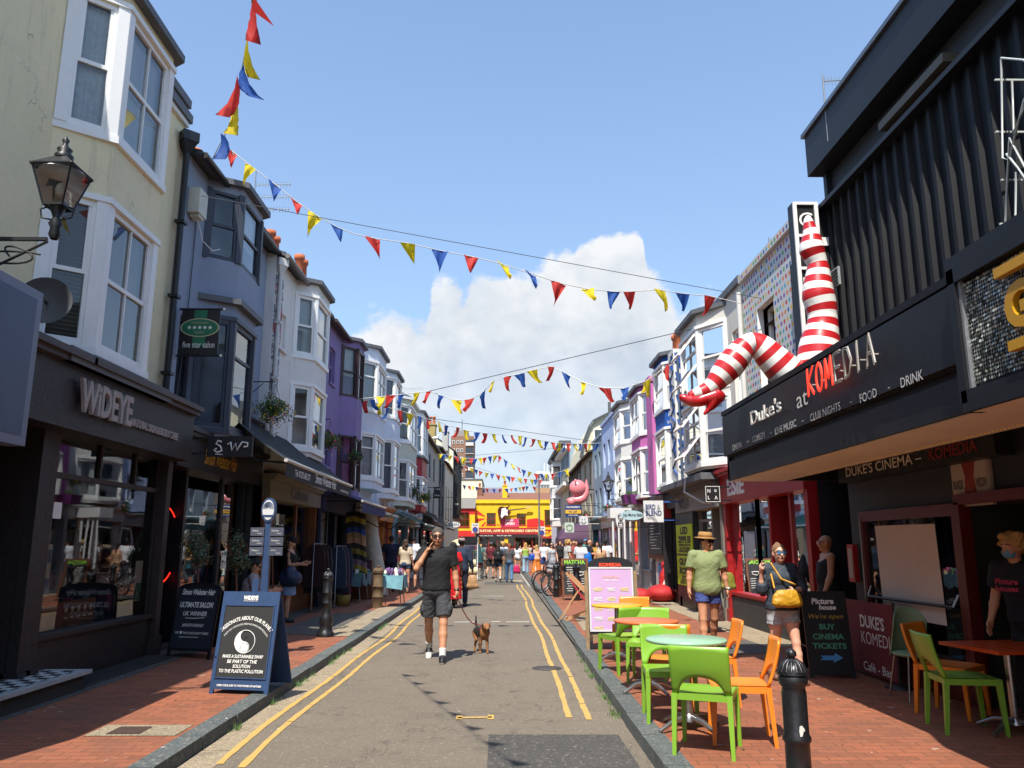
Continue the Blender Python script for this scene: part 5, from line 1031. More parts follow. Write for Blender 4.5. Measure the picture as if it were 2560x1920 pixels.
# menu board and posters on the pillars
s_ = root('menu_board', (4.7, 24, 1.1), 'black chalk menu board in brown wooden frame on the tea shop front', 'menu board'); b = MB(); b.box(4.62, 4.7, 22.75, 25.3, 1.22, 2.35, M('brown_wood', '#6a3f26', .6, .2, 8)); b.box(4.6, 4.62, 22.95, 25.1, 1.36, 2.3, M('chalkboard', '#1f2124', .8, .1, 6)); b.build('board', s_)
b = MB(); CH = M('chalk', '#b9bdb6', .9, bump=0); rr = random.Random(4)
for k in range(9): w_ = rr.uniform(.6, 1.5); y = 24.9-rr.uniform(0, .3); b.quad((4.595, y, 2.2-k*.085), (4.595, y-w_, 2.2-k*.085), (4.595, y-w_, 2.215-k*.085), (4.595, y, 2.215-k*.085), CH)
b.build('chalk_writing', s_)
NY = M('neon_yellow_poster', '#b9d419', .6, .05, bump=0)
for (lb, zt, ls) in (('fluorescent yellow tribute band poster, upper of two on the black pillar', 2.13, (('LED', .5, .2, .5), ('ZEPPE BS', .86, .19, .26), ('WHOLE LOTTA', .8, .07, .17), ('15th OCTOBER', .7, .06, .09), ('CONCORDE 2', .86, .08, .0))), ('fluorescent yellow band poster, lower of two on the black pillar', 1.36, (('GUNS', .8, .2, .5), ('ROSES', .8, .2, .26), ('NOV 6th', .5, .07, .17), ('LIVE AT THE', .6, .06, .09), ('CONCORDE 2', .86, .08, .0)))):
    s_ = root('poster', (4.58, 20.1, zt-.35), lb, 'poster'); b = MB(); b.box(4.58, 4.6, 19.25, 21.0, zt-.72, zt, NY); b.build('paper', s_); b = MB()
    for (tx, w_, hh, zz) in ls: b.text(tx, (4.575, 20.9-(1.7-1.7*w_)/2, zt-.69+zz*.9), A, Z, INK, 1.6*w_, hh*.9, bold=.05)
    b.build('lettering', s_)
s_ = root('shop_pillar', (4.65, 20.2, PH), 'glossy black pillar carrying the fluorescent posters', 'pillar'); b = MB(); b.box(4.6, 4.74, 19.2, 21.1, PH, 2.6, BLACKP); b.box(4.55, 4.74, 22.3, 22.6, PH, 2.6, INK); b.build('shaft', s_)
# alarm boxes
for lb, p, m in (('cream alarm box on the blue grey house wall', (-4.9, 12.0, 7.0), M('cream_box', '#c3c5b4', .5)), ('red alarm box beside the tea company sign', (4.65, 22.4, 2.55), REDP), ('white alarm box high on the lavender house', (4.8, 33.0, 5.9), WLET)):
    s_ = root('alarm_box', p, lb, 'alarm box'); b = MB(); sg = 1 if p[0] < 0 else -1; b.box(p[0]-.09, p[0]+.09, p[1]-.17, p[1]+.17, p[2]-.2, p[2]+.22, m); b.build('case', s_); b = MB(); b.box(p[0]-.07, p[0]+.07, p[1]-.1, p[1]+.1, p[2]-.25, p[2]-.2, m); b.build('base', s_)
# left side signs
s_ = root('projecting_sign', (-4.0, 6.3, 3.1), 'big blue grey framed box sign cut by the left edge of the photo', 'sign')
SB = M('sign_slate_blue', '#3f506c', .45, .06, 3, .03); b = MB(); b.box(-4.16, -4.0, 4.6, 6.68, 2.42, 3.76, M('sign_frame_grey', '#6a7488', .4, .05, bump=0)); b.quad((-3.996, 4.6, 2.5), (-3.996, 6.6, 2.5), (-3.996, 6.6, 3.68), (-3.996, 4.6, 3.68), SB); b.build('board', s_); b = MB(); b.bar((-4.08, 6.3, 3.76), (-5.0, 6.3, 3.76), .05, .05, BLACKP); b.build('bracket', s_)
s_ = root('banner_sign', (-4.3, 11.9, 4.4), 'black hanging banner with green rosette reading five star salon', 'sign')
cA = lambda a, b_: (a/1.7278, b_/1.7278); p, q = at(*cA(788, 1340), y=11.9), at(*cA(938, 1530), y=11.9); x0, x1, z1, z0 = p.x, q.x, p.z, q.z
b = MB(); b.box(x0, x1, 11.9, 11.92, z0, z1, INK); b.build('banner', s_); GRN = M('rosette_green', '#1f6a4c', .6, bump=0); b = MB(); cx = (x0+x1)/2; cz = z0+(z1-z0)*.6
b.quad((cx-.1, 11.893, cz-.3), (cx+.1, 11.893, cz-.3), (cx+.1, 11.893, cz+.28), (cx-.1, 11.893, cz+.28), GRN); b.prism([(math.cos(t_)*.3, math.sin(t_)*.15) for t_ in np.linspace(0, 6.28, 25)[:-1]], (cx, 11.89, cz), (1, 0, 0), Z, (0, .002, 0), M('pale_gold', '#b8b08a', .5, bump=0)); b.prism([(math.cos(t_)*.28, math.sin(t_)*.135) for t_ in np.linspace(0, 6.28, 25)[:-1]], (cx, 11.888, cz), (1, 0, 0), Z, (0, .001, 0), GRN)
for i in range(5): b.prism([(math.cos(t_)*(.035 if j % 2 == 0 else .015), math.sin(t_)*(.035 if j % 2 == 0 else .015)) for j, t_ in enumerate(np.linspace(math.pi/2, math.pi/2+2*math.pi, 11)[:-1])], (cx-.16+.08*i, 11.885, cz), (1, 0, 0), Z, (0, .001, 0), WLET)
b.build('rosette', s_); b = MB(); b.text('five star salon', (x0+.05, 11.89, z0+.1), (1, 0, 0), Z, WLET, (x1-x0)-.1, .1); b.text('GOOD SALON', (cx, 11.88, cz+.06), (1, 0, 0), Z, MC['pale_gold'], .26, .03, anchor='c'); b.text('GUIDE', (cx, 11.88, cz-.095), (1, 0, 0), Z, MC['pale_gold'], .14, .03, anchor='c'); b.build('lettering', s_)
b = MB()
for z in (z0-.02, z1+.02): b.tube([(x0-.5, 11.91, z), (x1+.04, 11.91, z)], .018, BLACKP); b.ball((x1+.05, 11.91, z), .022, WLET, 8, 6)
b.build('bracket', s_)
s_, (x0, x1, z0, z1) = rsign('projecting_sign', 'black oval ended sign with curly white initials over the salon door', 12.0, (560*1.0+(960-960)/1.844-40, 860+425/1.844), (1160/1.844, 860+520/1.844), INK, th=.04, wall=-5.0, shape='rect', lines=())
b = MB()
def cur(pts, r=.014): b.tube([(x0+(x1-x0)*p[0], 11.985, z0+(z1-z0)*p[1]) for p in pts], r, WLET, 6)
cur([(.32, .72), (.24, .78), (.2, .62), (.3, .5), (.34, .3), (.24, .2), (.16, .32), (.22, .4)]); cur([(.46, .6), (.52, .7), (.56, .3), (.64, .65), (.67, .3), (.78, .72), (.9, .66), (.9, .5), (.82, .48)]); cur([(.2, .12), (.36, .1)], .008); b.build('lettering', s_)
s_, q_ = rsign('projecting_sign', 'white oval board with dark letters hanging on the left far terrace', 52, (860+795/3.0717, 960+1058/3.0717), (860+892/3.0717, 960+1102/3.0717), WS, wall=-4.15, shape='oval', lines=[('EDEN', .12, .28, .76, .44, INK, .0)])
s_, q_ = rsign('projecting_sign', 'black and white lettered board hanging below a small globe on the grey house', 44, (860+690/3.0717, 960+790/3.0717), (860+742/3.0717, 960+878/3.0717), INK, wall=-4.15, lines=[('Coffee', .15, .75, .7, .12, WLET), ('House', .15, .2, .7, .14, WLET)])
rsign('projecting_sign', 'small black board with white lines hanging on the black timbered house', 60, (860+845/3.0717, 960+868/3.0717), (860+887/3.0717, 960+968/3.0717), INK, wall=-4.1, lines=[('BAR', .2, .4, .6, .12, WLET)])
# parking zone plates and tall lamp column
def plate(lb, x, y, z):
    s = root('zone_plate', (x, y, 0), lb, 'road sign'); b = MB(); b.tube([(x, y+.04, 0), (x, y+.04, z+.3)], .035, M('post_grey', '#6d7174', .5)); b.build('pole', s); b = MB(); b.box(x-.27, x+.27, y-.01, y, z-.32, z+.42, WS); b.build('plate', s)
    b = MB(); b.lathe((0, 0, 0), [(0, 0)], WS, 3) if 0 else None; b.prism([(math.cos(t_)*.19, math.sin(t_)*.19) for t_ in np.linspace(0, 6.28, 21)[:-1]], (x, y-.03, z-.06), (1, 0, 0), Z, (0, .02, 0), M('sign_blue_disc', '#2a4a9a', .5, bump=0)); b.tube([(x+.19*math.cos(q), y-.035, z-.06+.19*math.sin(q)) for q in np.linspace(0, 6.28, 21)], .02, REDP, 6); b.text('ZONE', (x, y-.02, z+.22), (1, 0, 0), Z, INK, .36, .1, bold=.02, anchor='c'); b.build('disc', s)
p = at(1188, 1322, y=62); plate('parking zone plate on a post at the left near the guitar shop', p.x, 62, p.z); p = at(1354, 1330, y=62); plate('parking zone plate on a post at the right near the guitar shop', p.x, 62, p.z)
s_ = root('lamp_column', (at(1348, 1300, y=58).x, 58, 0), 'tall thin grey lamp column with globe top near the end of the road', 'street lamp'); x = s_.location.x; zt = at(1348, 1188, y=58).z
b = MB(); b.tube([(x, 58, 0), (x, 58, 3), (x, 58, zt)], [.09, .07, .045], M('post_grey', '#6d7174'), 10); b.build('pole', s_); b = MB(); b.lathe((x, 58, zt), [(.05, 0), (.22, .02), (.26, .1), (.2, .22), (.05, .3), (0, .3)], WS, 14); b.build('lamp_head', s_)
# ornate lanterns
def lantern(c, lb, wallx, sc=1.0, group='black wall lanterns'):
    """c = centre of the lantern's foot"""
    x, y, z = c; s = root('wall_lantern', c, lb, 'lantern', group); b = MB(); w0, w1, hh = .085*sc, .17*sc, .34*sc; e = .014*sc
    lo = [(x+sx*w0, y+sy*w0, z) for sx, sy in ((-1, -1), (1, -1), (1, 1), (-1, 1))]; hi = [(x+sx*w1, y+sy*w1, z+hh) for sx, sy in ((-1, -1), (1, -1), (1, 1), (-1, 1))]
    for i in range(4): b.bar(lo[i], hi[i], e, e, BLACKP); b.bar(lo[i], lo[(i+1) % 4], e, e*1.5, BLACKP); b.bar(hi[i], hi[(i+1) % 4], e*2, e*1.6, BLACKP)
    for q in hi: b.ball(q, .02*sc, BLACKP, 6, 5)
    b.build('lantern_frame', s); g = MB()
    for i in range(4): g.quad(lo[i], lo[(i+1) % 4], hi[(i+1) % 4], hi[i], CLEARG)
    g.build('glass', s); r = MB(); zt = z+hh; r.add([(x+sx*(w1+.02), y+sy*(w1+.02), zt) for sx, sy in ((-1, -1), (1, -1), (1, 1), (-1, 1))]+[(x+sx*.05*sc, y+sy*.05*sc, zt+.13*sc) for sx, sy in ((-1, -1), (1, -1), (1, 1), (-1, 1))], [(i, (i+1) % 4, 4+(i+1) % 4, 4+i) for i in range(4)]+[(3, 2, 1, 0), (4, 5, 6, 7)], BLACKP)
    r.lathe((x, y, zt+.12*sc), [(.075*sc, 0), (.08*sc, .03*sc), (.05*sc, .06*sc), (.065*sc, .09*sc), (.03*sc, .12*sc), (.02*sc, .15*sc), (.032*sc, .18*sc), (0, .23*sc)], BLACKP, 12); r.build('lantern_roof', s)
    k = MB(); k.lathe((x, y, z+hh-.012), [(0, 0), (w1*1.1, 0), (w1*1.1, -.006)], WHITE, 16); k.build('reflector', s); k = MB(); k.lathe((x, y, z+.02), [(.07*sc, 0), (.05*sc, .05*sc), (0, .06*sc)], M('brass_burner', '#8a7a5a', .5, bump=0), 10); k.ball((x, y, z+.17*sc), (.035*sc, .035*sc, .06*sc), M('bulb_glass', '#cfcabb', .3, bump=0), 10, 8); k.build('bulb', s)
    k = MB(); k.lathe((x, y, z-.3*sc), [(.03*sc, 0), (.05*sc, .04*sc), (.04*sc, .1*sc), (.06*sc, .14*sc), (.03*sc, .2*sc), (.07*sc, .3*sc)], BLACKP, 12)
    for sg in (-1, 1): k.tube([(x+sg*.03*sc, y, z-.12*sc), (x+sg*.13*sc, y, z-.1*sc), (x+sg*.15*sc, y, z-.02*sc), (x+sg*.1*sc, y, z)], .008*sc, BLACKP, 6)
    zb = z-.3*sc; k.bar((x+(.06 if wallx > x else -.06), y, zb), (wallx, y, zb), .03*sc, .03*sc, BLACKP); d = 1 if wallx > x else -1; L_ = abs(wallx-x)
    k.tube([(x+d*(.1+.32*L_*(0.9-.9*math.exp(-q/3))*math.cos(q)+.25*L_), y, zb-.16*sc+.11*sc*math.sin(q)*math.exp(-q/9)) for q in np.linspace(0, 9, 30)], .009*sc, BLACKP, 6); k.tube([(x+d*.05, y, zb-.02), (x+d*L_*.5, y, zb-.28*sc), (wallx, y, zb-.36*sc)], .012*sc, BLACKP, 6); k.box(wallx-.02, wallx+.02, y-.03, y+.03, zb-.4*sc, zb+.1*sc, BLACKP); k.build('bracket', s); return s
p = at(250/1.7278, 895/1.7278, y=6.6); lantern((p.x, 6.6, p.z), 'black iron wall lantern with scrolled bracket before the cream house', -4.98, 1.0)
p = at(*cR(835, 945), y=31); lantern((p.x, 31, p.z), 'black iron wall lantern on the white and lavender houses', 4.85, 1.1)
# pink snail-like sculpture
PK = M('pink_gloss', '#d97f83', .3, .05, bump=0, coat=.3); s_ = root('pink_sculpture', (4.1, 42, 4.5), 'glossy pink balloon-like sculpture with curled tail mounted on the house wall', 'sculpture')
p = at(*cR(515, 915), y=42); k = 42/F_PX/4.1458; b = MB(); b.ball(p, (88*k, 70*k, 88*k), PK, 24, 16); b.ball((p.x-.15, 41.6, p.z+.78*88*k), (.06, .06, .1), PK, 8, 6); b.build('body', s_)
b = MB(); q = lambda a, c: at(*cR(a, c), y=42); b.tube([q(400, 1038), q(430, 1030), q(480, 1040), q(540, 1035), q(580, 1010), q(602, 960), q(608, 900), q(606, 820)], [.03, .1, .2, .24, .22, .18, .12, .02], PK, 14); b.ball(q(452, 1055), (.22, .2, .22), PK, 14, 10); b.build('tail', s_)
b = MB(); b.bar((q(600, 930).x, 42, q(600, 930).z), (4.9, 42, q(600, 930).z), .06, .06, BLACKP); b.build('bracket', s_)
# domed purple awning
s_ = root('dome_awning', (3.6, 46, 2.4), 'dusty purple domed awning over a shop door on the far right', 'awning'); b = MB(); PA = M('purple_canvas', '#4a3048', .8, .1, bump=.1)
k = 10; vs = []
for i in range(k+1):
    a = math.pi*i/k
    for j in range(7): e = math.pi/2*j/6; vs.append((4.9-1.7*math.sin(e), 47.2-1.2*math.cos(a)*math.sin(e) if False else 46+1.3*(-math.cos(a)), 2.0+.95*math.sin(a)*1.0*math.cos(e)))
b.add(vs, [(i*7+j, i*7+j+1, (i+1)*7+j+1, (i+1)*7+j) for i in range(k) for j in range(6)], PA, True); b.build('canvas', s_)
b = MB(); b.quad((3.2, 44.7, 1.75), (3.2, 47.3, 1.75), (3.2, 47.3, 2.0), (3.2, 44.7, 2.0), PA); b.quad((3.2, 44.7, 1.75), (4.9, 44.7, 1.75), (4.9, 44.7, 2.0), (3.2, 44.7, 2.0), PA); b.build('valance', s_)
# TV aerials, satellite dish
def aerial(lb, x, y, z, wid, n=9, rows=1):
    s = root('tv_aerial', (x, y, z-.8), lb, 'aerial'); b = MB(); m = M('aerial_metal', '#8a8c8c', .4, metal=.5, bump=0); b.tube([(x, y, z-.9), (x, y, z+.1*rows)], .012, m, 6); b.build('mast', s)
    for r_ in range(rows):
        b = MB(); zz = z-.28*r_; b.tube([(x, y, zz), (x+wid, y, zz+.02)], .008, m, 5)
        for i in range(n): xx = x+wid*(i+.5)/n; b.tube([(xx, y-.0, zz-.05), (xx, y, zz+.07)], .005, m, 4)
        b.build('element', s)
p = at(650, 462, y=15.4); aerial('long rooftop aerial with three stacked arrays over the blue grey house', p.x-.1, 15.4, p.z, .75, 12, 3)
p = at(1935, 605, y=14.7); aerial('small rooftop aerial on the polka dot house', p.x-.1, 14.7, p.z, .3, 5, 1); p = at(2068, 220, y=9.8); aerial('small rooftop aerial on the black cinema parapet', p.x-.05, 9.8, p.z+.1, .25, 5, 1); p = at(1000, 972, y=33); aerial('rooftop aerial above the white and sage green houses', p.x, 33, p.z, 1.0, 9, 1)
s_ = root('satellite_dish', (-4.55, 7.4, 3.75), 'dark mesh satellite dish behind the blue box sign', 'satellite dish'); b = MB(); k = 24; C_ = Vector(at(112, 750, y=7.4)); nrm = Vector((.3, -.9, .1)).normalized(); a1 = nrm.cross(Vector(Z)).normalized(); a2 = a1.cross(nrm)
vs = [C_+nrm*(-.08*(1-(r_/4)**2))+(a1*math.cos(2*math.pi*j/k)+a2*math.sin(2*math.pi*j/k))*.24*r_/4 for r_ in range(5) for j in range(k)]
b.add(vs, [(r_*k+j, r_*k+(j+1) % k, (r_+1)*k+(j+1) % k, (r_+1)*k+j) for r_ in range(4) for j in range(k)], M('dish_grey', '#4a4c50', .5), True); b.build('dish', s_); b = MB(); b.tube([C_, C_-nrm*.15, (-5.1, 7.4, C_.z-.1)], .015, BLACKP); b.build('arm', s_)
# ================================================================ bunting
BC = {'R': M('bunting_red', '#cf3a32', .7, .08, 3, 0), 'Y': M('bunting_yellow', '#e6d024', .7, .08, 3, 0), 'B': M('bunting_blue', '#2a58a6', .7, .08, 3, 0)}
for m in BC.values():
    t_ = m.node_tree; bs_ = t_.nodes['Principled BSDF']; tr_ = t_.nodes.new('ShaderNodeBsdfTranslucent'); mx_ = t_.nodes.new('ShaderNodeMixShader'); mx_.inputs[0].default_value = .4; tr_.inputs[0].default_value = bs_.inputs['Base Color'].default_value; t_.links.new(bs_.outputs[0], mx_.inputs[1]); t_.links.new(tr_.outputs[0], mx_.inputs[2]); t_.links.new(mx_.outputs[0], t_.nodes['Material Output'].inputs[0])
TAPE = M('white_tape', '#c9c9c4', .7, 0, bump=0); WIRE = M('wire_dark', '#3a3c40', .6, 0, bump=0)
O_ = 1.1573
cO = lambda u, v: (u*O_, v*O_)
cB = lambda u, v: (850+u/2.212, 500+v/2.212)
def bunting(lb, f, pts, ya, yb, wires=(), size=.27, seed=0):
    """pts: (u, v, colour) where the top middle of each pennant hangs; depth runs from ya to yb across the string"""
    u0, u1 = f(*pts[0][:2])[0], f(*pts[-1][:2])[0]; rr = random.Random(seed)
    P = []
    for q in pts:
        u, v = f(q[0], q[1]); t = (u-u0)/((u1-u0) or 1); P.append(at(u, v, y=ya+(yb-ya)*t))
    s = root('bunting', P[0], lb, 'bunting', 'bunting strings across the street'); b = MB(); b.tube(P, .008 if ya < 20 else .011, TAPE, 5); b.build('string', s)
    for i, q in enumerate(pts):
        if not q[2:] or q[2] not in BC: continue
        a = P[max(i-1, 0)]; c = P[min(i+1, len(P)-1)]; d = (c-a).normalized(); sz = size*rr.uniform(.9, 1.1); sw = rr.uniform(-.35, .5); sway = rr.uniform(-.3, .3); tw = rr.uniform(-.5, .5)
        dn = (Vector((0, 0, -1))+d*sw+Vector((d.y, -d.x, 0))*sway).normalized(); nr = d.cross(dn).normalized(); d = (d*math.cos(tw)+nr*math.sin(tw)).normalized(); b = MB(); vs = []; n = 5; k = 6; ph = rr.uniform(0, 6)
        for r_ in range(n+1):
            t = r_/n; w_ = sz*(1-t)*.5
            for j in range(k+1): x = (j/k*2-1)*w_; vs.append(P[i]+d*x+dn*(t*sz*1.28)+nr*sz*3.6*(.06*math.sin(ph+j*1.1+t*3)*(.3+t)+.16*t*t*math.sin(ph)))
        b.add(vs, [(r_*(k+1)+j, r_*(k+1)+j+1, (r_+1)*(k+1)+j+1, (r_+1)*(k+1)+j) for r_ in range(n) for j in range(k)], BC[q[2]], True); b.build('pennant', s)
    for w_ in wires:
        b = MB(); (ua, va), (ub, vb) = f(*w_[0]), f(*w_[1]); b.tube([at(ua, va, y=w_[2]), at(ub, vb, y=w_[3])], .006 if ya < 20 else .01, WIRE, 5); b.build('support_wire', s)
bunting('bunting string rising steeply over the blue grey house out of the top of the photo', cO, [(458, 345), (484, 295, 'B'), (500, 262), (508, 235, 'Y'), (515, 190, 'R'), (520, 160, 'B'), (532, 100, 'Y'), (548, 25, 'R'), (560, -25), (570, -70, 'B'), (600, -190, 'Y')], 11.9, 7.8, size=.35, seed=2)
P = [Vector((-2.35, 6.6, 6.6)), Vector((-.9, 2.1, 6.5)), Vector((.6, -2.5, 6.7))]
s = root('bunting', P[0], 'bunting string overhead out of the frame whose pennant shadows fall on the road', 'bunting', 'bunting strings across the street'); b = MB(); b.tube(P, .008, TAPE, 5); b.build('string', s)
for i in range(11):
    t = i/10*1.3; c = P[0].lerp(P[1], t) if t < 1 else P[1].lerp(P[2], t-1); d = (P[1]-P[0]).normalized(); b = MB(); b.add([c-d*.12, c+d*.12, c+Vector((.20, .07, -.2))], [(0, 1, 2)], list(BC.values())[i % 3]); b.build('pennant', s)
bunting('long bunting string crossing the whole street in front of the cloud', cO, [(505, 335), (500, 325, 'R'), (541, 358, 'Y'), (594, 398, 'B'), (640, 435, 'R'), (680, 463, 'Y'), (727, 490, 'B'), (765, 505), (804, 514, 'R'), (880, 525, 'Y'), (950, 541, 'B'), (1018, 554, 'R'), (1085, 570, 'Y'), (1145, 590, 'B'), (1207, 611, 'R'), (1268, 624, 'Y'), (1325, 630, 'B'), (1360, 630, 'R'), (1425, 626, 'Y'), (1475, 634, 'B'), (1535, 640, 'R'), (1600, 655)], 12.6, 13.6, wires=(((430, 422), (1700, 655), 11.9, 13.9),), seed=3, size=.27)
bunting('short bunting string falling beside the tilted windows of the off-white house', cO, [(1700, 640), (1575, 655, 'Y'), (1555, 700, 'R'), (1512, 718, 'Y'), (1495, 800, 'B'), (1437, 800, 'R'), (1395, 825, 'Y')], 13.8, 22, seed=4, size=.26)
bunting('bunting string with two sagging loops from the lace curtained house to the far right', cB, [(105, 1100), (228, 1088, 'Y'), (285, 1080, 'R'), (342, 1075, 'B'), (425, 1065, 'Y'), (495, 1057, 'R'), (558, 1080, 'B'), (645, 1108, 'Y'), (716, 1102, 'R'), (785, 1070, 'B'), (848, 1000, 'Y'), (925, 975, 'R'), (990, 963, 'B'), (1060, 942, 'Y'), (1168, 920, 'R'), (1248, 960, 'B'), (1350, 1010, 'Y'), (1460, 1040, 'R'), (1575, 1040, 'B'), (1695, 1000, 'Y'), (1800, 925, 'R'), (1850, 905)], 23.5, 17.5, wires=(((495, 1057), (1940, 715), 22.1, 17.3),), seed=5, size=.29)
bunting('long low bunting string passing in front of the tower block', cB, [(105, 1100), (137, 1110, 'R'), (175, 1102, 'B'), (205, 1128, 'Y'), (266, 1148, 'B'), (333, 1165, 'R'), (390, 1182, 'Y'), (444, 1198, 'B'), (480, 1210, 'R'), (545, 1225, 'Y'), (592, 1248, 'B'), (655, 1258, 'R'), (697, 1275, 'Y'), (760, 1285, 'B'), (803, 1290, 'R'), (848, 1294, 'Y'), (898, 1298, 'B'), (947, 1300, 'R'), (998, 1305, 'Y'), (1030, 1313, 'B'), (1074, 1322, 'R'), (1100, 1328, 'Y'), (1145, 1335, 'B'), (1175, 1341, 'R'), (1212, 1343, 'Y'), (1240, 1345, 'B'), (1262, 1346, 'R'), (1297, 1347, 'Y'), (1327, 1348, 'B'), (1360, 1348, 'R'), (1385, 1347, 'Y'), (1425, 1345, 'B'), (1468, 1343, 'Y')], 24, 38, wires=(((480, 1205), (1470, 1345), 26, 38),), seed=6, size=.29)
cD = lambda u, v: (860+u/3.0717, 960+v/3.0717)
bunting('bunting string over the far crossing in front of the office block', cD, [(690, 530), (740, 538, 'Y'), (770, 540, 'B'), (820, 548, 'Y'), (866, 560, 'R'), (925, 568, 'Y'), (975, 572, 'R'), (1005, 575, 'B'), (1045, 570, 'Y'), (1080, 565, 'R'), (1120, 556, 'B'), (1165, 548, 'Y'), (1198, 555, 'R'), (1240, 585, 'B'), (1288, 615, 'Y'), (1338, 640, 'R'), (1380, 660, 'B'), (1430, 675, 'Y'), (1476, 690, 'R'), (1515, 690, 'B'), (1555, 692, 'Y'), (1605, 688, 'R'), (1662, 674, 'B'), (1706, 655, 'Y'), (1745, 640)], 49, 52, wires=(((1000, 548), (1840, 475), 49, 52),), seed=7, size=.34)
bunting('far bunting string ending at the lamp column', cD, [(900, 625), (935, 632, 'R'), (975, 645, 'Y'), (1013, 655, 'B'), (1052, 670, 'R'), (1098, 682, 'Y'), (1138, 688, 'B'), (1182, 700, 'R'), (1222, 706, 'Y'), (1262, 709, 'B'), (1300, 715, 'R'), (1346, 722, 'Y'), (1393, 728, 'R'), (1440, 732, 'Y'), (1472, 735, 'B'), (1505, 738, 'R')], 58, 58, wires=(((950, 620), (1500, 798), 58, 60),), seed=8, size=.34)
bunting('farthest bunting string just above the guitar shop roof', cD, [(880, 770), (925, 778, 'B'), (960, 784, 'R'), (993, 788, 'Y'), (1020, 790, 'B'), (1095, 802, 'R'), (1150, 806, 'B'), (1200, 806, 'R'), (1245, 804, 'B'), (1285, 802, 'R'), (1318, 798, 'B'), (1350, 793, 'Y'), (1378, 788, 'R'), (1407, 785, 'B'), (1460, 790, 'R'), (1495, 795)], 72, 72, seed=9, size=.34)
# ================================================================ tables and chairs
GC = M('chair_green', '#7aa833', .35, .05, 2, .03, 200); OC = M('chair_orange', '#e08024', .35, .05, 2, .03, 200)
def chair_proto():
    s = root('chair', (0, 0, 0), 'chair', 'chair', 'plastic chairs on the right pavement'); H_ = .78; W_ = .215
    def yb(z): return -.20-.10*max(0, (z-.42))/.36-.015*math.sin((z-.42)*8)
    b = MB(); nu, nz = 20, 8; th = .012
    def lowz(u): a = .158; return .43 if abs(u) >= a else .445+.115*math.sqrt(max(0, 1-(u/a)**2))
    F = []; B_ = []
    us = [-W_+2*W_*i/nu for i in range(nu+1)]
    for u in us:
        z0 = lowz(u)
        for j in range(nz+1): z = z0+(H_-z0)*j/nz; w_ = 1+.06*(z-.43); c = -.03*(1-(u/W_)**2)*min(1, (z-.40)/.2); F.append((u*w_, yb(z)+c+th, z)); B_.append((u*w_, yb(z)+c-th, z))
    n = nz+1
    fs = [(i*n+j, (i+1)*n+j, (i+1)*n+j+1, i*n+j+1) for i in range(nu) for j in range(nz)]; k = len(F)
    b.add(F+B_, fs+[tuple(q+k for q in f[::-1]) for f in fs]+[(i*n, i*n+k, (i+1)*n+k, (i+1)*n) for i in range(nu)]+[(i*n+nz, (i+1)*n+nz, (i+1)*n+nz+k, i*n+nz+k) for i in range(nu)]+[(j, j+1, j+1+k, j+k) for j in range(nz)]+[(nu*n+j, nu*n+j+k, nu*n+j+1+k, nu*n+j+1) for j in range(nz)], GC, True)
    b.build('backrest', s)
    b = MB(); vs = []; m_ = 10
    for i in range(m_+1):
        for j in range(m_+1):
            x, y = -W_+2*W_*i/m_, -.205+.43*j/m_; z = .44-.018*(1-(x/W_)**2)*(1-((y)/.22)**2)-.02*max(0, (y-.15)/.075)**2; vs.append((x*(1-.03*(j/m_)), y, z))
    k = len(vs); vs += [(p[0], p[1], p[2]-.018) for p in vs]; g = lambda i, j: i*(m_+1)+j
    fs = [(g(i, j), g(i+1, j), g(i+1, j+1), g(i, j+1)) for i in range(m_) for j in range(m_)]; b.add(vs, fs+[tuple(q+k for q in f[::-1]) for f in fs], GC, True)
    for (x0, x1, y0, y1) in ((-W_, W_, .205, .225), (-W_, W_, -.215, -.195), (-W_, -W_+.015, -.2, .21), (W_-.015, W_, -.2, .21)): b.hexa([(x0, y0, .385), (x1, y0, .385), (x1, y1, .385), (x0, y1, .385), (x0, y0, .434), (x1, y0, .434), (x1, y1, .434), (x0, y1, .434)], GC)
    b.build('seat', s)
    for sx in (-1, 1):
        for (y, dy) in ((.2, .02), (-.205, -.035)):
            b = MB(); x = sx*(W_-.017); t, bt = .021, .014; zt = .43
            b.hexa([(x+sx*.012-bt, y+dy-bt, 0), (x+sx*.012+bt, y+dy-bt, 0), (x+sx*.012+bt, y+dy+bt, 0), (x+sx*.012-bt, y+dy+bt, 0), (x-t+.002*sx, y-t, zt), (x+t+.002*sx, y-t, zt), (x+t+.002*sx, y+t, zt), (x-t+.002*sx, y+t, zt)], GC); b.build('leg', s)
    return s
cp = chair_proto(); first = True
def face(deg): return R(deg-90)
for (x, y, f, c, lb) in ((1.56, 6.34, 68, 'g', 'green chair nearest the camera, its back turned to us'), (1.50, 7.42, -95, 'g', 'green chair facing us across the pale green round table'), (1.90, 6.66, 170, 'o', 'orange chair beside the black bollard, seen from its side'), (2.06, 8.2, 176, 'o', 'orange chair right of the orange round table in front of the hat man'),
        (1.64, 8.06, 76, 'o', 'orange chair hidden between the two nearest tables'), (1.70, 9.5, 252, 'g', 'green chair behind the orange round table, facing us'), (1.50, 10.12, 112, 'g', 'green chair turned away at the yellow round table'), (1.84, 11.6, 250, 'o', 'farthest orange chair behind the yellow round table'), (3.89, 6.98, -8, 'g', 'green chair drawn up to the square orange table at the right edge'), (4.14, 7.62, -52, 'o', 'orange chair behind the square orange table near the doors')):
    m = {GC: OC} if c == 'o' else None
    if first: place(cp, (x, y, PH), face(f)); cp['label'] = lb; first = False
    else: dup(cp, (x, y, PH), face(f), lb, m)
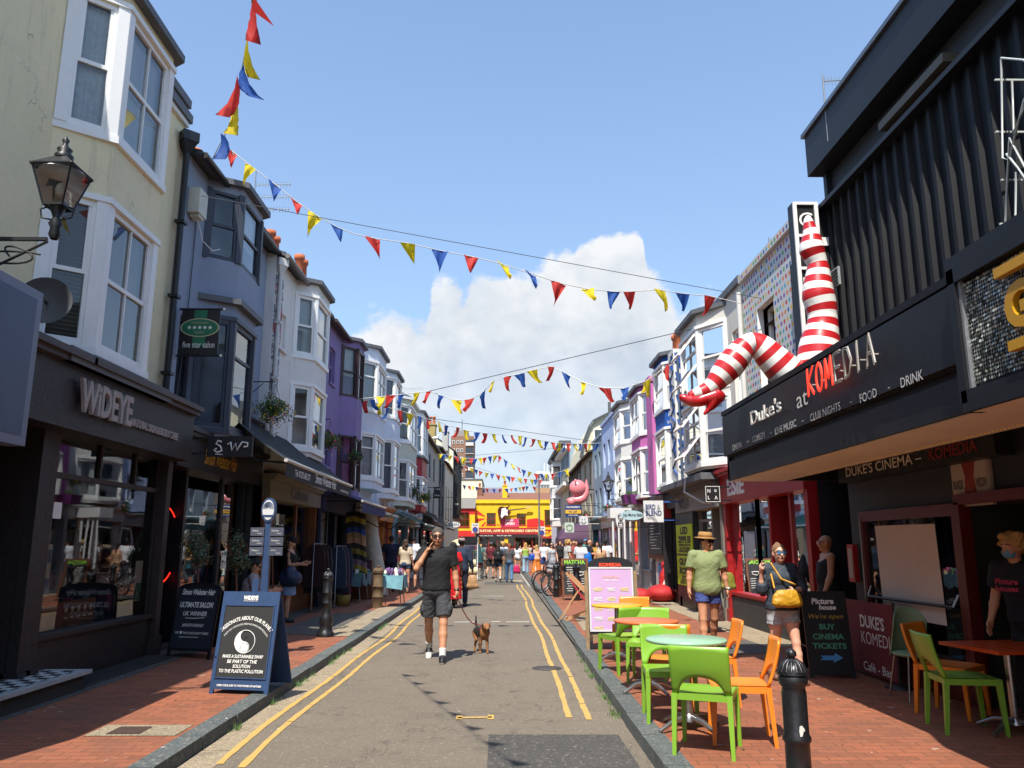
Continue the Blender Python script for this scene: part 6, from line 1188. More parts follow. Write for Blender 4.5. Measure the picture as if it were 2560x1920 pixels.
# pale green shell chair by the doors
PG = M('chair_pale_green', '#7f9a78', .5, .06, 3, .03); s = root('shell_chair', (4.2, 8.35, PH), 'pale grey green chair with rounded back and metal legs by the glass door', 'chair'); b = MB(); vs = []
for i in range(13):
    for j in range(9):
        a = (i/12*2-1)*.95; z = .40+.48*j/8*(1-.28*(abs(i/12*2-1))**3); vs.append((4.2+.24*math.sin(a)*(1-.1*j/8), 8.35-.04+.24-.24*math.cos(a)*1.0+.10*j/8+.0, PH+z))
b.add([(2*4.2-p[0]*1, 2*8.5-p[1]-.1, p[2]) for p in vs], [(i*9+j, (i+1)*9+j, (i+1)*9+j+1, i*9+j+1) for i in range(12) for j in range(8)], PG, True); o = b.build('backrest', s); o.modifiers.new('t', 'SOLIDIFY').thickness = .012
b = MB(); b.ball((4.2, 8.35, PH+.43), (.22, .22, .035), PG, 18, 8); b.build('seat', s)
for sx in (-1, 1):
    for sy in (-1, 1): b = MB(); b.tube([(4.2+sx*.14, 8.35+sy*.14, PH+.42), (4.2+sx*.2, 8.35+sy*.2, PH)], .01, MC['steel'], 6); b.build('leg', s)
def table(x, y, m, lb, sq=False, h_=.70, r_=.34):
    s = root('cafe_table', (x, y, PH), lb, 'table', None if sq else 'round cafe tables'); b = MB()
    if sq: b.prism([(-.36, -.36), (.36, -.36), (.36, .36), (-.36, .36)], (x, y, PH+h_), (math.cos(.12), math.sin(.12), 0), (-math.sin(.12), math.cos(.12), 0), (0, 0, .028), m)
    else: b.lathe((x, y, PH+h_), [(0, 0), (r_-.01, 0), (r_, .008), (r_, .022), (r_-.008, .03), (0, .03)], m, 40)
    b.build('tabletop', s); ST = M('brushed_steel', '#a8a8a6', .28, .08, 10, .05, metal=.9); b = MB(); b.tube([(x, y, PH+.08), (x, y, PH+h_)], .032, ST, 16); b.build('column', s); b = MB(); b.lathe((x, y, PH+.07), [(.06, 0), (.05, .04), (.034, .06)], ST, 14)
    for k in range(4): a = .5+k*math.pi/2; b.tube([(x+.03*math.cos(a), y+.03*math.sin(a), PH+.10), (x+.17*math.cos(a), y+.17*math.sin(a), PH+.085), (x+.32*math.cos(a), y+.32*math.sin(a), PH+.02)], [.026, .022, .016], ST, 8)
    b.build('base', s)
TG = M('table_pale_green', '#8fb596', .3, .05, 3, .02); TO = M('table_orange', '#cf6a3c', .35, .06, 3, .02); TY = M('table_yellow', '#e0a01c', .35, .05, 3, .02)
table(1.58, 7.02, TG, 'pale green round table nearest the camera'); table(1.55, 8.75, TO, 'orange round table in the middle of the row'); table(1.56, 11.0, TY, 'yellow round table in front of the lilac poster board'); table(4.22, 6.85, M('table_square_orange', '#b5451a', .35, .06), 'orange square table at the right edge under the canopy', True, .66)
# ================================================================ bollards
def bollard(x, y, lb, h_=.98, r_=.085, m=None, fl=True, base=False):
    m = m or M('cast_iron', '#1c1c1e', .36, .25, 14, .14, 40, coat=.1); s = root('bollard', (x, y, PH), lb, 'bollard', 'cast iron bollards'); b = MB(); H_ = h_
    if base: pr_ = [(r_*1.9, 0), (r_*1.9, .06), (r_*1.5, .09), (r_*1.35, .2), (r_*1.6, .26), (r_*1.3, .34), (r_*1.05, .38)]
    else: pr_ = [(r_*1.05, 0)]
    z0 = pr_[-1][1]; top = H_-.16
    for f in (.32, .62): z = z0+(top-z0)*f; pr_ += [(r_, z-.03), (r_*1.14, z-.02), (r_*1.14, z+.0), (r_, z+.015)]
    pr_ += [(r_, top-.05), (r_*.92, top-.02), (r_*1.15, top), (r_*1.2, top+.03), (r_*1.0, top+.05)]; b.lathe((x, y, PH), pr_, m, 28)
    if fl:
        for k in range(14): a = 2*math.pi*k/14; b.tube([(x+r_*.97*math.cos(a), y+r_*.97*math.sin(a), PH+z0+.02), (x+r_*.97*math.cos(a), y+r_*.97*math.sin(a), PH+z0+(top-z0)*.29)], .012, m, 6)
    b.build('shaft', s); c = MB(); c.lathe((x, y, PH+top+.05), [(r_*1.2, 0), (r_*1.15, .02), (r_*.95, .05), (r_*.5, .075), (r_*.28, .08), (r_*.25, .09), (r_*.42, .1), (r_*.42, .12), (r_*.2, .135), (0, .14)], m, 28)
    for k in range(16): a = 2*math.pi*k/16; c.tube([(x+r_*1.12*math.cos(a), y+r_*1.12*math.sin(a), PH+top+.065), (x+r_*.86*math.cos(a), y+r_*.86*math.sin(a), PH+top+.105), (x+r_*.4*math.cos(a), y+r_*.4*math.sin(a), PH+top+.128)], .009, m, 5)
    c.build('cap', s); return s
p = at(1711*O_, 1440*O_, y=4.7); s = bollard(p.x, 4.7, 'near black bollard with chipped white patch at the bottom right', h_=p.z-PH+.07, r_=.068)
b = MB(); b.prism([(0, 0), (.012, .005), (.02, .03), (.028, .03), (.024, .045), (.012, .06), (.0, .055), (-.004, .03)], (p.x-.004, 4.7-.069, p.z-.36), (1, 0, 0), Z, (0, .006, 0), M('chipped_paint', '#cfcdc4', .7)); b.build('paint_chip', s)
p = at(703*O_, 1375*O_, z=PH); bollard(p.x, p.y, 'black bollard with fat vase-shaped foot on the left pavement', h_=1.1, r_=.075, fl=False, base=True)
p = at(815*O_, 1313*O_, z=PH); bollard(p.x, p.y, 'rusty brown fluted bollard on the left pavement', h_=1.0, r_=.12, m=M('rusty_iron', '#5f4a33', .7, .35, 14, .5))
for (a, c, lb) in ((1240, 1478, 'black bollard in front of the matcha menu board'), ((1388-1200)*2.963, (1482-1000)*2.963, 'black bollard among the bicycle wheels')):
    u = 1200+(710 if a == 1240 else 563)/2.963; p = at(u, 1360, y=23 if a == 1240 else 24.5); bollard(p.x, p.y, lb, h_=1.0, r_=.09)
# ================================================================ A-boards
def aboard(name, lb, x, y, rz, w_, h_, frm, facem, lean=.16, bw=.05, dep=.5, group='pavement boards', arch=0, inset=.0, foot=.0, top_band=0, bot_band=0):
    s = root(name, (x, y, PH), lb, 'sign board', group, rz); LOCALS.add(s.name); d = h_*lean; up_ = Vector((0, d, h_)).normalized(); L_ = math.hypot(d, h_); nn = Vector((0, -h_, d)).normalized()
    def fp(u, v, o=0): return Vector((u, -d/1, 0))+up_*v+nn*o+Vector((0, 0, 0))
    w2 = w_/2
    def arc_(w_in): return [(w_in*math.cos(t_), 0+arch*math.sin(t_)) for t_ in np.linspace(0, math.pi, 13)]
    b = MB(); out = [(-w2, foot), (w2, foot)]+([(q[0], L_-arch+q[1]) for q in arc_(w2)] if arch else [(w2, L_), (-w2, L_)])
    b.prism(out, (0, -d, 0), (1, 0, 0), up_, -nn*.022, frm)
    if foot:
        for sx in (-1, 1): b.prism([(sx*w2-(.045 if sx > 0 else 0), 0), (sx*w2+(.045 if sx < 0 else 0), 0), (sx*w2+(.045 if sx < 0 else 0), foot), (sx*w2-(.045 if sx > 0 else 0), foot)], (0, -d, 0), (1, 0, 0), up_, -nn*.022, frm)
    b.build('front_board', s)
    b = MB(); b.prism([(q[0], q[1]) for q in out], (0, dep-.12, 0), (1, 0, 0), Vector((0, -(dep-.12), h_)).normalized(), Vector((0, .02, 0)), frm)
    b.bar((-w2+.02, -d*.7, h_*.35), (-w2+.02, (dep-.12)*.65, h_*.35), .01, .02, BLACKP); b.build('back_board', s)
    b = MB(); v0, v1 = foot+bw+bot_band, L_-arch*.7-bw-top_band; b.prism([(-w2+bw, v0), (w2-bw, v0), (w2-bw, v1), (-w2+bw, v1)], (0, -d, 0)+nn*.006 if False else Vector((0, -d, 0))+nn*.004, (1, 0, 0), up_, nn*-.003, facem)
    if inset:
        for (a_, c_, e_, g_) in ((-w2+bw-inset, w2-bw+inset, v0-inset, v0), (-w2+bw-inset, w2-bw+inset, v1, v1+inset), (-w2+bw-inset, -w2+bw, v0, v1), (w2-bw, w2-bw+inset, v0, v1)): b.prism([(a_, e_), (c_, e_), (c_, g_), (a_, g_)], Vector((0, -d, 0))+nn*.012, (1, 0, 0), up_, -nn*.012, MC.get('board_trim_'+name) or frm)
    b.build('panel', s)
    tx = MB()
    def T_(body, u, v, m, w=None, h=None, **k): tx.text(body, fp(u, v, .008), (1, 0, 0), up_, m, w, h, **k)
    def line(p_, m, r=.004): tx.tube([fp(q[0], q[1], .009) for q in p_], r, m, 5)
    return s, T_, line, tx, (v0, v1, w2), fp
BB = M('board_blue', '#2c4468', .5, .12, 10, .15, streak=.1); BC_ = M('chalk_panel', '#2a2a2b', .85, .12, 6, .05); CK = M('chalk_white', '#e8e8e2', .8, .05, 30, bump=0)
s, T_, ln_, tx, (v0, v1, w2), fp = aboard('pavement_board', 'blue framed pavement board with chalk yin-yang symbol on the left', -2.67, 8.83, R(-12), .66, 1.02, BB, BC_, bw=.05, foot=.045, bot_band=.07, top_band=.10, inset=.012)
T_('WiDEYE', 0, .945, WLET, w=.17, h=.045, bold=.06, anchor='c'); T_('NATURAL SKIN & BODY CARE', 0, .93, WLET, w=.16, h=.01, bold=.02, anchor='c'); T_('OPEN YOUR EYES TO THE POWER OF NATURE', 0, .075, WLET, w=.5, h=.02, bold=.03, anchor='c')
T_('PASSIONATE ABOUT OUR PLANET', 0, .74, CK, w=.62, h=.04, arc=.36, anchor='c', bold=.02, shear=.1); T_('CHECK OUT OUR PLASTIC-FREE PACKAGING-FREE PRODUCTS', 0, .69, CK, w=.56, h=.018, arc=.30, anchor='c')
for (tt, v, w_) in (('MAKE A SUSTAINABLE SWAP', .355, .46), ('BE PART OF THE', .305, .34), ('SOLUTION', .258, .2), ('TO THE PLASTIC POLLUTION', .21, .5)): T_(tt, 0, v, CK, w=w_, h=.034, anchor='c', bold=.015, shear=.12)
ln_([(.115*math.cos(q), .52+.115*math.sin(q)) for q in np.linspace(0, 6.28, 33)], CK, .004)
tx.add([fp(a_, c_, .0095) for a_, c_ in [(.115*math.cos(q), .52+.115*math.sin(q)) for q in np.linspace(math.pi/2, 3*math.pi/2, 14)]+[(.0575*math.cos(q), .4625+.0575*math.sin(q)) for q in np.linspace(-math.pi/2, math.pi/2, 9)]+[(-.0575*math.cos(q)*1, .5775+.0575*math.sin(q)) for q in np.linspace(-math.pi/2, math.pi/2, 9)]], [tuple(range(32))], CK)
tx.add([fp(.018*math.cos(q), .575+.018*math.sin(q), .0105) for q in np.linspace(0, 6.28, 13)[:-1]], [tuple(range(12))], BC_); ln_([(.045*math.cos(q)+.005, .462+.045*math.sin(q)) for q in np.linspace(0, 6.28, 17)], BC_, .003)
tx.build('writing', s)
NB = M('board_dark_navy', '#262b36', .6, .1, 6, .1)
s, T_, ln_, tx, (v0, v1, w2), fp = aboard('pavement_board', 'dark arched pavement board chalked for the hair salon', -4.2, 11.5, R(-20), .72, 1.0, BLACKP, NB, arch=.08, foot=.10, bw=.03)
T_('Simon Webster Hair', 0, .84, CK, w=.56, h=.08, anchor='c', shear=.35, bold=.03); T_('ULTIMATE SALON', 0, .67, CK, w=.56, h=.075, anchor='c', shear=.15, bold=.035); T_('UK WINNER', 0, .56, CK, w=.4, h=.06, anchor='c', shear=.15, bold=.02); ln_([(-.15, .53), (.0, .525), (.17, .54)], CK, .005); T_('#WORTHTHEWAIT', 0, .41, CK, w=.36, h=.045, anchor='c', shear=.2, bold=.01); T_('WE ♥ NHS DISCOUNT HERE!', 0, .31, CK, w=.56, h=.045, anchor='c', shear=.15, bold=.01); ln_([(-.2, .275), (.12, .28)], CK, .004); tx.build('writing', s)
s, T_, ln_, tx, (v0, v1, w2), fp = aboard('pavement_board', 'black pavement board inviting people to buy cinema tickets', 3.86, 9.75, R(-4), .52, .97, BLACKP, M('panel_black', '#15171b', .4, .05), bw=.02, foot=.04)
T_('Picture', -.02, .83, WLET, w=.26, h=.07, anchor='c', shear=.15, bold=.04); T_('house', .03, .765, WLET, w=.2, h=.06, anchor='c', shear=.15, bold=.04); T_("We're open", 0, .65, M('chalk_yellow', '#b9a03a', .7, bump=0), w=.4, h=.07, anchor='c', shear=.3); CG = M('chalk_green', '#4f9a78', .7, bump=0)
for (tt, v, w_) in (('BUY', .54, .18), ('CINEMA', .43, .36), ('TICKETS', .325, .39)): T_(tt, 0, v, CG, w=w_, h=.065, anchor='c', bold=.03)
tx.add([fp(a_, c_, .009) for a_, c_ in ((-.13, .2), (.03, .2), (.02, .17), (.14, .225), (.05, .28), (.04, .25), (-.12, .25), (-.09, .225))], [tuple(range(8))], M('chalk_blue', '#4f9ad0', .7, bump=0)); tx.build('writing', s)
WD = M('weathered_timber', '#8a7354', .8, .25, 10, .3, 30)
s, T_, ln_, tx, (v0, v1, w2), fp = aboard('poster_stand', 'tall wooden framed stand with lilac comedy listings poster and black arched top', 1.66, 12.3, R(0), .68, 1.34, BLACKP, M('lilac_poster', '#bf9fc6', .5, .04, 3, 0), arch=.12, foot=.22, bw=.03, bot_band=.03, top_band=.06, lean=.1)
b = MB()
for sx in (-1, 1): b.prism([(sx*.37-.025, 0), (sx*.37+.025, 0), (sx*.37+.025, 1.14), (sx*.37-.025, 1.14)], fp(0, 0, 0)+Vector((0, 0, 0)), (1, 0, 0), Vector((0, .1, 1)).normalized(), (0, .04, 0), WD)
b.prism([(-.35, .13), (.35, .13), (.35, .22), (-.35, .22)], fp(0, 0, .0), (1, 0, 0), Vector((0, .1, 1)).normalized(), (0, .03, 0), WD); b.build('timber_frame', s)
b = MB(); SF = M('snap_frame', '#c9cacc', .35, 0, bump=0)
for (a_, c_, e_, g_) in ((-.335, .335, v0-.02, v0+.005), (-.335, .335, v1-.005, v1+.02), (-.335, -.31, v0, v1), (.31, .335, v0, v1)): b.prism([(a_, e_), (c_, e_), (c_, g_), (a_, g_)], fp(0, 0, .012), (1, 0, 0), Vector((0, .1, 1)).normalized(), -Vector((0, -.01, 0)), SF)
b.build('snap_frame', s)
OR_ = M('orange_letter', '#e0492a', .5, bump=0); CL = M('pale_yellow_letter', '#e0d48a', .6, bump=0); T_('KOMEDIA', 0, 1.2, OR_, w=.34, h=.055, anchor='c', bold=.05); T_('KOMEDIA', 0, 1.03, M('peach_letter', '#d9a8a0', .6, bump=0), w=.26, h=.03, anchor='c', bold=.04); T_('JULY 2021', 0, .985, WLET, w=.2, h=.03, anchor='c', bold=.02)
rr = random.Random(8)
for r_ in range(5):
    for c_ in range(3):
        u, v = -.2+.2*c_, .87-.14*r_
        if r_ == 4 and c_ == 1: continue
        for k in range(3): w_ = rr.uniform(.05, .075); tx.add([fp(u-w_, v-.02*k+.004*k, .009), fp(u+w_, v-.02*k+.012, .009), fp(u+w_*.95, v-.02*k+.022, .009), fp(u-w_*.95, v-.02*k+.014, .009)], [(0, 1, 2, 3)], CL if (r_+c_) % 2 == 0 else WLET)
tx.build('writing', s)
BRW = M('brown_wood', '#6a3f26')
s, T_, ln_, tx, (v0, v1, w2), fp = aboard('pavement_board', 'wood framed chalk board headed matcha beside the parked bicycles', 2.12, 23.3, R(6), .78, 1.15, BRW, BC_, bw=.06, foot=.1)
T_('MATCHA', -.0, 1.0, M('lime_chalk', '#8ac43a', .7, bump=0), w=.6, h=.12, anchor='c', bold=.03)
for k in range(11): T_('~~~~~~~~~', -.26+.02*(k % 3), .9-k*.065, CK, w=.2+.04*(k % 4), h=.02, bold=.04)
for k in range(5): T_('~~~~~~', .08, .58-k*.065, CK, w=.2, h=.02, bold=.04)
ln_([(.05, .78), (.07, .7), (.15, .68), (.23, .7), (.25, .78), (.05, .78)], CK, .012); tx.build('writing', s)
# wayfinding totem
s = root('wayfinding_totem', (-3.28, 11.4, PH), 'blue wayfinding post with round crest and six grey finger signs', 'signpost'); b = MB(); x, y = -3.28, 11.4; b.hexa([(x-.06, y-.03, PH), (x+.06, y-.03, PH), (x+.06, y+.03, PH), (x-.06, y+.03, PH), (x-.035, y-.03, 2.0), (x+.035, y-.03, 2.0), (x+.035, y+.03, 2.0), (x-.035, y+.03, 2.0)], BB); b.box(x-.17, x-.08, y-.02, y+.02, PH, 1.15, BB); b.build('post', s)
b = MB(); b.prism([(math.cos(t_)*.10, math.sin(t_)*.17) for t_ in np.linspace(0, 6.28, 29)[:-1]], (x, y-.045, 2.1), (1, 0, 0), Z, (0, .08, 0), BB); b.build('crest_disc', s); b = MB(); b.prism([(math.cos(t_)*.08, math.sin(t_)*.14) for t_ in np.linspace(0, 6.28, 29)[:-1]], (x, y-.052, 2.1), (1, 0, 0), Z, (0, .005, 0), WS)
for r_ in (.068, .052, .036, .02): b.tube([(x+r_*math.cos(q), y-.056, 2.12+1.3*r_*math.sin(q)) for q in np.linspace(0, math.pi, 12)], .005, BB, 5)
b.box(x-.07, x+.07, y-.056, y-.05, 2.0, 2.03, BB); b.build('crest', s)
FG = M('finger_grey', '#4a4f5c', .5)
for k in range(3):
    for sx in (-1, 1): b = MB(); z = 1.74-k*.135; xa, xb = sorted((x+sx*.04, x+sx*.23)); b.box(xa, xb, y-.05, y-.02, z, z+.115, FG); b.text(('Station', 'Pavilion', 'Seafront', 'Museum', 'Theatre', 'Library')[k*2+(sx > 0)], (xa+.03, y-.054, z+.06), (1, 0, 0), Z, WLET, None, .022); b.text('4 mins', (xa+.10, y-.054, z+.025), (1, 0, 0), Z, WLET, None, .016); b.build('finger_sign', s)
# ================================================================ plants
LEAF = [M('leaf_'+str(i), c, .6, .15, 9, 0) for i, c in enumerate(('#3d5a26', '#557a30', '#28401e'))]; OLV = [M('olive_leaf_'+str(i), c, .6, .1, 9, 0) for i, c in enumerate(('#4a5a40', '#2e3c28', '#6a7a58'))]
FLW = {'y': M('flower_yellow', '#d9b31c', .6, 0, bump=0), 'p': M('flower_pink', '#c0346a', .6, 0, bump=0), 'v': M('flower_violet', '#6a3a8a', .6, 0, bump=0), 'r': M('flower_coral', '#c9554a', .6, 0, bump=0)}
def leaves(b, c, r, n, mats, sz, rr, drop=.0, shell_=.45):
    for _ in range(n):
        d = Vector((rr.gauss(0, 1), rr.gauss(0, 1), rr.gauss(0, 1))).normalized(); q = rr.uniform(shell_, 1)*(.82+.3*math.sin(d.x*5+d.z*4+c[0]*3)); p = Vector(c)+Vector((d.x*r[0], d.y*r[1], d.z*r[2]))*q
        if drop: p.z -= drop*rr.random()**2
        a = Vector((rr.gauss(0, 1), rr.gauss(0, 1), rr.gauss(0, 1))).normalized(); e = a.cross(d).normalized()*sz*rr.uniform(.6, 1.2); a = a*sz*rr.uniform(.5, 1)*.6
        b.add([p-e*.5, p+a*.5, p+e*.5, p-a*.5], [(0, 1, 2, 3)], rr.choice(mats))
def basket(lb, p, wallx, r, cols, n=900, sz=.05, seed=1, group='hanging flower baskets'):
    s = root('hanging_basket', p, lb, 'hanging basket', group); rr = random.Random(seed); p = Vector(p); b = MB(); b.lathe((p.x, p.y, p.z-.0), [(0, -.16), (.09, -.14), (.15, -.06), (.17, .0)], M('basket_green', '#1f3a2a', .8), 14); b.build('bowl', s)
    b = MB(); leaves(b, p+Vector((0, 0, .02)), (r, r, r*.62), n, LEAF, sz, rr, .16*r/.3); b.build('foliage', s)
    b = MB()
    for k in range(n//9): leaves(b, p+Vector((0, 0, .0)), (r*1.04, r*1.04, r*.66), 1, [FLW[rr.choice(cols)]], sz*1.1, rr, .2*r/.3, .9)
    b.build('flowers', s); b = MB(); zt = p.z+.5
    for k in range(3): a = k*2.1; b.tube([(p.x+.16*math.cos(a), p.y+.16*math.sin(a), p.z), (p.x, p.y, zt-.04)], .004, BLACKP, 4)
    b.bar((wallx, p.y, zt), (p.x, p.y, zt), .02, .02, BLACKP); b.tube([(wallx, p.y, zt-.25), ((wallx+p.x)/2, p.y, zt-.03)], .01, BLACKP, 5); b.build('bracket', s)
p = at(592*O_, 878*O_, y=15.6); basket('large hanging basket with yellow flowers over the salon awning', p, -5.0, .46, 'yyyp', 1900, .05, 1); p = at(712*O_, 948*O_, y=19.9); basket('hanging basket full of pink flowers on the purple house', p, -4.7, .40, 'pppry', 1500, .055, 2); p = at(770*O_, 982*O_, y=22.9); basket('dark green hanging basket trailing violet flowers on the lace curtained house', p, -4.3, .27, 'vvy', 800, .055, 3); p = at(890*O_, 1058*O_, y=35.5); basket('hanging basket of violet flowers under the red banded bay', p, -4.2, .42, 'vvp', 600, .09, 4); p = at(918*O_, 1072*O_, y=37.5); basket('hanging basket of yellow green plants beside the violet one', p, -4.2, .40, 'y', 500, .09, 5)
p = at(1200+1140/2.963, 1000+600/2.963, y=27.5); basket('hanging basket of mixed flowers above the purple planter', p, 4.8, .26, 'pyv', 600, .06, 6); p = at(1200+955/2.963, 1000+795/2.963, y=30); basket('hanging basket of bright pink flowers beside the optician sign', p, 4.8, .27, 'ppp', 600, .07, 7); p = at(1200+790/2.963, 1000+845/2.963, y=39); basket('hanging basket of dusty pink flowers above the smiling sign', p, 4.9, .33, 'rrp', 500, .08, 8)
for (u, y, lb) in ((1200+1110/2.963, 26.6, 'purple window planter nearer the lavender side'), (1200+1160/2.963, 25.6, 'purple window planter above the childrenswear sign')):
    p = at(u, 1000+735/2.963, y=y); s = root('planter', p, lb, 'planter'); b = MB(); b.hexa([(p.x-.2, y-.3, p.z-.16), (p.x+.2, y-.3, p.z-.16), (p.x+.2, y+.3, p.z-.16), (p.x-.2, y+.3, p.z-.16), (p.x-.26, y-.35, p.z+.14), (p.x+.26, y-.35, p.z+.14), (p.x+.26, y+.35, p.z+.14), (p.x-.26, y+.35, p.z+.14)], M('planter_purple', '#6a2a6a', .5)); b.build('trough', s); b = MB(); leaves(b, (p.x, y, p.z+.2), (.25, .3, .1), 150, LEAF, .06, random.Random(4)); b.build('plants', s)
def olive(x, y, lb, h_=1.75, r=.26, seed=1):
    s = root('olive_tree', (x, y, PH), lb, 'potted tree', 'potted olive trees'); rr = random.Random(seed); b = MB(); b.tube([(x, y, PH+.3), (x+.03, y, PH+.7), (x-.02, y+.02, PH+h_-.55)], [.024, .02, .014], BRW, 8)
    for k in range(6): a = k*1.05; b.tube([(x-.02, y, PH+h_-.62), (x+.2*math.cos(a), y+.2*math.sin(a), PH+h_-.2+.05*k*.3)], [.01, .004], BRW, 5)
    b.build('trunk', s); b = MB()
    for k in range(5): leaves(b, (x+rr.uniform(-.1, .1), y+rr.uniform(-.1, .1), PH+h_-.3+rr.uniform(-.18, .18)), (r*.8, r*.8, r*.9), 330, OLV, .045, rr, 0, .3)
    b.build('crown', s); b = MB(); b.lathe((x, y, PH), [(.0, 0), (.13, 0), (.17, .3), (.19, .32), (.17, .34), (.15, .3), (0, .3)], M('pot_grey', '#34363a', .6, .2), 18); b.build('pot', s)
olive(-4.55, 12.3, 'potted olive tree behind the chalked salon board', 1.8, .27, 1); olive(-4.2, 13.0, 'potted olive tree left of the wayfinding post', 1.72, .24, 2); olive(-4.45, 15.9, 'potted olive tree beside the standing woman', 1.9, .26, 3)
b = MB(); rr = random.Random(12)      # grass tufts along both kerbs
for (f, sx, n, ya, yb) in ((xl, 1, 15, 6.8, 13), (xl, 1, 7, 15.8, 17.2), (xk, -1, 14, 8, 12.5)):
    for _ in range(n):
        y0 = rr.uniform(ya, yb); cx = f(y0)+sx*rr.uniform(.01, .05); k_ = rr.choice([10, 16, 34]); sp_ = rr.uniform(.02, .05)
        for _ in range(k_): x, y = cx+rr.gauss(0, sp_*.5), y0+rr.gauss(0, sp_*1.6); a = rr.uniform(0, 6.28); l = rr.uniform(.025, .085); b.add([(x-.003, y, 0), (x+.003, y, 0), (x+.5*l*math.cos(a), y+.5*l*math.sin(a), l)], [(0, 1, 2)], rr.choice(LEAF[:2]))
o = b.build('grass', kind='stuff')
b = MB()      # litter specks
for _ in range(240):
    x, y = rr.uniform(-5, 4), rr.uniform(5.5, 22); z = .006 if xl(0) < x < xk(y) else PH+.012; a = rr.uniform(0, 3); l = rr.uniform(.006, .022); b.add([(x-l*math.cos(a), y-l*math.sin(a), z), (x+l*.5*math.sin(a), y-l*.5*math.cos(a), z), (x+l*math.cos(a), y+l*math.sin(a), z), (x-l*.4*math.sin(a), y+l*.4*math.cos(a), z)], [(0, 1, 2, 3)], rr.choice([WLET, MC['grey_letter'], BRW, MC['leaf_2']]))
b.build('litter_specks', kind='stuff')
# ================================================================ people, dog: signed-distance bodies meshed with surface nets
def nets(Fd, o, h):
    ins = Fd < 0; nx, ny, nz = Fd.shape
    c = [ins[i:nx-1+i, j:ny-1+j, k:nz-1+k] for i in (0, 1) for j in (0, 1) for k in (0, 1)]
    sm_ = np.sum(c, axis=0); act = (sm_ > 0) & (sm_ < 8); idx = np.full(act.shape, -1); I = np.argwhere(act); idx[act] = np.arange(len(I))
    pos = np.zeros((len(I), 3)); cnt = np.zeros(len(I)); cr_ = [(i, j, k) for i in (0, 1) for j in (0, 1) for k in (0, 1)]
    for a in cr_:
        for ax in range(3):
            if a[ax] == 0:
                b_ = list(a); b_[ax] = 1; fa = Fd[I[:, 0]+a[0], I[:, 1]+a[1], I[:, 2]+a[2]]; fb = Fd[I[:, 0]+b_[0], I[:, 1]+b_[1], I[:, 2]+b_[2]]
                m = (fa < 0) != (fb < 0); t = fa[m]/(fa[m]-fb[m]); p = np.tile(np.array(a, float), (m.sum(), 1)); p[:, ax] += t; pos[m] += p; cnt[m] += 1
    V = o+(I+pos/cnt[:, None])*h; Q = []
    for ax in range(3):
        sl0 = [slice(0, -1) if q == ax else slice(1, -1) for q in range(3)]; sl1 = [slice(1, None) if q == ax else slice(1, -1) for q in range(3)]
        a = ins[tuple(sl0)]; b_ = ins[tuple(sl1)]; E = np.argwhere(a != b_); E = E+np.array([0 if q == ax else 1 for q in range(3)]); fl = ins[E[:, 0], E[:, 1], E[:, 2]]
        u, v = (ax+1) % 3, (ax+2) % 3; du = np.zeros(3, int); du[u] = 1; dv = np.zeros(3, int); dv[v] = 1
        g = lambda w_: idx[w_[:, 0], w_[:, 1], w_[:, 2]]
        q = np.stack([g(E-du-dv), g(E-dv), g(E), g(E-du)], 1); q[~fl] = q[~fl][:, ::-1]; Q.append(q)
    Q = np.concatenate(Q); return V, Q[(Q >= 0).all(1)]
def seg(a, b, ra, rb, clip=None, k=.02): return ('s', np.array(a, float), np.array(b, float), ra, rb, clip, k)
def ell(c, r, k=.02, neg=False, clip=None): return ('e', np.array(c, float), np.array(r, float), neg, None, clip, k)
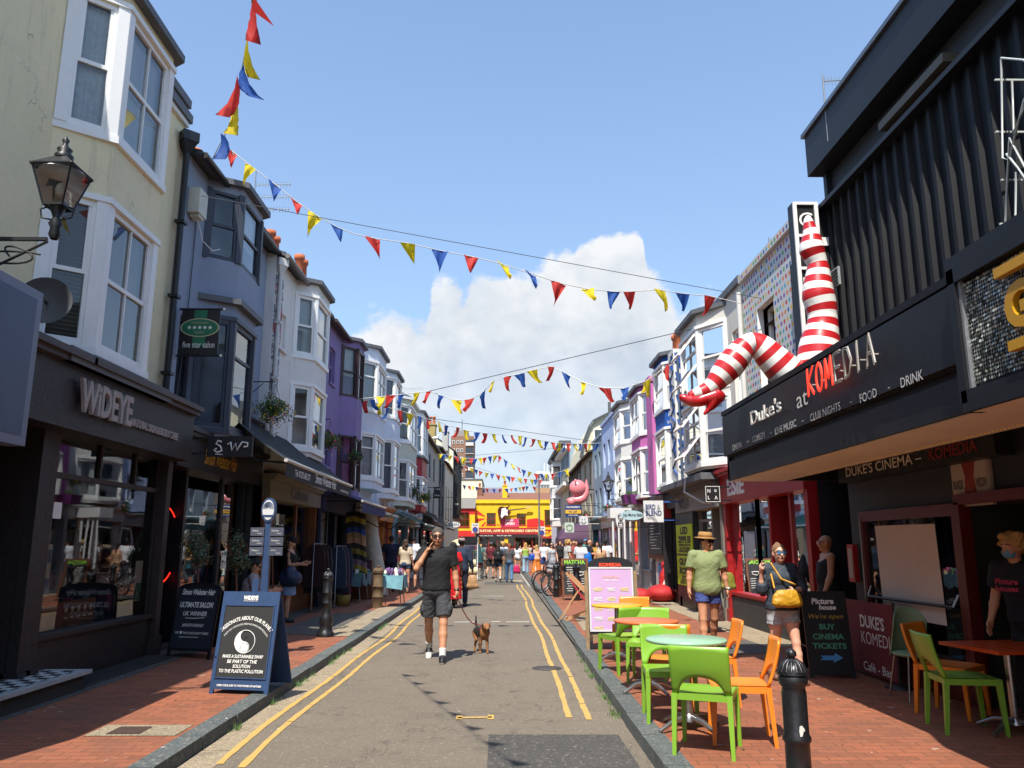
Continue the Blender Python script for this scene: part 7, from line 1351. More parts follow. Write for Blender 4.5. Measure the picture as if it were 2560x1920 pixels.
def sdf(prims, h, grow=0, cut=(), wr=0, seed=0):
    """cut: list of (point, normal): keep the side the normal points away from"""
    los, his = [], []
    for p in prims:
        if p[0] == 's': r = max(p[3], p[4])+grow; los.append(np.minimum(p[1], p[2])-r); his.append(np.maximum(p[1], p[2])+r)
        elif not p[3]: los.append(p[1]-p[2]-grow); his.append(p[1]+p[2]+grow)
    lo = np.min(los, 0)-3*h-wr; hi = np.max(his, 0)+3*h+wr; n = np.ceil((hi-lo)/h).astype(int)+1; Fd = np.full(n, 1.0)
    ax = [lo[i]+h*np.arange(n[i]) for i in range(3)]
    for p in prims:
        k = p[6]; mg = grow+k*2.5+3*h
        if p[0] == 's': r = max(p[3], p[4])+mg; a, b_ = np.minimum(p[1], p[2])-r, np.maximum(p[1], p[2])+r
        else: a, b_ = p[1]-p[2]-mg, p[1]+p[2]+mg
        sl = tuple(slice(max(0, int((a[i]-lo[i])/h)), min(n[i], int((b_[i]-lo[i])/h)+2)) for i in range(3))
        X, Y, Z_ = np.meshgrid(ax[0][sl[0]], ax[1][sl[1]], ax[2][sl[2]], indexing='ij')
        if X.size == 0: continue
        if p[0] == 's':
            d = p[2]-p[1]; L2 = max(d@d, 1e-9); t = np.clip(((X-p[1][0])*d[0]+(Y-p[1][1])*d[1]+(Z_-p[1][2])*d[2])/L2, 0, 1)
            D = np.sqrt((X-p[1][0]-t*d[0])**2+(Y-p[1][1]-t*d[1])**2+(Z_-p[1][2]-t*d[2])**2)-(p[3]+(p[4]-p[3])*t)-grow
        else:
            r = p[2]+grow; k0 = np.sqrt(((X-p[1][0])/r[0])**2+((Y-p[1][1])/r[1])**2+((Z_-p[1][2])/r[2])**2); k1 = np.sqrt(((X-p[1][0])/r[0]**2)**2+((Y-p[1][1])/r[1]**2)**2+((Z_-p[1][2])/r[2]**2)**2); D = k0*(k0-1)/np.maximum(k1, 1e-6)
        if p[5] is not None:
            for q, nn in p[5]: q, nn = np.array(q, float), np.array(nn, float); nn = nn/np.linalg.norm(nn); D = np.maximum(D, (X-q[0])*nn[0]+(Y-q[1])*nn[1]+(Z_-q[2])*nn[2])
        f = Fd[sl]
        if p[0] == 'e' and p[3]: Fd[sl] = np.maximum(f, -D)
        else: hh = np.clip(.5+.5*(f-D)/k, 0, 1); Fd[sl] = f*(1-hh)+D*hh-k*hh*(1-hh)
    if wr or cut:
        X, Y, Z_ = np.meshgrid(*ax, indexing='ij')
        if wr: s_ = seed; Fd = Fd+wr*(np.sin(X*38+9*np.sin(Z_*14+s_)+s_)*np.sin(Z_*30+6*np.sin(X*19+s_*2)+Y*22)+.6*np.sin(Z_*55+X*40+5*np.sin(Y*25+s_)))
        for q, nn in cut: nn = np.array(nn, float); nn = nn/np.linalg.norm(nn); Fd = np.maximum(Fd, (X-q[0])*nn[0]+(Y-q[1])*nn[1]+(Z_-q[2])*nn[2])
    return nets(Fd, lo, h)
def sobj(name, prims, h, mats, parent, fmat=None, **kw):
    V, Q = sdf(prims, h, **kw); b = MB()
    if len(Q) == 0: return None
    me = bpy.data.meshes.new(name); me.from_pydata(V.tolist(), [], Q.tolist()); mats = mats if isinstance(mats, list) else [mats]
    for m in mats: me.materials.append(m)
    if fmat is not None: me.polygons.foreach_set('material_index', fmat(V[Q].mean(1)).astype(int))
    me.polygons.foreach_set('use_smooth', [True]*len(Q)); me.update(); o = bpy.data.objects.new(name, me); COL.objects.link(o); o.parent = parent; return o
SK = {'l': '#c48f72', 't': '#bd8766', 'd': '#5a3a2a', 'b': '#8a5a40', 'p': '#cf9f86'}
HC = {'br': '#3a2518', 'bl': '#b08a50', 'bk': '#14110f', 'gr': '#4f463e', 'gi': '#8a4a2a', 'dk': '#241a14', 'lb': '#7d5e42'}
def cmat(col, kind='cloth'): return M(kind+'_'+col.lstrip('#'), col, .85 if kind == 'cloth' else .5, .1, 8, .12, 160)
def V3(*a): return np.array(a, float)
def person(lb, x, y, face_, H=1.75, z=0., skin='l', hair=('br', 'short'), top=None, bottom=None, shoes='#1a1a1c', sock=None, legs=((8, 12), (-12, 14)), arms=None, lean=0, head=(0, 0), h=.02, glasses=None, hat=None, build=1.0, dress=None, sex='m', group='people walking in the street', mask=None, cat='person', sit=None, fine=False):
    s = root('person', (x, y, z), lb, cat, group, R(face_-90)); LOCALS.add(s.name); k = H/1.75; W = build
    sw = .185*W if sex == 'm' else .16*W; hw = .088
    dirL = lambda a: V3(0, math.sin(R(a)), -math.cos(R(a)))
    J = {}; foot = []
    for i, sx in enumerate((1, -1)):                       # 1 = the person's right side
        a, kn = legs[i]; hp = V3(sx*hw, 0, 0); d1 = dirL(a)+V3(sx*.03, 0, 0); kp = hp+d1*.43; an = kp+dirL(a-kn)*.42; J[i] = [hp, kp, an, a-kn]; foot.append(an[2])
    pz = -min(foot)+.075
    if sit: pz = sit/k
    for i in (0, 1):
        for q in range(3): J[i][q] = J[i][q]+V3(0, 0, pz)
    tl = R(lean); up_ = V3(0, math.sin(tl), math.cos(tl)); pel = V3(0, 0, pz+.04); chest = pel+up_*.34; neck = pel+up_*.52; hc = neck+V3(0, math.sin(tl*.6+R(head[1])*.3)*.1+.015, .138)
    hy, hp_ = R(head[0]), R(head[1]); Rz = np.array([[math.cos(hy), -math.sin(hy), 0], [math.sin(hy), math.cos(hy), 0], [0, 0, 1]]); Rx = np.array([[1, 0, 0], [0, math.cos(hp_), -math.sin(hp_)], [0, math.sin(hp_), math.cos(hp_)]]); HR = Rz@Rx
    hd = lambda a, b_, c: (hc+HR@V3(a, b_, c))*k
    arms = arms or (((.25, -.1, -1), (.1, .35, -1)), ((.25, .15, -1), (.1, .45, -1)))
    A_ = []
    for i, sx in enumerate((1, -1)):
        u, f = V3(*arms[i][0]), V3(*arms[i][1]); u[0] *= sx; f[0] *= sx; u /= np.linalg.norm(u); f /= np.linalg.norm(f); sp = neck+V3(sx*sw, 0, -.055); el = sp+u*.27; wr_ = el+f*.25; A_.append((sp, el, wr_, f, u))
    K = lambda v: v*k
    P = []; S = lambda a, b_, ra, rb, **q: P.append(seg(K(a), K(b_), ra*k, rb*k, **q)); 
    fem = sex == 'f'
    torso = [seg(K(pel+V3(-.05, 0, 0)), K(pel+V3(.05, 0, 0)), .118*k*W, .118*k*W, k=.03), seg(K(pel), K(chest), .115*k*W, .125*k*W, k=.04), seg(K(chest+V3(-.07*W, 0, 0)), K(chest+V3(.07*W, 0, 0)), .112*k, .112*k, k=.04), seg(K(neck+V3(-sw+.03, 0, -.06)), K(neck+V3(sw-.03, 0, -.06)), .062*k, .062*k, k=.05), ell(K(pel+V3(0, -.03, .0)), V3(.15*W, .12, .12)*k, k=.03)]
    if fem: torso += [ell(K(chest+V3(.06, .085, -.0)), V3(.06, .055, .06)*k, k=.03), ell(K(chest+V3(-.06, .085, -.0)), V3(.06, .055, .06)*k, k=.03)]
    elif W > 1.08: torso.append(ell(K(pel+up_*.17+V3(0, .06, 0)), V3(.15, .11, .15)*k, k=.05))
    for sx in (-1, 1): torso.append(seg(K(pel+V3(sx*.055*W, 0, .02)), K(chest+V3(sx*.06*W, 0, 0)), (.104 if fem else .116)*k, (.092 if fem else .112)*k, k=.04))
    P += torso
    S(neck-V3(0, 0, .04), hc-V3(0, .01, .05), .056 if not fem else .046, .05 if not fem else .042, k=.03)
    P.append(ell(hd(0, -.008, .02), V3(.077, .097, .1)*k, k=.02)); P.append(ell(hd(0, .03, -.045), V3(.058, .066, .07)*k, k=.03)); P.append(ell(hd(0, .062, -.088), V3(.026, .022, .022)*k, k=.02))
    if h <= .012:
        P += [seg(hd(0, .09, .012), hd(0, .112, -.022), .010*k, .014*k, k=.012), ell(hd(.04, .085, -.03), V3(.022, .014, .02)*k, k=.015), ell(hd(-.04, .085, -.03), V3(.022, .014, .02)*k, k=.015), ell(hd(0, .088, -.058), V3(.024, .012, .009)*k, k=.008), seg(hd(-.05, .078, .035), hd(.05, .078, .035), .011*k, .011*k, k=.015)]
        for sx in (1, -1): P += [ell(hd(sx*.03, .094, .012), V3(.016, .012, .012)*k, neg=True), ell(hd(sx*.08, .0, -.005), V3(.012, .022, .034)*k, k=.008)]
    for i, sx in enumerate((1, -1)):
        hp, kp, an, sa = J[i]; th = .078*W if not fem else .08*W
        S(hp+V3(0, 0, .02), hp+(kp-hp)*.45, th, th*.93, k=.03); S(hp+(kp-hp)*.45, kp, th*.93, .055, k=.02); S(kp, kp+(an-kp)*.35-V3(0, .012, 0), .05, .056, k=.02); S(kp+(an-kp)*.35-V3(0, .012, 0), an, .056, .034, k=.02)
        fp_ = R(max(-50, min(40, -(sa)*.0+ (0 if an[2] < .12 else -35)))); fd_ = V3(0, math.cos(fp_), math.sin(fp_)); S(an-V3(0, .02, .03), an+fd_*.12-V3(0, 0, .045), .035, .028, k=.02)
        J[i].append(fd_)
        sp, el, wr_, f, u = A_[i]; ar = .048*W if not fem else .038
        S(sp, el, ar*1.06, ar*.82, k=.03); S(el, el+f*.09, ar*.84, ar*.84, k=.02); S(el+f*.09, wr_, ar*.82, ar*.55, k=.02)
        # hand: palm, four fingers, thumb on the side
        side = np.cross(f, V3(sx, 0, 0)); side = side if np.linalg.norm(side) > .2 else V3(0, 1, 0); side = side/np.linalg.norm(side); side = side if side@V3(0, 1, .5) > 0 else -side; inn = np.cross(side, f)*1.0; inn = inn if inn@V3(-sx, 0, 0) > 0 else -inn
        pc = wr_+f*.045; S(wr_+side*.006, pc+side*.018, .024, .024, k=.012); S(wr_-side*.006, pc-side*.018, .022, .022, k=.012)
        pose = J.get('hand%d' % i, 'relax') if False else (arms[i][2] if len(arms[i]) > 2 else 'relax')
        for q in range(4):
            o_ = side*(.027-.018*q); fl_ = (.070, .078, .073, .058)[q]; cu = {'relax': .5, 'fist': 2.2, 'v': (.05, .05, 1.9, 2.1)[q], 'point': (.0, 1.9, 2.0, 2.1)[q]}[pose]
            if not fine and pose == 'relax': cu = .4
            d1 = f*math.cos(cu*.45)+inn*math.sin(cu*.45)+side*(.10-.07*q)*(1 if pose != 'v' else 1.8); d2 = f*math.cos(cu*1.1)+inn*math.sin(cu*1.1); b0 = pc+o_+f*.022; S(b0, b0+d1*fl_*.55, .0098, .009, k=.006); S(b0+d1*fl_*.55, b0+d1*fl_*.55+d2*fl_*.5, .009, .0078, k=.005)
        t0 = wr_+f*.015+side*.022; t1 = t0+(f*.6+side*.7+inn*.25)*.04; S(t0, t1, .014, .0115, k=.01); S(t1, t1+(f*.85+side*.2+inn*.35)*.035, .011, .009, k=.006)
    sk = M('skin_'+skin, SK[skin], .5, .07, 18, .08, 220); lip = M('lip_'+skin, '#8a4038' if skin != 'd' else '#4a2420', .5, 0, bump=0); brow = M('brow', '#3a2a20', .8, 0, bump=0)
    lipc, brl, brr_ = np.array(hd(0, .1, -.06)), np.array(hd(.032, .09, .043)), np.array(hd(-.032, .09, .043))
    def fm(C):
        o_ = np.zeros(len(C)); 
        if h <= .012:
            q = (C-lipc)@HR/k; o_[(np.abs(q[:, 0]) < .025) & (np.abs(q[:, 2]) < .008) & (q[:, 1] > -.03)] = 1
            for c in (brl, brr_): q = (C-c)@HR/k; o_[(np.abs(q[:, 0]) < .018) & (np.abs(q[:, 2]) < .005) & (q[:, 1] > -.03)] = 2
        return o_
    sobj('body', P, h, [sk, lip, brow], s, fm)
    seed = (hash(lb) % 97)/10 if False else sum(map(ord, lb)) % 97/10
    hg = max(h, .013) if h > .012 else h
    # clothes
    if top:
        col, sl = top[0], top[1]; hem = top[2] if len(top) > 2 else .02; T_ = list(torso); cut = [(K(pel+V3(0, 0, hem-.06)), V3(0, 0, -1)), (K(neck+V3(0, .0, .03)), up_+V3(0, .3, 0))]
        if sl == 'tank' or sl == 'strap': cut = [cut[0], (K(neck+V3(0, 0, -.05 if sl == 'tank' else -.11)), up_)]
        for i, sx in enumerate((1, -1)):
            sp, el, wr_, f, u = A_[i]; ar = .048*W if not fem else .038
            if sl in ('short', 'tee'): e = sp+u*.19; T_.append(seg(K(sp), K(e+u*.05), (ar*1.12+.004)*k, (ar*1.15+.012)*k, clip=[(K(e), u)], k=.03))
            elif sl == 'long': T_ += [seg(K(sp), K(el), ar*1.1*k, ar*.95*k, k=.03), seg(K(el), K(wr_), ar*.98*k, ar*.75*k, clip=[(K(wr_-f*.02), f)], k=.02)]
            elif sl == 'loose': e = el+f*.04; T_ += [seg(K(sp), K(el), ar*1.35*k, ar*1.6*k, k=.03), seg(K(el), K(e+f*.05), ar*1.6*k, ar*1.25*k, clip=[(K(e+f*.03), f)], k=.02)]
        T_.append(seg(K(pel+V3(-.055*W, .0, -.03)), K(pel+V3(.055*W, .0, -.03)), .119*k*W, .119*k*W, k=.04))
        if sl == 'tank': T_ += [seg(K(neck+V3(sx*.07, .01, -.03)), K(chest+V3(sx*.08, .02, 0)), .07*k, .11*k, k=.02) for sx in (1, -1)]; cut[1] = (K(neck+V3(0, .06, -.075)), up_*.8+V3(0, .6, 0))
        m_ = col if not isinstance(col, str) else cmat(col); o = sobj('top', T_, hg, m_, s, grow=.013 if h <= .012 else .016, cut=cut, wr=.0018 if h <= .012 else 0, seed=seed)
        if sl == 'strap':
            b = MB()
            for sx in (1, -1): b.tube([K(neck+V3(sx*.07, .11, -.13)), K(neck+V3(sx*.085, .04, -.02)), K(neck+V3(sx*.07, -.10, -.13))], .01*k, m_, 5)
            b.build('strap', s)
        if len(top) > 3 and top[3] == 'collar': b = MB(); b.tube([K(neck+V3(.058*math.cos(q), .058*math.sin(q)+.012, .0-.02*math.sin(q))) for q in np.linspace(-4.2, 1.1, 16)], .013*k, m_, 8); b.build('collar', s)
    if bottom:
        col, kind = bottom[0], bottom[1]; T_ = [seg(K(pel+V3(-.055, 0, -.03)), K(pel+V3(.055, 0, -.03)), .118*k*W, .118*k*W, k=.03), ell(K(pel+V3(0, -.035, -.01)), V3(.15*W, .12, .12)*k, k=.03)]; m_ = col if not isinstance(col, str) else cmat(col)
        if kind == 'skirt':
            ln = bottom[2]; w_ = bottom[3] if len(bottom) > 3 else .16; T_ += [seg(K(pel+V3(sx*.06, 0, -.05)), K(pel+V3(sx*(w_-.06), .02, -ln)), .10*k, (w_*.75)*k, k=.05) for sx in (1, -1)]
            sobj('skirt', T_, hg, m_, s, grow=.016, cut=[(K(pel+V3(0, 0, .05)), V3(0, 0, 1)), (K(pel+V3(0, 0, -ln)), V3(0, 0, -1))], wr=.004, seed=seed)
        else:
            ln = {'shorts': .8, 'short': .45, 'hot': .28, 'long': 1.0, 'crop': 1.0}[kind]; th = (.082 if kind in ('shorts',) else .08)*W
            for i, sx in enumerate((1, -1)):
                hp, kp, an = J[i][:3]; d1 = (kp-hp)
                if ln < 1: e = hp+d1*ln; T_.append(seg(K(hp), K(e+d1*.15), th*k*1.03, (th*(1.02 if kind == 'shorts' else 1.05))*k, clip=[(K(e), d1)], k=.02))
                else: d2 = an-kp; T_ += [seg(K(hp), K(kp), th*k, .062*k, k=.02), seg(K(kp), K(an-d2*.03), .06*k, (.048 if len(bottom) < 3 else bottom[2])*k, clip=[(K(an-d2*.04), d2)], k=.02)]
            if kind == 'shorts' and fine:
                for i, sx in enumerate((1, -1)): hp, kp = J[i][:2]; c = hp+(kp-hp)*.58+V3(sx*.085, 0, 0); T_.append(ell(K(c), V3(.028, .06, .075)*k, k=.015))
            sobj('shorts' if ln < 1 else 'trousers', T_, hg, m_, s, grow=.014 if h <= .012 else .016, cut=[(K(pel+V3(0, 0, .06)), V3(0, 0, 1))], wr=.0028 if h <= .012 else 0, seed=seed+3)
    if dress:
        col, ln, w_ = dress[:3]; m_ = col if not isinstance(col, str) else cmat(col); T_ = list(torso)+[seg(K(pel+V3(sx*.05, 0, 0)), K(pel+V3(sx*(w_-.08), 0, -ln)), .12*k, w_*.7*k, k=.05) for sx in (1, -1)]; cut = [(K(pel+V3(0, 0, -ln)), V3(0, 0, -1)), (K(neck+V3(0, 0, -.08)), up_)]
        for i in (0, 1):
            sp, el, wr_, f, u = A_[i]
            if len(dress) > 3: T_.append(seg(K(sp), K(sp+u*.25), .052*k, .06*k, clip=[(K(sp+u*.2), u)], k=.03)); cut[1] = (K(neck), up_)
        sobj('dress', T_, hg, m_, s, grow=.015, cut=cut, wr=.003, seed=seed)
    for i, sx in enumerate((1, -1)):                       # shoes, socks
        hp, kp, an, sa, fd_ = J[i]; sm_ = cmat(shoes, 'shoe')
        if sock: d2 = (kp-an)/np.linalg.norm(kp-an); sobj('sock', [seg(K(an-d2*.03), K(an+d2*.12), .036*k, .044*k, clip=[(K(an+d2*.105), d2)], k=.01)], hg, cmat(sock), s, grow=.006)
        o = sobj('shoe', [seg(K(an+V3(0, -.03, -.035)), K(an+fd_*.13+V3(0, 0, -.045)), .04*k, .034*k, k=.02), seg(K(an+V3(0, -.01, .0)), K(an+fd_*.06+V3(0, 0, -.03)), .038*k, .036*k, k=.02)], hg, [sm_, cmat('#c9c7c0', 'shoe')], s, (lambda C, z0=(an[2]-.072)*k: (C[:, 2] < z0+.018*k)*(1 if sock or shoes == '#d0d0cc' else 0)), grow=.005, cut=[(K(an+V3(0, 0, -.078)), V3(0, fd_[2]*.9, -1))])
    # hair
    hm = M('hair_'+hair[0], HC[hair[0]], .75, .35, 25, .5, 60); st = hair[1]
    if st != 'bald':
        Hh = [ell(hd(0, -.018, .035), V3(.087, .103, .103)*k, k=.02)]; cut = [(hd(0, .055, .035), HR@V3(0, 1, -.75))]
        if st == 'short': cut.append((hd(0, 0, -.035), HR@V3(0, .5, -1)))
        if st == 'curly': Hh = [ell(hd(0, -.02, .03), V3(.11, .115, .11)*k, k=.02)]+[ell(hd(.09*math.sin(q*2.4), -.02+.08*math.cos(q*2.4), .02+.09*math.sin(q)), V3(.04, .04, .04)*k, k=.01) for q in range(10)]
        if st in ('long', 'wavy', 'dread'):
            w_ = .045; Hh += [seg(hd(sx*.05, -.05, 0), hd(sx*.055, -.085, -.2 if st != 'wavy' else -.33), .05*k, w_*k, k=.03) for sx in (-1, 0, 1)]
            if st == 'wavy': Hh += [ell(hd(.05*math.sin(q*2.1), -.10, -.06*q), V3(.06, .05, .05)*k, k=.02) for q in range(1, 7)]
            cut = [(hd(0, .04, .03), HR@V3(0, 1, -.45))]
        if st == 'pony': Hh += [seg(hd(0, -.1, .03), hd(0, -.14, -.2), .035*k, .028*k, k=.02), seg(hd(0, -.14, -.2), hd(0, -.13, -.32), .028*k, .008*k, k=.02)]
        if st == 'bun': Hh += [ell(hd(0, -.06, .13), V3(.028, .028, .022)*k, k=.006)]; cut = [(hd(0, .05, .055), HR@V3(0, 1, -.6))]
        sobj('hair', Hh, min(hg, .014), hm, s, cut=cut, wr=.004 if st != 'curly' else .008, seed=seed)
    if glasses:
        gm = M('lens_'+glasses.lstrip('#'), glasses, .12, 0, bump=0, spec=.8); fr_ = M('glasses_frame', '#15120f' if glasses != '#4a7aa0' else '#b0a8a0', .3, 0, bump=0); b = MB()
        for sx in (1, -1):
            c = hd(sx*.034, .105, .012); ax_, az_ = HR@V3(1, 0, 0), HR@V3(0, 0, 1); ay_ = HR@V3(0, 1, 0); b.prism([(.028*k*math.copysign(abs(math.cos(q))**.6, math.cos(q)), .020*k*math.copysign(abs(math.sin(q))**.6, math.sin(q))) for q in np.linspace(0, 6.28, 17)[:-1]], c, ax_, az_, ay_*.006, gm)
            b.bar(hd(sx*.06, .10, .02), hd(sx*.082, .0, .015), .006, .009, fr_)
        b.bar(hd(-.01, .112, .018), hd(.01, .112, .018), .006, .006, fr_); b.bar(hd(-.064, .107, .034), hd(.064, .107, .034), .008, .007, fr_); b.build('sunglasses', s)
    if mask: sobj('face_mask', [ell(hd(0, .06, -.045), V3(.062, .06, .055)*k, k=.01)], min(hg, .012), cmat(mask), s, cut=[(hd(0, .02, 0), HR@V3(0, -1, 0)), (hd(0, 0, -.005), HR@V3(0, 0, 1))])
    if hat:
        b = MB(); kd, hcl = hat; hm2 = M('hat_'+hcl.lstrip('#'), hcl, .85, .25, 40, .6, 90); c = hd(0, -.01, .058)
        T0 = lambda r, z_, a: c+HR@V3(r*math.cos(a), r*1.15*math.sin(a), z_)*k
        pf = {'straw': [(.145, -.005), (.15, .005), (.098, .012), (.095, .018), (.092, .075), (.08, .09), (0, .092)], 'beanie': [(.092, -.04), (.098, -.03), (.096, .02), (.075, .055), (.03, .075), (0, .078)], 'cap': [(.09, -.03), (.093, .0), (.085, .035), (.05, .06), (0, .065)]}[kd]; n = 24
        vs = [T0(r, z_, 2*math.pi*j/n) for r, z_ in pf for j in range(n)]; b.add(vs, [(i*n+j, i*n+(j+1) % n, (i+1)*n+(j+1) % n, (i+1)*n+j) for i in range(len(pf)-1) for j in range(n)], hm2, True)
        if kd == 'cap': b.prism([(.075*math.cos(q), .085*math.sin(q)) for q in np.linspace(.1, 3.04, 12)], hd(0, .07, .055), HR@V3(1, 0, 0), HR@V3(0, 1, -.25), HR@V3(0, 0, .006), hm2)
        b.build('hat', s)
        if kd == 'straw': b = MB(); vs = [T0(.0975, z_, 2*math.pi*j/n) for z_ in (.016, .045) for j in range(n)]; b.add(vs, [(j, (j+1) % n, n+(j+1) % n, n+j) for j in range(n)], M('hat_band', '#8a5a30', .8, .3, 60), True); b.build('hat_band', s)
    s['_'] = 0; del s['_']; J['arm'] = [[K(q) for q in a[:3]] for a in A_]; J['k'] = k; J['root'] = s; J['neck'] = K(neck); J['pel'] = K(pel); return J
def wpt(J, v):
    s = J['root']; a = s.rotation_euler.z; return Vector((s.location.x+v[0]*math.cos(a)-v[1]*math.sin(a), s.location.y+v[0]*math.sin(a)+v[1]*math.cos(a), s.location.z+v[2]))
def bag(name, lb, c, r, col, strap=None, rz=0, cat='bag', wr=.003, h=.014, cuts=()):
    s = root(name, c, lb, cat); LOCALS.add(s.name); s.rotation_euler.z = rz; m = M('bag_'+col.lstrip('#'), col, .5, .12, 8, .2, 40)
    sobj('bag_body', [ell((0, 0, 0), r, k=.01), seg((-r[0]*.8, 0, -r[2]*.6), (r[0]*.8, 0, -r[2]*.6), r[1]*.8, r[1]*.8, k=.05)], h, m, s, wr=wr, seed=1, cut=[((0, 0, r[2]*.85), (0, 0, 1))]+list(cuts))
    if strap:
        b = MB(); 
        for p_ in strap: b.tube([Vector(q)-Vector(c) for q in p_], .011, m, 6)
        if rz: b.v = [tuple(Matrix.Rotation(-rz, 3, 'Z')@Vector(q)) for q in b.v]
        b.build('strap', s)
    return s
STEEL = MC['steel']
# --- the three nearest figures
Ja = person('man in black tee and cargo shorts smoking as he walks his dog', -.93, 11.9, -88, 1.9, 0, 't', ('gr', 'short'), ('#101013', 'tee', .03), ('#3a3b3f', 'shorts'), '#17181b', '#c9c9c6', legs=((-12, 22), (17, 2)), arms=(((.30, .52, -.80), (-.60, -.06, 1.0), 'v'), ((.22, -.02, -1), (.12, .12, -1), 'fist')), head=(4, -2), h=.0085, glasses='#1a1512', build=1.0, fine=True)
hn = Ja['arm'][0][2]; s = root('cigarette', wpt(Ja, hn), 'cigarette held at the lips by the man in the black tee', 'cigarette'); b = MB(); p0 = wpt(Ja, hn+V3(-.01, .04, .13)); b.tube([p0, p0+Vector((.012, -.06, .0))], .004, WLET, 6); b.build('paper', s)
w_ = Ja['arm'][1][2]; s = root('wristwatch', wpt(Ja, w_), 'steel wristwatch on the smoking man lowered arm', 'watch'); b = MB(); c = wpt(Ja, w_-V3(0, 0, -.02)); b.tube([c+Vector((.036*math.cos(q), .036*math.sin(q), .0)) for q in np.linspace(0, 6.28, 17)], .011, STEEL, 6); b.ball(c+Vector((.01, -.038, 0)), (.02, .01, .02), INK, 10, 6); b.build('strap', s)
hatm = person('man in straw hat, sage green polo shirt and blue shorts looking sideways', 3.0, 11.8, -92, 1.69, PH, 't', ('dk', 'short'), ('#7f8a5e', 'tee', -.06, 'collar'), ('#3b4a86', 'short'), '#3a2a22', None, legs=((10, 4), (-10, 14)), arms=(((.22, -.05, -1), (.1, .12, -1)), ((.24, -.1, -1), (.12, .1, -1))), head=(40, -4), h=.0085, glasses='#1c1208', hat=('straw', '#a8804a'), build=1.07, fine=True)
w_ = hatm['arm'][1][2]; s = root('wristwatch', wpt(hatm, w_), 'metal wristwatch on the man in the straw hat', 'watch'); b = MB(); c = wpt(hatm, w_+V3(0, 0, .02)); b.tube([c+Vector((.038*math.cos(q), .038*math.sin(q), 0)) for q in np.linspace(0, 6.28, 17)], .011, STEEL, 6); b.ball(c+Vector((.012, -.04, 0)), (.02, .01, .02), WS, 10, 6); b.build('strap', s)
LACE = M('sheer_navy', '#2a3440', .7, .55, 45, .2); STRP = M('striped_grey_cloth', '#a3a8ac', .85, .3, 60, .2)
Jw = person('woman in sheer navy blouse raising one finger with a mustard bag', 3.24, 9.4, -84, 1.55, PH, 'p', ('lb', 'bun'), (LACE, 'loose', .0), (STRP, 'short'), '#6a4a3a', None, legs=((-6, 16), (16, 4)), arms=(((.35, .05, -1), (.12, .35, 1), 'point'), ((.38, .08, -1), (-.9, .75, -.12))), head=(-6, 0), h=.0085, glasses='#4a7aa0', sex='f', build=1.12, fine=True)
sh_ = wpt(Jw, Jw['neck']+V3(.12, .0, .0)); c = wpt(Jw, Jw['pel']+V3(.04, .23, .10))
bag('handbag', 'mustard yellow leather shoulder bag held across the navy blouse', c, (.165, .055, .10), '#b98a1f', [[sh_+Vector((.0, -.04, .02)), wpt(Jw, Jw['neck']+V3(.06, .15, -.16)), wpt(Jw, Jw['pel']+V3(-.08, .22, .24))], [sh_+Vector((0, .04, .02)), wpt(Jw, Jw['pel']+V3(.17, .2, .2))]], .08, h=.01, cuts=[((.15, 0, .06), (1, 0, .9)), ((-.15, 0, .06), (-1, 0, .9))])
# --- cinema doorway
person('bald man in black vest and glasses standing in the cinema entrance', 4.62, 11.4, 172, 1.66, PH, 't', ('gr', 'bald'), ('#16171a', 'tank', .0), ('#202228', 'long'), glasses='#8a8a88', h=.011, build=1.12)
person('shadowy woman with fair hair in black inside the red shop door', 4.9, 12.9, 150, 1.62, PH, 'l', ('bl', 'long'), ('#101114', 'long', .0), ('#101114', 'long'), h=.016, sex='f')
Jm = person('masked staff man with tousled fair hair leaning out of the cinema door', 4.62, 7.1, 205, 1.63, PH, 't', ('bl', 'curly'), ('#12141f', 'tee', .0), ('#14151a', 'long'), h=.010, mask='#5a8fae', lean=14, head=(-10, -14))
s = Jm['root']; b = MB(); o_ = Jm['neck']+V3(.11, .15, -.19); b.text('Picture', o_, (-1, 0, 0), (0, -.1, 1), M('shirt_pink', '#a82a4a', .7, bump=0), .2, .05, bold=.03); b.text('houses', o_+V3(0, .005, -.06), (-1, 0, 0), (0, -.1, 1), MC['shirt_pink'], .2, .05, bold=.03); b.build('shirt_lettering', s)
FLOR = M('floral_cloth', '#4a2e2e', .85, .8, 26, .1)
person('woman with dark hair and olive bag half hidden behind the hat man', 3.75, 14.6, -70, 1.62, PH, 'l', ('bk', 'long'), ('#6a6c6a', 'strap', .0), (FLOR, 'skirt', .75, .18), h=.014, sex='f', head=(40, 0))
bag('shoulder_bag', 'olive yellow shoulder bag of the woman behind the hat man', (4.02, 14.35, 1.0), (.12, .05, .17), '#7a7a2e')
# --- left pavement
Js = person('seated man in floral shirt and glasses looking at his phone', -4.35, 14.1, 12, 1.78, PH, 't', ('bk', 'short'), (M('floral_shirt', '#9a8f96', .85, .7, 30, .1), 'tee', .0), ('#121316', 'short'), '#c9c9c6', '#c9c9c6', legs=((82, 84), (74, 70)), arms=(((.15, .35, -1), (-.1, 1, .15), 'relax'), ((.15, .4, -1), (-.2, 1, .1), 'relax')), h=.011, sit=.46, lean=10, head=(0, -22), glasses='#3a3a3a', group='people on the left pavement')
c = wpt(Js, (Js['arm'][0][2]+Js['arm'][1][2])/2+V3(0, .09, .03)); s = root('phone', c, 'dark phone in the hands of the seated man', 'phone'); b = MB(); b.box(c.x-.01, c.x+.0, c.y-.035, c.y+.035, c.z-.02, c.z+.12, INK); b.build('case', s)
s = root('bench', (-4.45, 14.1, PH), 'low dark bench under the seated man outside the salon', 'bench'); b = MB(); b.box(-4.75, -4.2, 13.6, 14.7, PH+.36, PH+.41, BRW); b.build('seat', s)
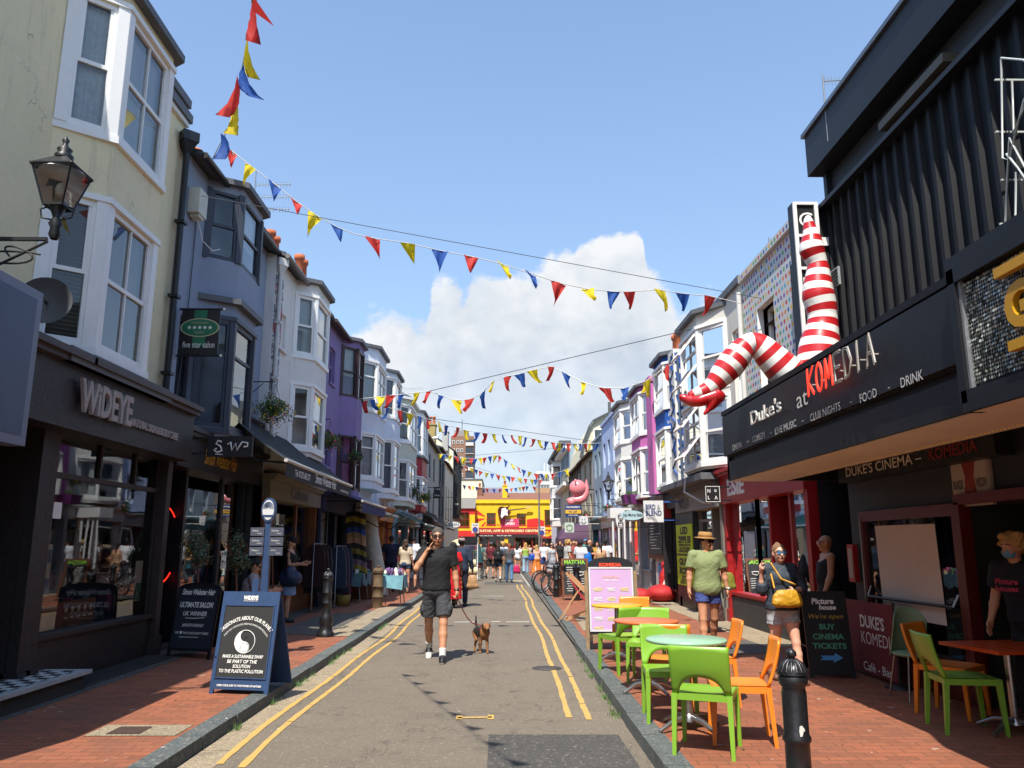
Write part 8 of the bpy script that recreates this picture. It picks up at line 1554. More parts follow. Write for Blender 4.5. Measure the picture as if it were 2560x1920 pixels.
for yy in (13.66, 14.64):
    for xx in (-4.7, -4.25): b = MB(); b.box(xx-.02, xx+.02, yy-.02, yy+.02, PH, PH+.36, BLACKP); b.build('leg', s)
Jt = person('standing woman in black beanie, black top and pale blue skirt with phone', -4.3, 16.6, 5, 1.70, PH, 'l', ('br', 'long'), ('#141518', 'tank', .0), ('#7d94b8', 'skirt', .42, .15), '#121214', None, legs=((3, 4), (-4, 6)), arms=(((.1, .1, -1), (.0, 1, .05), 'relax'), ((.12, .1, -1), (.0, 1, .1), 'relax')), h=.012, sex='f', head=(0, -25), hat=('beanie', '#121214'), group='people on the left pavement')
bag('tote_bag', 'big navy tote bag on the hip of the woman in the beanie', wpt(Jt, Jt['pel']+V3(.16, .05, .02)), (.10, .2, .17), '#1f2c4a')
c = wpt(Jt, Jt['arm'][0][2]+V3(0, .1, .03)); s = root('phone', c, 'phone held by the woman in the beanie', 'phone'); b = MB(); b.box(c.x-.05, c.x+.05, c.y-.035, c.y+.035, c.z, c.z+.01, INK); b.build('case', s)
G1 = 'people on the left pavement'; at_ = lambda u, y: (u-1252)/1980*y
def pp(lb, u, y, f, *a, **k): return person(lb, at_(u, y), y, f, *a, **k)
pp('man in navy tee and navy shorts standing with his back to us on the left', 985, 27, 95, 1.84, PH, 'b', ('dk', 'short'), ('#151a33', 'tee', .0), ('#171c34', 'shorts'), '#1a1a1c', None, ((-14, 6), (8, 8)), (((.5, .1, -1), (-.8, .7, -.1)), ((.35, .1, -1), (-.6, .7, -.1))), h=.015, build=1.1, group=G1)
pp('woman with long wavy brown hair, cream top and denim shorts', 1020, 26.5, 80, 1.72, PH, 'l', ('br', 'wavy'), ('#b5a68e', 'tee', .02), ('#34496a', 'hot'), '#4a2e20', None, ((0, 4), (-6, 10)), h=.014, sex='f', group=G1)
pp('tall man in white tee behind the wavy haired woman', 1037, 29, 70, 1.84, PH, 'l', ('dk', 'short'), ('#c9cdd2', 'tee', .0), ('#1f2433', 'shorts'), h=.016, group=G1)
pp('woman with black hair over a white vest top near the market table', 1064, 28.5, 110, 1.72, PH, 'b', ('bk', 'long'), ('#cfcfcf', 'tank', .0), ('#2a2c36', 'long'), h=.016, sex='f', group=G1)
pp('person with dreadlocks in a long bright red dress behind the smoking man', 1136, 21.5, 105, 1.70, 0, 'd', ('bk', 'dread'), None, None, '#141416', None, ((2, 3), (-2, 4)), h=.014, sex='f', dress=('#c40f1a', .72, .19, 1))
Jc = pp('man in striped cap and navy shirt carrying paper bags', 1156, 22.2, 75, 1.84, 0, 'd', ('bk', 'short'), ('#1d2a40', 'long', -.04), ('#1a2336', 'long'), h=.013, build=1.05, hat=('cap', '#a88a84'))
bag('paper_bag', 'brown paper carrier bag held by the man in the cap', wpt(Jc, Jc['arm'][0][2]+V3(0, .02, -.32)), (.14, .08, .20), '#a8825a', wr=.001)
pp('person in white cap far behind the man in the cap', 1150, 31, -90, 1.72, 0, 'l', ('br', 'short'), ('#c9c9c6', 'tee', .0), ('#3a3f4a', 'long'), h=.022, hat=('cap', '#d0d0cc'))
Jx = pp('man in maroon tee and grey cap pushing a bicycle', 1228, 41, 60, 1.80, 0, 'l', ('br', 'short'), ('#5a1620', 'tee', .0), ('#17181c', 'shorts'), h=.02, hat=('cap', '#5a6472'))
# --- walkers in the middle of the road
J1 = pp('woman in black with a black backpack and navy shorts walking away', 1246, 36.6, 90, 1.68, 0, 'l', ('dk', 'wavy'), ('#18191c', 'tee', .0), ('#161d30', 'short'), '#1d1d20', '#c9c9c6', ((-16, 26), (16, 4)), h=.017, sex='f')
bag('backpack', 'black backpack worn by the woman in black', wpt(J1, J1['neck']+V3(0, -.18, -.22)), (.14, .09, .2), '#17181b', h=.018)
J2 = pp('woman with long auburn ponytail in grey tee and blue jeans', 1273, 36.2, 90, 1.74, 0, 'l', ('gi', 'pony'), ('#46474a', 'tee', -.06), ('#4a6a8f', 'long'), '#1d1d20', None, ((-10, 22), (16, 4)), (((.25, -.1, -1), (.1, .2, -1)), ((.2, .1, -1), (.1, .2, -1))), h=.017, sex='f')
bag('shopping_bag', 'pink and black plastic shopping bag swinging from the ponytailed woman', wpt(J2, J2['arm'][0][2]+V3(.08, .02, -.28)), (.14, .07, .2), '#c0205a', h=.018)
J3 = pp('person with curly blond hair and blue grey backpack', 1258, 39.5, 90, 1.82, 0, 'l', ('bl', 'curly'), ('#a8acb0', 'tee', .0), ('#6a6a60', 'long'), h=.02)
bag('backpack', 'blue grey backpack of the curly haired person', wpt(J3, J3['neck']+V3(0, -.18, -.22)), (.15, .09, .2), '#3f4f6a', h=.02)
pp('woman with black hair in striped white shirt and pale shorts', 1293, 48, 60, 1.70, 0, 'l', ('bk', 'long'), (M('stripe_shirt', '#c9cbd0', .85, .35, 30), 'tee', -.04), ('#8a8a86', 'hot'), h=.024, sex='f')
pp('blonde woman in lime green crop top and flared pale jeans', 1313, 47, 90, 1.80, 0, 'p', ('bl', 'long'), ('#8fae4a', 'strap', .12), ('#7d9cb0', 'long', .075), h=.022, sex='f')
J4 = pp('blonde woman in long orange skirt with a blue shoulder bag', 1340, 44, 100, 1.66, 0, 'p', ('bl', 'long'), ('#cfa890', 'strap', .05), ('#c9772e', 'skirt', .78, .2), h=.022, sex='f')
bag('shoulder_bag', 'bright blue slouchy bag of the woman in the orange skirt', wpt(J4, J4['pel']+V3(-.24, 0, .12)), (.18, .1, .2), '#1f4aa0', h=.022)
pp('man in white shirt and royal blue shorts beside the orange skirt', 1358, 46, 80, 1.80, 0, 'l', ('gi', 'short'), ('#c4ccd6', 'tee', .0), ('#1f3a7a', 'shorts'), h=.024)
pp('woman in sunglasses and patterned grey dress walking towards us', 1377, 37, -90, 1.78, 0, 'p', ('dk', 'long'), None, None, '#c9c9c6', None, ((-8, 14), (12, 4)), h=.018, sex='f', glasses='#151515', dress=(M('patterned_grey', '#9aa0a8', .85, .45, 40), .5, .17))
pp('young man in grey tee looking right, behind the bicycles', 1416, 33, 20, 1.76, PH, 't', ('bl', 'curly'), ('#a3a3a0', 'tee', .0), ('#3a3f4a', 'long'), h=.017)
J5 = pp('person in white tee with a bright blue plastic bag on the shoulder', 1448, 29.5, 60, 1.70, PH, 'b', ('bk', 'short'), ('#bcc0c8', 'tee', .0), ('#2a3040', 'long'), h=.016)
bag('plastic_bag', 'bright blue plastic carrier bag hanging from the white tee shoulder', wpt(J5, J5['pel']+V3(.26, .02, .15)), (.15, .09, .24), '#1a6ac0', h=.018)
pp('balding man in black shirt reaching out by the teal shop', 1470, 34, 0, 1.76, PH, 't', ('gr', 'bald'), ('#1a1c22', 'tee', .0), ('#20242e', 'long'), arms=(((.2, .3, -1), (0, 1, 0)), ((.2, .2, -1), (0, 1, -.2))), h=.018, build=1.15, glasses='#3a3a3a')
pp('man in white tee with black cap-like hair near the white columns', 1508, 30, 85, 1.76, PH, 'd', ('bk', 'short'), ('#cdd0d4', 'tee', .0), ('#3a3f4a', 'long'), h=.017)
pp('woman in beige strappy top in front of the white tee man', 1497, 28.5, 95, 1.62, PH, 'l', ('dk', 'pony'), ('#b08c68', 'strap', .0), ('#a3866a', 'skirt', .5, .16), h=.017, sex='f')
pp('person in teal shirt and hat in front of the teal shop door', 1460, 39, -90, 1.84, PH, 't', ('gr', 'short'), ('#4f7f7a', 'tee', .0), ('#3a3f4a', 'long'), h=.024, hat=('cap', '#4a7a9a'))
for (lb, u, y, f, hr, tc, bc) in (('person in maroon top at the back of the crowd', 1388, 50, -90, 'dk', '#4a1a26', '#22242c'), ('person in black jacket in the crowd, looking down', 1397, 42, -80, 'bk', '#17181b', '#17181b'), ('person in white top deep in the crowd', 1408, 47, -90, 'br', '#c9c9c6', '#3a4a6a'), ('blonde person in sunglasses in the crowd', 1431, 40, -90, 'bl', '#a8a29a', '#3a3f4a'), ('person in red top deep in the crowd', 1437, 44, -90, 'br', '#8a2a2a', '#2a2c36'), ('small person with bare shoulders between the crowd and bicycles', 1424, 35.5, -90, 'dk', '#8a3a34', '#2a2c36'), ('person in dark leather jacket before the teal shop', 1488, 40, -80, 'dk', '#2a2c30', '#1a1a1c'), ('person in black standing by the guitar shop window', 1212, 76, 90, 'bk', '#1a1a1c', '#22242c'), ('person in green top near the guitar shop door', 1232, 66, 90, 'br', '#5a7a5a', '#3a3f4a'), ('person in pale top at the far crossing', 1322, 74, 90, 'bl', '#b5aaa0', '#3a4a6a')):
    pp(lb, u, y, f, 1.6+.2*((u*7) % 10)/10, 0 if u < 1380 else PH, 'lbt'[u % 3], (hr, 'long' if u % 2 else 'short'), (tc, 'tee', .0), (bc, 'long'), sex='mf'[u % 2], h=.028, glasses='#151515' if 'sunglasses' in lb else None)
for i, (u, y, tn, tc, hr, w_) in enumerate(((1403, 44, 'navy', '#1f2a44', 'br', 'behind the bicycles'), (1420, 52, 'pale pink', '#c9a0a0', 'bl', 'under the purple dome awning'), (1428, 46, 'dark green', '#2a4030', 'dk', 'under the purple dome awning'), (1442, 50, 'white', '#cfcfcf', 'bk', 'at the back of the right pavement'), (1455, 45, 'grey', '#77787a', 'br', 'left of the teal shop door'), (1478, 37, 'mustard', '#a8842a', 'dk', 'right of the teal shop door'), (1392, 58, 'black', '#17181b', 'bk', 'below the zone plate on the right'), (1366, 60, 'pale blue', '#8aa0bc', 'bl', 'below the lamp column'), (1300, 62, 'white', '#cfcfcf', 'br', 'on the road before the guitar shop door'), (1282, 70, 'red', '#8a2222', 'dk', 'at the guitar shop window centre'), (1203, 52, 'teal', '#2a6a6a', 'bl', 'beside the far clothes rail'), (1216, 58, 'grey', '#6a6c70', 'dk', 'left of the road before the guitar shop'), (1334, 66, 'black', '#17181b', 'gi', 'beneath the lamp column near the crossing'), (1250, 56, 'pale yellow', '#c9b87a', 'br', 'beyond the backpack walkers'))):
    pp('distant pedestrian in a %s top %s' % (tn, w_), u, y, (-90, 90, 70, -70)[i % 4], 1.62+.05*(i % 4), 0 if u < 1375 else PH, 'lbtd'[i % 4], (hr, ('long', 'short')[i % 2]), (tc, 'tee', .0), (('#22242c', '#3a4a6a', '#8a8578')[i % 3], ('long', 'shorts')[i % 2]), sex='fm'[i % 2], h=.03)
# --- dog on its red lead
s = root('dog', (-.30, 12.75, 0), 'small black and tan dog trotting on a red lead', 'dog', None, R(-70)); LOCALS.add(s.name)
TAN = M('dog_tan', '#8a5c36', .85, .25, 20, .5, 80); BLK = M('dog_black', '#1d1916', .8, .25, 20, .5, 80)
# local: +x is forward
D = [seg((-.17, 0, .30), (.13, 0, .31), .068, .085, k=.03), seg((.13, 0, .32), (.21, .0, .40), .06, .05, k=.03), ell((.25, -.0, .40), (.062, .055, .055), k=.02), seg((.27, 0, .39), (.34, 0, .365), .034, .022, k=.02), ell((.10, 0, .28), (.09, .075, .09), k=.03),
     seg((-.20, 0, .33), (-.26, 0, .42), .018, .016, k=.02), seg((-.26, 0, .42), (-.25, .0, .52), .016, .010, k=.02)]
for sy, fx, bx in ((1, .04, -.03), (-1, -.05, .05)):
    D += [seg((.13, sy*.045, .27), (.14+fx*.5, sy*.045, .15), .034, .022, k=.02), seg((.14+fx*.5, sy*.045, .15), (.14+fx, sy*.045, .02), .021, .016, k=.015), seg((.14+fx, sy*.045, .015), (.17+fx, sy*.045, .013), .018, .014, k=.01), seg((-.15, sy*.045, .28), (-.12+bx, sy*.05, .18), .048, .03, k=.02), seg((-.12+bx, sy*.05, .18), (-.19+bx, sy*.05, .10), .026, .018, k=.015), seg((-.19+bx, sy*.05, .10), (-.18+bx, sy*.05, .02), .018, .015, k=.01), seg((-.18+bx, sy*.05, .015), (-.15+bx, sy*.05, .013), .018, .014, k=.01)]
    D += [ell((.235, sy*.058, .415), (.026, .012, .036), k=.01)]
sobj('body', D, .008, [TAN, BLK], s, lambda C: (((C[:, 2] > .275+.03*np.sin(C[:, 0]*30)) & (C[:, 0] < .17)) | (C[:, 0] > .345) | ((np.abs(C[:, 1]) > .052) & (C[:, 0] > .2)) | ((C[:, 0] < -.2) & (C[:, 2] > .36))).astype(int))
b = MB(); [b.ball((.295, sy*.03, .415), .008, INK, 8, 6) for sy in (1, -1)]; b.ball((.357, 0, .37), .012, INK, 8, 6); b.build('eyes_and_nose', s)
b = MB(); b.tube([(.15+.02*math.cos(q), .078*math.cos(q), .31+.09*math.sin(q)) for q in np.linspace(0, 6.28, 20)], .009, REDP, 6); b.build('harness', s)
a = wpt(Ja, Ja['arm'][1][2]+V3(0, 0, -.07)); e = Vector((-.29, 12.72, .40)); s = root('dog_lead', a, 'red dog lead from the smoking man hand to the dog', 'dog lead'); b = MB(); b.tube([a.lerp(e, t)-Vector((0, 0, .16*math.sin(math.pi*t)*(1-.3*t))) for t in np.linspace(0, 1, 14)], .008, REDP, 6); b.build('strap', s)
# ================================================================ bicycles, stalls and small things
TY_ = M('tyre', '#161616', .8, .1); FRM = M('bike_black', '#1a1b1f', .3, .05, bump=0); ALU = M('alloy', '#8f9194', .35, .05, metal=.8, bump=0)
def bike(lb, x, y, rz, z=PH, col=None, lean=.08):
    s = root('bicycle', (x, y, z), lb, 'bicycle', 'parked bicycles', rz); LOCALS.add(s.name); col = col or FRM; s.rotation_euler.x = lean; Rr = .335
    for wx in (-.52, .52):
        b = MB(); b.tube([(wx+Rr*math.cos(q), 0, Rr+Rr*math.sin(q)) for q in np.linspace(0, 2*math.pi, 29)], .018, TY_, 8, cap=False); w_ = b.build('wheel', s)
        b = MB(); b.tube([(wx+(Rr-.03)*math.cos(q), 0, Rr+(Rr-.03)*math.sin(q)) for q in np.linspace(0, 2*math.pi, 29)], .010, ALU, 6, cap=False); b.tube([(wx, -.04, Rr), (wx, .04, Rr)], .02, ALU, 8)
        for q in range(14): a = q*math.pi/7; b.bar((wx, 0, Rr), (wx+(Rr-.03)*math.cos(a), 0, Rr+(Rr-.03)*math.sin(a)), .003, .003, ALU)
        b.build('rim', w_)
    b = MB(); bb_, st, hd_, rw = (-.06, 0, .29), (-.2, 0, .78), (.36, 0, .80), (-.52, 0, Rr)
    for p, q, r in ((bb_, st, .017), (bb_, (.38, 0, .70), .02), ((-.18, 0, .72), hd_, .017), (bb_, rw, .012), ((-.17, 0, .68), rw, .010), (hd_, (.40, 0, .62), .022)): b.tube([p, q], r, col, 8)
    b.build('frame', s); b = MB()
    for sy in (-.05, .05): b.tube([(.40, sy, .62), (.44, sy, .5), (.52, sy, Rr)], .011, col, 6)
    b.bar((.40, -.05, .62), (.40, .05, .62), .03, .03, col); b.build('fork', s)
    b = MB(); b.tube([(.34, 0, .82), (.33, 0, .95)], .014, ALU); b.tube([(.30, -.28, .97), (.34, -.12, .96), (.36, 0, .95), (.34, .12, .96), (.30, .28, .97)], .012, FRM); b.build('handlebar', s)
    b = MB(); b.tube([st, (-.22, 0, .9)], .012, ALU); b.ball((-.22, 0, .92), (.13, .06, .03), TY_, 12, 6); b.build('saddle', s)
    b = MB(); b.tube([(-.06+.085*math.cos(q), .04, .29+.085*math.sin(q)) for q in np.linspace(0, 6.28, 17)], .006, ALU, 5); b.bar((-.06, .05, .29), (.02, .08, .15), .015, .01, ALU); b.bar((-.06, -.05, .29), (-.14, -.08, .43), .015, .01, ALU); b.build('crank', s)
bike('black bicycle with front wheel over the kerb, nearest of the parked row', 1.95, 25.2, R(215)); bike('black bicycle behind the nearest one in the parked row', 1.78, 27.0, R(212), lean=-.06); bike('white and black bicycle at the back of the parked row', 2.35, 27.3, R(208), col=M('bike_white', '#b5b5b5', .35, bump=0)); bike('dark bicycle leaning between the matcha board and bollards', 2.7, 25.0, R(200), lean=.12)
bike('bicycle pushed by the man in the maroon tee', -.95, 40.6, R(95), 0)
bike('silver bicycle wedged between the two nearest parked bicycles', 2.15, 26.0, R(222), lean=.1, col=ALU); bike('black bicycle farthest along the kerb in the parked row', 1.85, 28.4, R(206))
# deckchair
s = root('deckchair', (1.85, 17.0, PH), 'wooden deckchair with red canvas on the kerb behind the lilac poster', 'deckchair'); PW = M('pale_wood', '#b58a62', .7, .15, 9, .1); LOCALS.add(s.name); s.rotation_euler.z = R(170)
for sy in (-.28, .28):
    b = MB(); b.bar((-.5, sy, 0), (.45, sy, .95), .03, .045, PW); b.build('back_rail', s); b = MB(); b.bar((.5, sy*.88, 0), (-.62, sy*.88, .42), .03, .045, PW); b.build('seat_rail', s); b = MB(); b.bar((.2, sy*.8, .62), (.62, sy*.8, 0), .025, .03, PW); b.build('strut', s)
b = MB(); [b.bar((x, -.28, z), (x, .28, z), .03, .03, PW) for x, z in ((.45, .95), (-.62, .42), (-.5, .03), (.5, .03))]; b.build('cross_rail', s)
b = MB(); k = 12; vs = []
for i in range(k+1): t = i/k; p = Vector((.45, 0, .95)).lerp(Vector((-.62, 0, .42)), t)-Vector((0, 0, .42*math.sin(math.pi*t)**.8)); vs += [(p.x, -.23, p.z), (p.x, .23, p.z)]
b.add(vs, [(2*i, 2*i+1, 2*i+3, 2*i+2) for i in range(k)], M('red_canvas', '#b02a30', .85, .1), True); b.build('canvas', s)
# red bean bag and box by the tea shop
s = root('beanbag_figure', (4.35, 22.6, PH), 'bright red slouching textile figure with white letter A by the tea shop', 'soft sculpture'); LOCALS.add(s.name); RB = M('red_fabric', '#a81c1e', .7, .15, 6, .3, 20)
sobj('body', [ell((.1, -.1, .22), (.42, .4, .24), k=.05), ell((.3, .25, .5), (.2, .22, .42), k=.08), ell((.33, .3, .95), (.15, .15, .16), k=.03)], .03, RB, s, wr=.008); b = MB(); b.text('A', (.14, -.02, .42), (.9, -.1, 0), (.1, .1, 1), WLET, .22, .36, bold=.02); b.build('lettering', s)
s = root('red_sack', (3.75, 21.9, PH), 'round glossy red sack lying in front of the red figure', 'sack'); LOCALS.add(s.name); sobj('cloth', [ell((0, 0, .19), (.32, .28, .2), k=.03)], .03, RB, s, wr=.01)
# white slatted columns of the shop front at the childrenswear shop
s = root('column_screen', (4.1, 28.2, PH), 'row of slim white columns in front of the optician shop', 'columns')
for q in range(4): b = MB(); b.tube([(3.9+q*.2, 27.9, PH), (3.9+q*.2, 27.9, 2.55)], .04, WS, 10); b.build('column', s)
b = MB(); b.box(3.8, 4.9, 27.8, 28.6, 2.55, 2.9, WS); b.build('lintel', s)
# left: white leaning roll, stalls, racks
s = root('wrapped_column', (-3.9, 25.2, PH), 'thick off-white plaster tree trunk column leaning beside the vintage shop', 'column'); b = MB(); b.tube([(-3.75, 25.2, PH), (-3.83, 25.25, .9), (-4.05, 25.3, 1.9), (-4.2, 25.35, 2.7)], [.30, .24, .23, .28], M('plaster_white', '#b8b4a4', .85, .2, 5, .5, 12), 16); b.build('trunk', s)
def stall(lb, x, y, w_, l_, seed, top='#4a6a70'):
    s = root('market_table', (x, y, PH), lb, 'market table', 'market tables on the left pavement'); b = MB(); TM = M('stall_cloth_'+top.lstrip('#'), top, .8, .3, 6, .2)
    b.box(x-w_/2, x+w_/2, y-l_/2, y+l_/2, PH+.74, PH+.77, TM); vs = []; k = 14
    for i in range(k+1): yy = y-l_/2+l_*i/k; vs += [(x+w_/2+.005, yy, PH+.77), (x+w_/2+.03+.02*math.sin(i*1.7), yy, PH+.45+.06*math.sin(i*.9))]
    b.add(vs, [(2*i, 2*i+1, 2*i+3, 2*i+2) for i in range(k)], TM, True); b.quad((x-w_/2, y-l_/2-.01, PH+.77), (x+w_/2, y-l_/2-.01, PH+.77), (x+w_/2-.02, y-l_/2-.03, PH+.42), (x-w_/2+.02, y-l_/2-.03, PH+.5), TM); b.build('tabletop', s)
    for sy in (-1, 1):
        for sx in (-1, 1): b = MB(); b.tube([(x+sx*w_*.3, y+sy*l_*.35, PH+.74), (x+sx*w_*.42, y+sy*l_*.42, PH)], .014, STEEL, 6); b.build('leg', s)
    rr = random.Random(seed); g = root('table_goods', (x, y, PH+.77), 'assorted jumble and ornaments spread on the '+('blue grey' if seed == 1 else 'pale blue')+' tablecloth', 'goods'); b = MB()
    for _ in range(34):
        px_, py_ = x+rr.uniform(-w_/2+.04, w_/2-.08), y+rr.uniform(-l_/2+.04, l_/2-.1); hh = rr.uniform(.03, .2)
        if rr.random() < .5: b.lathe((px_, py_, PH+.771), [(0, 0), (.03, 0), (.05, hh*.6), (.025, hh), (0, hh)], MC['stock_'+str(rr.randrange(10))], 8)
        else: b.box(px_, px_+.09, py_, py_+.07, PH+.771, PH+.771+hh*.7, MC['stock_'+str(rr.randrange(10))])
    b.build('bric_a_brac', g); g['kind'] = 'stuff'
stall('folding table with a blue grey cloth and jumble under the awning', -4.05, 22.6, .7, 1.5, 1); stall('small table with a pale blue cloth just behind the smoking man', -2.75, 21.0, .6, .9, 2, '#6fa0ac')
s = root('suitcase', (-3.95, 24.0, PH+.0), 'purple vintage suitcase standing behind the jumble table', 'suitcase'); b = MB(); b.box(-4.25, -3.75, 23.7, 24.1, PH+.55, PH+1.1, M('suitcase_purple', '#3f1f30', .5, .2)); b.box(-4.25, -3.75, 23.68, 24.12, PH+.8, PH+.83, BRW); b.build('case', s); b = MB(); b.box(-4.3, -3.7, 23.6, 24.2, PH, PH+.55, BRW); b.build('stand', s)
s = root('wicker_basket', (-4.0, 20.9, PH), 'yellow wicker basket on the pavement under the jumble table', 'basket'); b = MB(); b.lathe((-4.0, 20.9, PH), [(0, 0), (.15, 0), (.19, .28), (.17, .28), (.14, .02)], M('wicker', '#8a7230', .8, .3, 30, .6, 60), 16); b.build('weave', s)
def garment(b, x, y, z, h_, w_, m, rr): b.add([(x+rr.uniform(-.01, .01), y-w_/2*(.55+.45*t)+.0, z-h_*t) if s_ < 0 else (x+rr.uniform(-.03, .03), y+w_/2*(.55+.45*t), z-h_*t) for t in (0, .15, .5, 1) for s_ in (-1, 1)], [(2*i, 2*i+1, 2*i+3, 2*i+2) for i in range(3)], m, True)
for lb, x, y, z, n, cols, hh in (('clothes rail of dark red and patterned dresses outside the orange framed shop', -4.35, 19.5, 1.65, 16, ('#2a1014', '#3f1518', '#181a26', '#2a1014', '#55585f'), 1.15), ('clothes rail of blue patterned dresses beside the hanging blanket', -4.1, 20.9, 1.6, 14, ('#1a2a40', '#2a3a50', '#5f6a7a', '#1a1c24', '#7a2422'), 1.2), ('far clothes rail of teal and red garments beside the sunglasses stand', -1.2, 42.5, 1.7, 12, ('#1f4a50', '#8a2a2a', '#2a2c36', '#c9b48a'), 1.2)):
    zz = 0 if x > -2 else PH; s = root('clothes_rail', (x, y, zz), lb, 'clothes rail', 'clothes rails'); rr = random.Random(int(y*10)); b = MB(); b.tube([(x, y-.6, zz), (x, y-.6, z), (x, y+.6, z), (x, y+.6, zz)], .014, STEEL, 6); b.tube([(x-.2, y-.6, zz+.03), (x+.2, y-.6, zz+.03)], .014, STEEL, 6); b.tube([(x-.2, y+.6, zz+.03), (x+.2, y+.6, zz+.03)], .014, STEEL, 6); b.build('rail', s)
    for i in range(n):
        m = M('garment_'+cols[i % len(cols)].lstrip('#'), cols[i % len(cols)], .85, .5, 22, .1); b = MB(); yy = y-.55+1.1*i/(n-1); l_ = hh*rr.uniform(.6, 1)
        vs = []
        for t in (0, .12, .5, 1):
            for q in (-1, -.3, .3, 1): vs.append((x+q*.21*(.5+.5*min(1, t*6))*(1+.15*t), yy+rr.uniform(-.02, .02), z-.03-l_*t))
        b.add(vs, [(r_*4+j, r_*4+j+1, (r_+1)*4+j+1, (r_+1)*4+j) for r_ in range(3) for j in range(3)], m, True); b.build('garment', s)
s = root('hanging_blanket', (-3.95, 22.3, 2.4), 'striped yellow, blue and tan blanket hanging from the awning', 'blanket'); cols = ['#1a1a1c', '#8a7426', '#1a1a1c', '#233a72', '#8a6a48', '#a3785a', '#2a1f1f', '#7a6a2a', '#1c1c22', '#7a5a6a', '#8a7a2a', '#1c1c22']; b = MB()
for i, c_ in enumerate(cols):
    z0, z1 = 2.5-i*.145, 2.5-(i+1)*.145; m = M('blanket_'+c_.lstrip('#'), c_, .9, .15, 10, .3); n = 8; vs = [(-4.25+.55*j/n+.05*math.sin(z*2), 22.3+.05*math.sin(j*2.2+z*1.5), z+.06*math.sin(j*.5)) for z in (z0, z1) for j in range(n+1)]; b.add(vs, [(j, j+1, n+2+j, n+1+j) for j in range(n)], m, True)
b.build('cloth', s)
p = at(860+970/3.0717, 960+1195/3.0717, y=38); x0 = at(860+908/3.0717, 1300, y=38).x; x1 = at(860+1028/3.0717, 1300, y=38).x; zt = at(1150, 960+1172/3.0717, y=38).z
s = root('sunglasses_stand', ((x0+x1)/2, 38, 0), 'tall white rack packed with sunglasses at the kerb', 'display rack'); b = MB()
for xx in (x0, x1): b.tube([(xx, 38, 0), (xx, 38, zt)], .03, WS, 8)
b.box(x0, x1, 38.02, 38.08, .5, zt-.05, M('rack_mirror', '#6a7074', .5)); b.box(x0, x1, 37.96, 38.02, zt-.3, zt, INK); b.build('frame', s)
rr = random.Random(6); b = MB()
for r_ in range(13):
    for c_ in range(7): xx = x0+.1+(x1-x0-.2)*c_/6; z = zt-.45-r_*.1; m = MC['stock_'+str(rr.randrange(10))]; b.box(xx-.06, xx-.01, 37.95, 38.0, z, z+.035, m); b.box(xx+.01, xx+.06, 37.95, 38.0, z, z+.035, m)
o = b.build('sunglasses_pairs', s, kind='stuff')
RG = M('cream_rug', '#c9bc98', .9, .15, 6, .5, 30)
for lb, a_, c_, r_ in (('cream rolled rug lying on the grey box, upper of two', (-1.85, 31.2, .95), (-1.0, 31.5, .95), .14), ('cream rolled rug lying on the grey box, lower of two', (-1.85, 30.9, .66), (-.92, 31.2, .66), .15), ('tall cream rolled rug standing on end beside the sunglasses stand', (-1.45, 31.8, .7), (-1.75, 32.1, 1.8), .22)):
    s = root('rolled_rug', a_, lb, 'rug', 'cream rolled rugs'); b = MB(); A_, C_ = Vector(a_), Vector(c_); b.tube([A_, A_.lerp(C_, .5), C_], [r_, r_*1.03, r_], RG, 18); b.build('roll', s); b = MB(); d_ = (C_-A_).normalized(); b.tube([C_, C_+d_*.012], r_*.55, BRW, 14); b.build('end', s)
s = root('grey_box', (-1.4, 31.1, 0), 'olive grey box counter under the rolled rugs', 'box'); b = MB(); b.box(-1.85, -1.05, 30.8, 31.7, 0, .5, M('olive_box', '#4f5244', .8, .15)); b.box(-1.87, -1.03, 30.78, 31.72, .5, .52, BRW); b.build('cabinet', s)
s = root('orange_baskets', (-1.35, 30.2, 0), 'stack of orange woven baskets on the road edge', 'basket'); b = MB(); [b.lathe((-1.35, 30.2, .02+q*.16), [(0, 0), (.2, 0), (.26, .15), (.24, .15), (.18, .02)], M('orange_wicker', '#a04a22', .8, .3, 30, .5), 16) for q in range(3)]; b.build('weave', s)
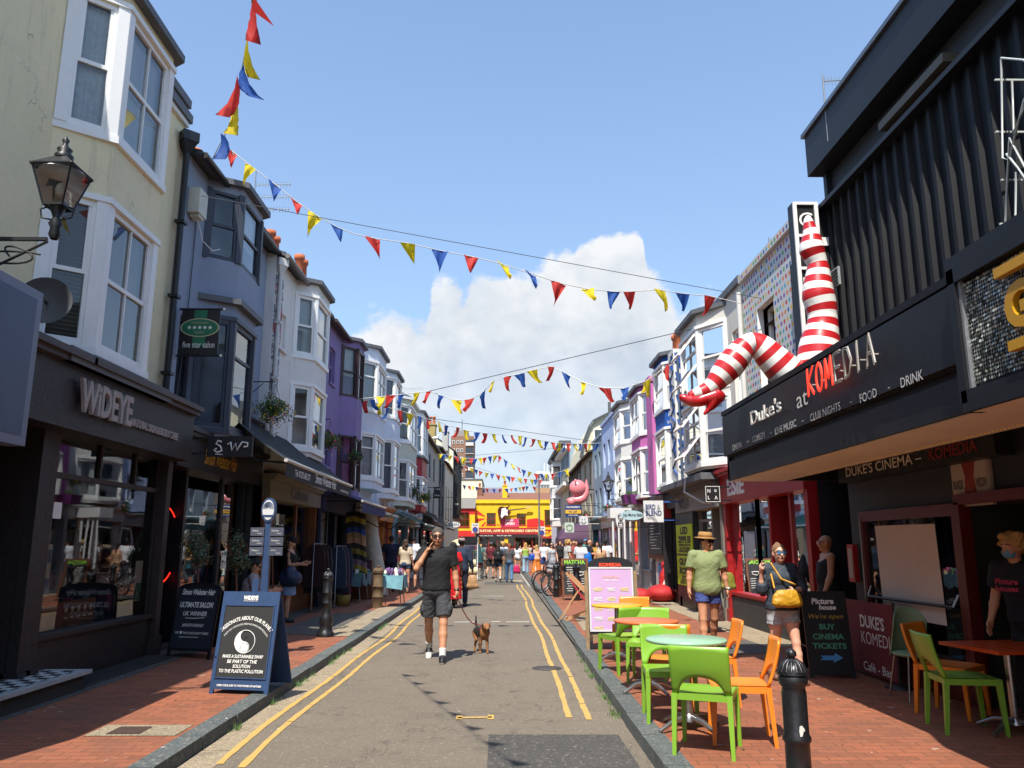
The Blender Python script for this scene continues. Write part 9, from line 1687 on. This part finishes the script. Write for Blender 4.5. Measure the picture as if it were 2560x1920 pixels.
# red neon ring in the salon doorway
s = root('neon_ring', (-5.18, 12.35, 1.6), 'red neon ring glowing in the dark shop passage', 'neon light'); NR = emit('red_ring', '#ff2a18', 1.2); b = MB(); b.tube([(-5.18, 12.35+.68*math.cos(q), 1.62+.6*math.sin(q)) for q in np.linspace(-1.9, 1.75, 24)], .009, NR, 6); b.build('tube', s); b = MB(); b.tube([(-5.18, 12.35, 2.22), (-5.3, 12.35, 2.5)], .01, BLACKP); b.build('bracket', s)
# seagull on the chimney
s = root('seagull', at(860+703/3.0717, 960+430/3.0717, y=46), 'white seagull perched on the long grey roof', 'seagull'); LOCALS.add(s.name); sobj('body', [ell((0, 0, .12), (.16, .09, .1), k=.02), seg((.1, 0, .16), (.15, 0, .26), .05, .045), seg((.15, 0, .27), (.22, 0, .26), .02, .01), seg((-.1, 0, .12), (-.28, 0, .1), .05, .02)], .02, [WS], s)
# inflatable arrow-like duvet: awning arms of the stall
for lb, y, z in (('black folding umbrella arms reaching over the left pavement', 24.5, 2.5),):
    s = root('awning_frame', (-4.4, y, z), lb, 'awning frame'); b = MB(); b.tube([(-4.4, y, z), (-3.7, y, z-.35), (-3.2, y, z+.15)], .018, BLACKP); b.tube([(-4.4, y+2.5, z), (-3.7, y+2.5, z-.35), (-3.0, y+2.5, z+.15)], .018, BLACKP); b.build('arms', s)
# cables and pipes stapled to the fronts
for lb, pts, r, m in (('black cable sagging down the blue grey house wall', [(-4.98, 12.2, 6.9), (-4.97, 12.15, 5.5), (-4.97, 12.05, 4.4), (-4.97, 11.95, 3.6)], .009, WIRE), ('white cable looping from the alarm box to the window head', [(-4.9, 12.05, 6.75), (-4.85, 12.2, 6.45), (-4.8, 12.5, 6.4), (-4.75, 12.7, 6.5)], .008, WLET), ('cream waste pipe bending over the grey salon front', [(4.2, 18.0, 3.1), (4.15, 18.0, 2.8), (4.45, 17.6, 2.55), (4.6, 17.2, 2.5)], .025, PIPEW), ('blue pipe running down beside the mural', [(4.45, 19.42, 6.4), (4.45, 19.42, 3.2)], .035, MC['blue_grey_pipe']), ('white rainwater pipe between the polka dot and off-white houses', [(4.68, 14.9, 6.5), (4.68, 14.9, 3.2)], .05, PIPEW)):
    s = root('cable' if 'cable' in lb else 'pipe', pts[0], lb, 'cable' if 'cable' in lb else 'pipe'); b = MB(); b.tube(pts, r, m, 8); b.build('run', s)
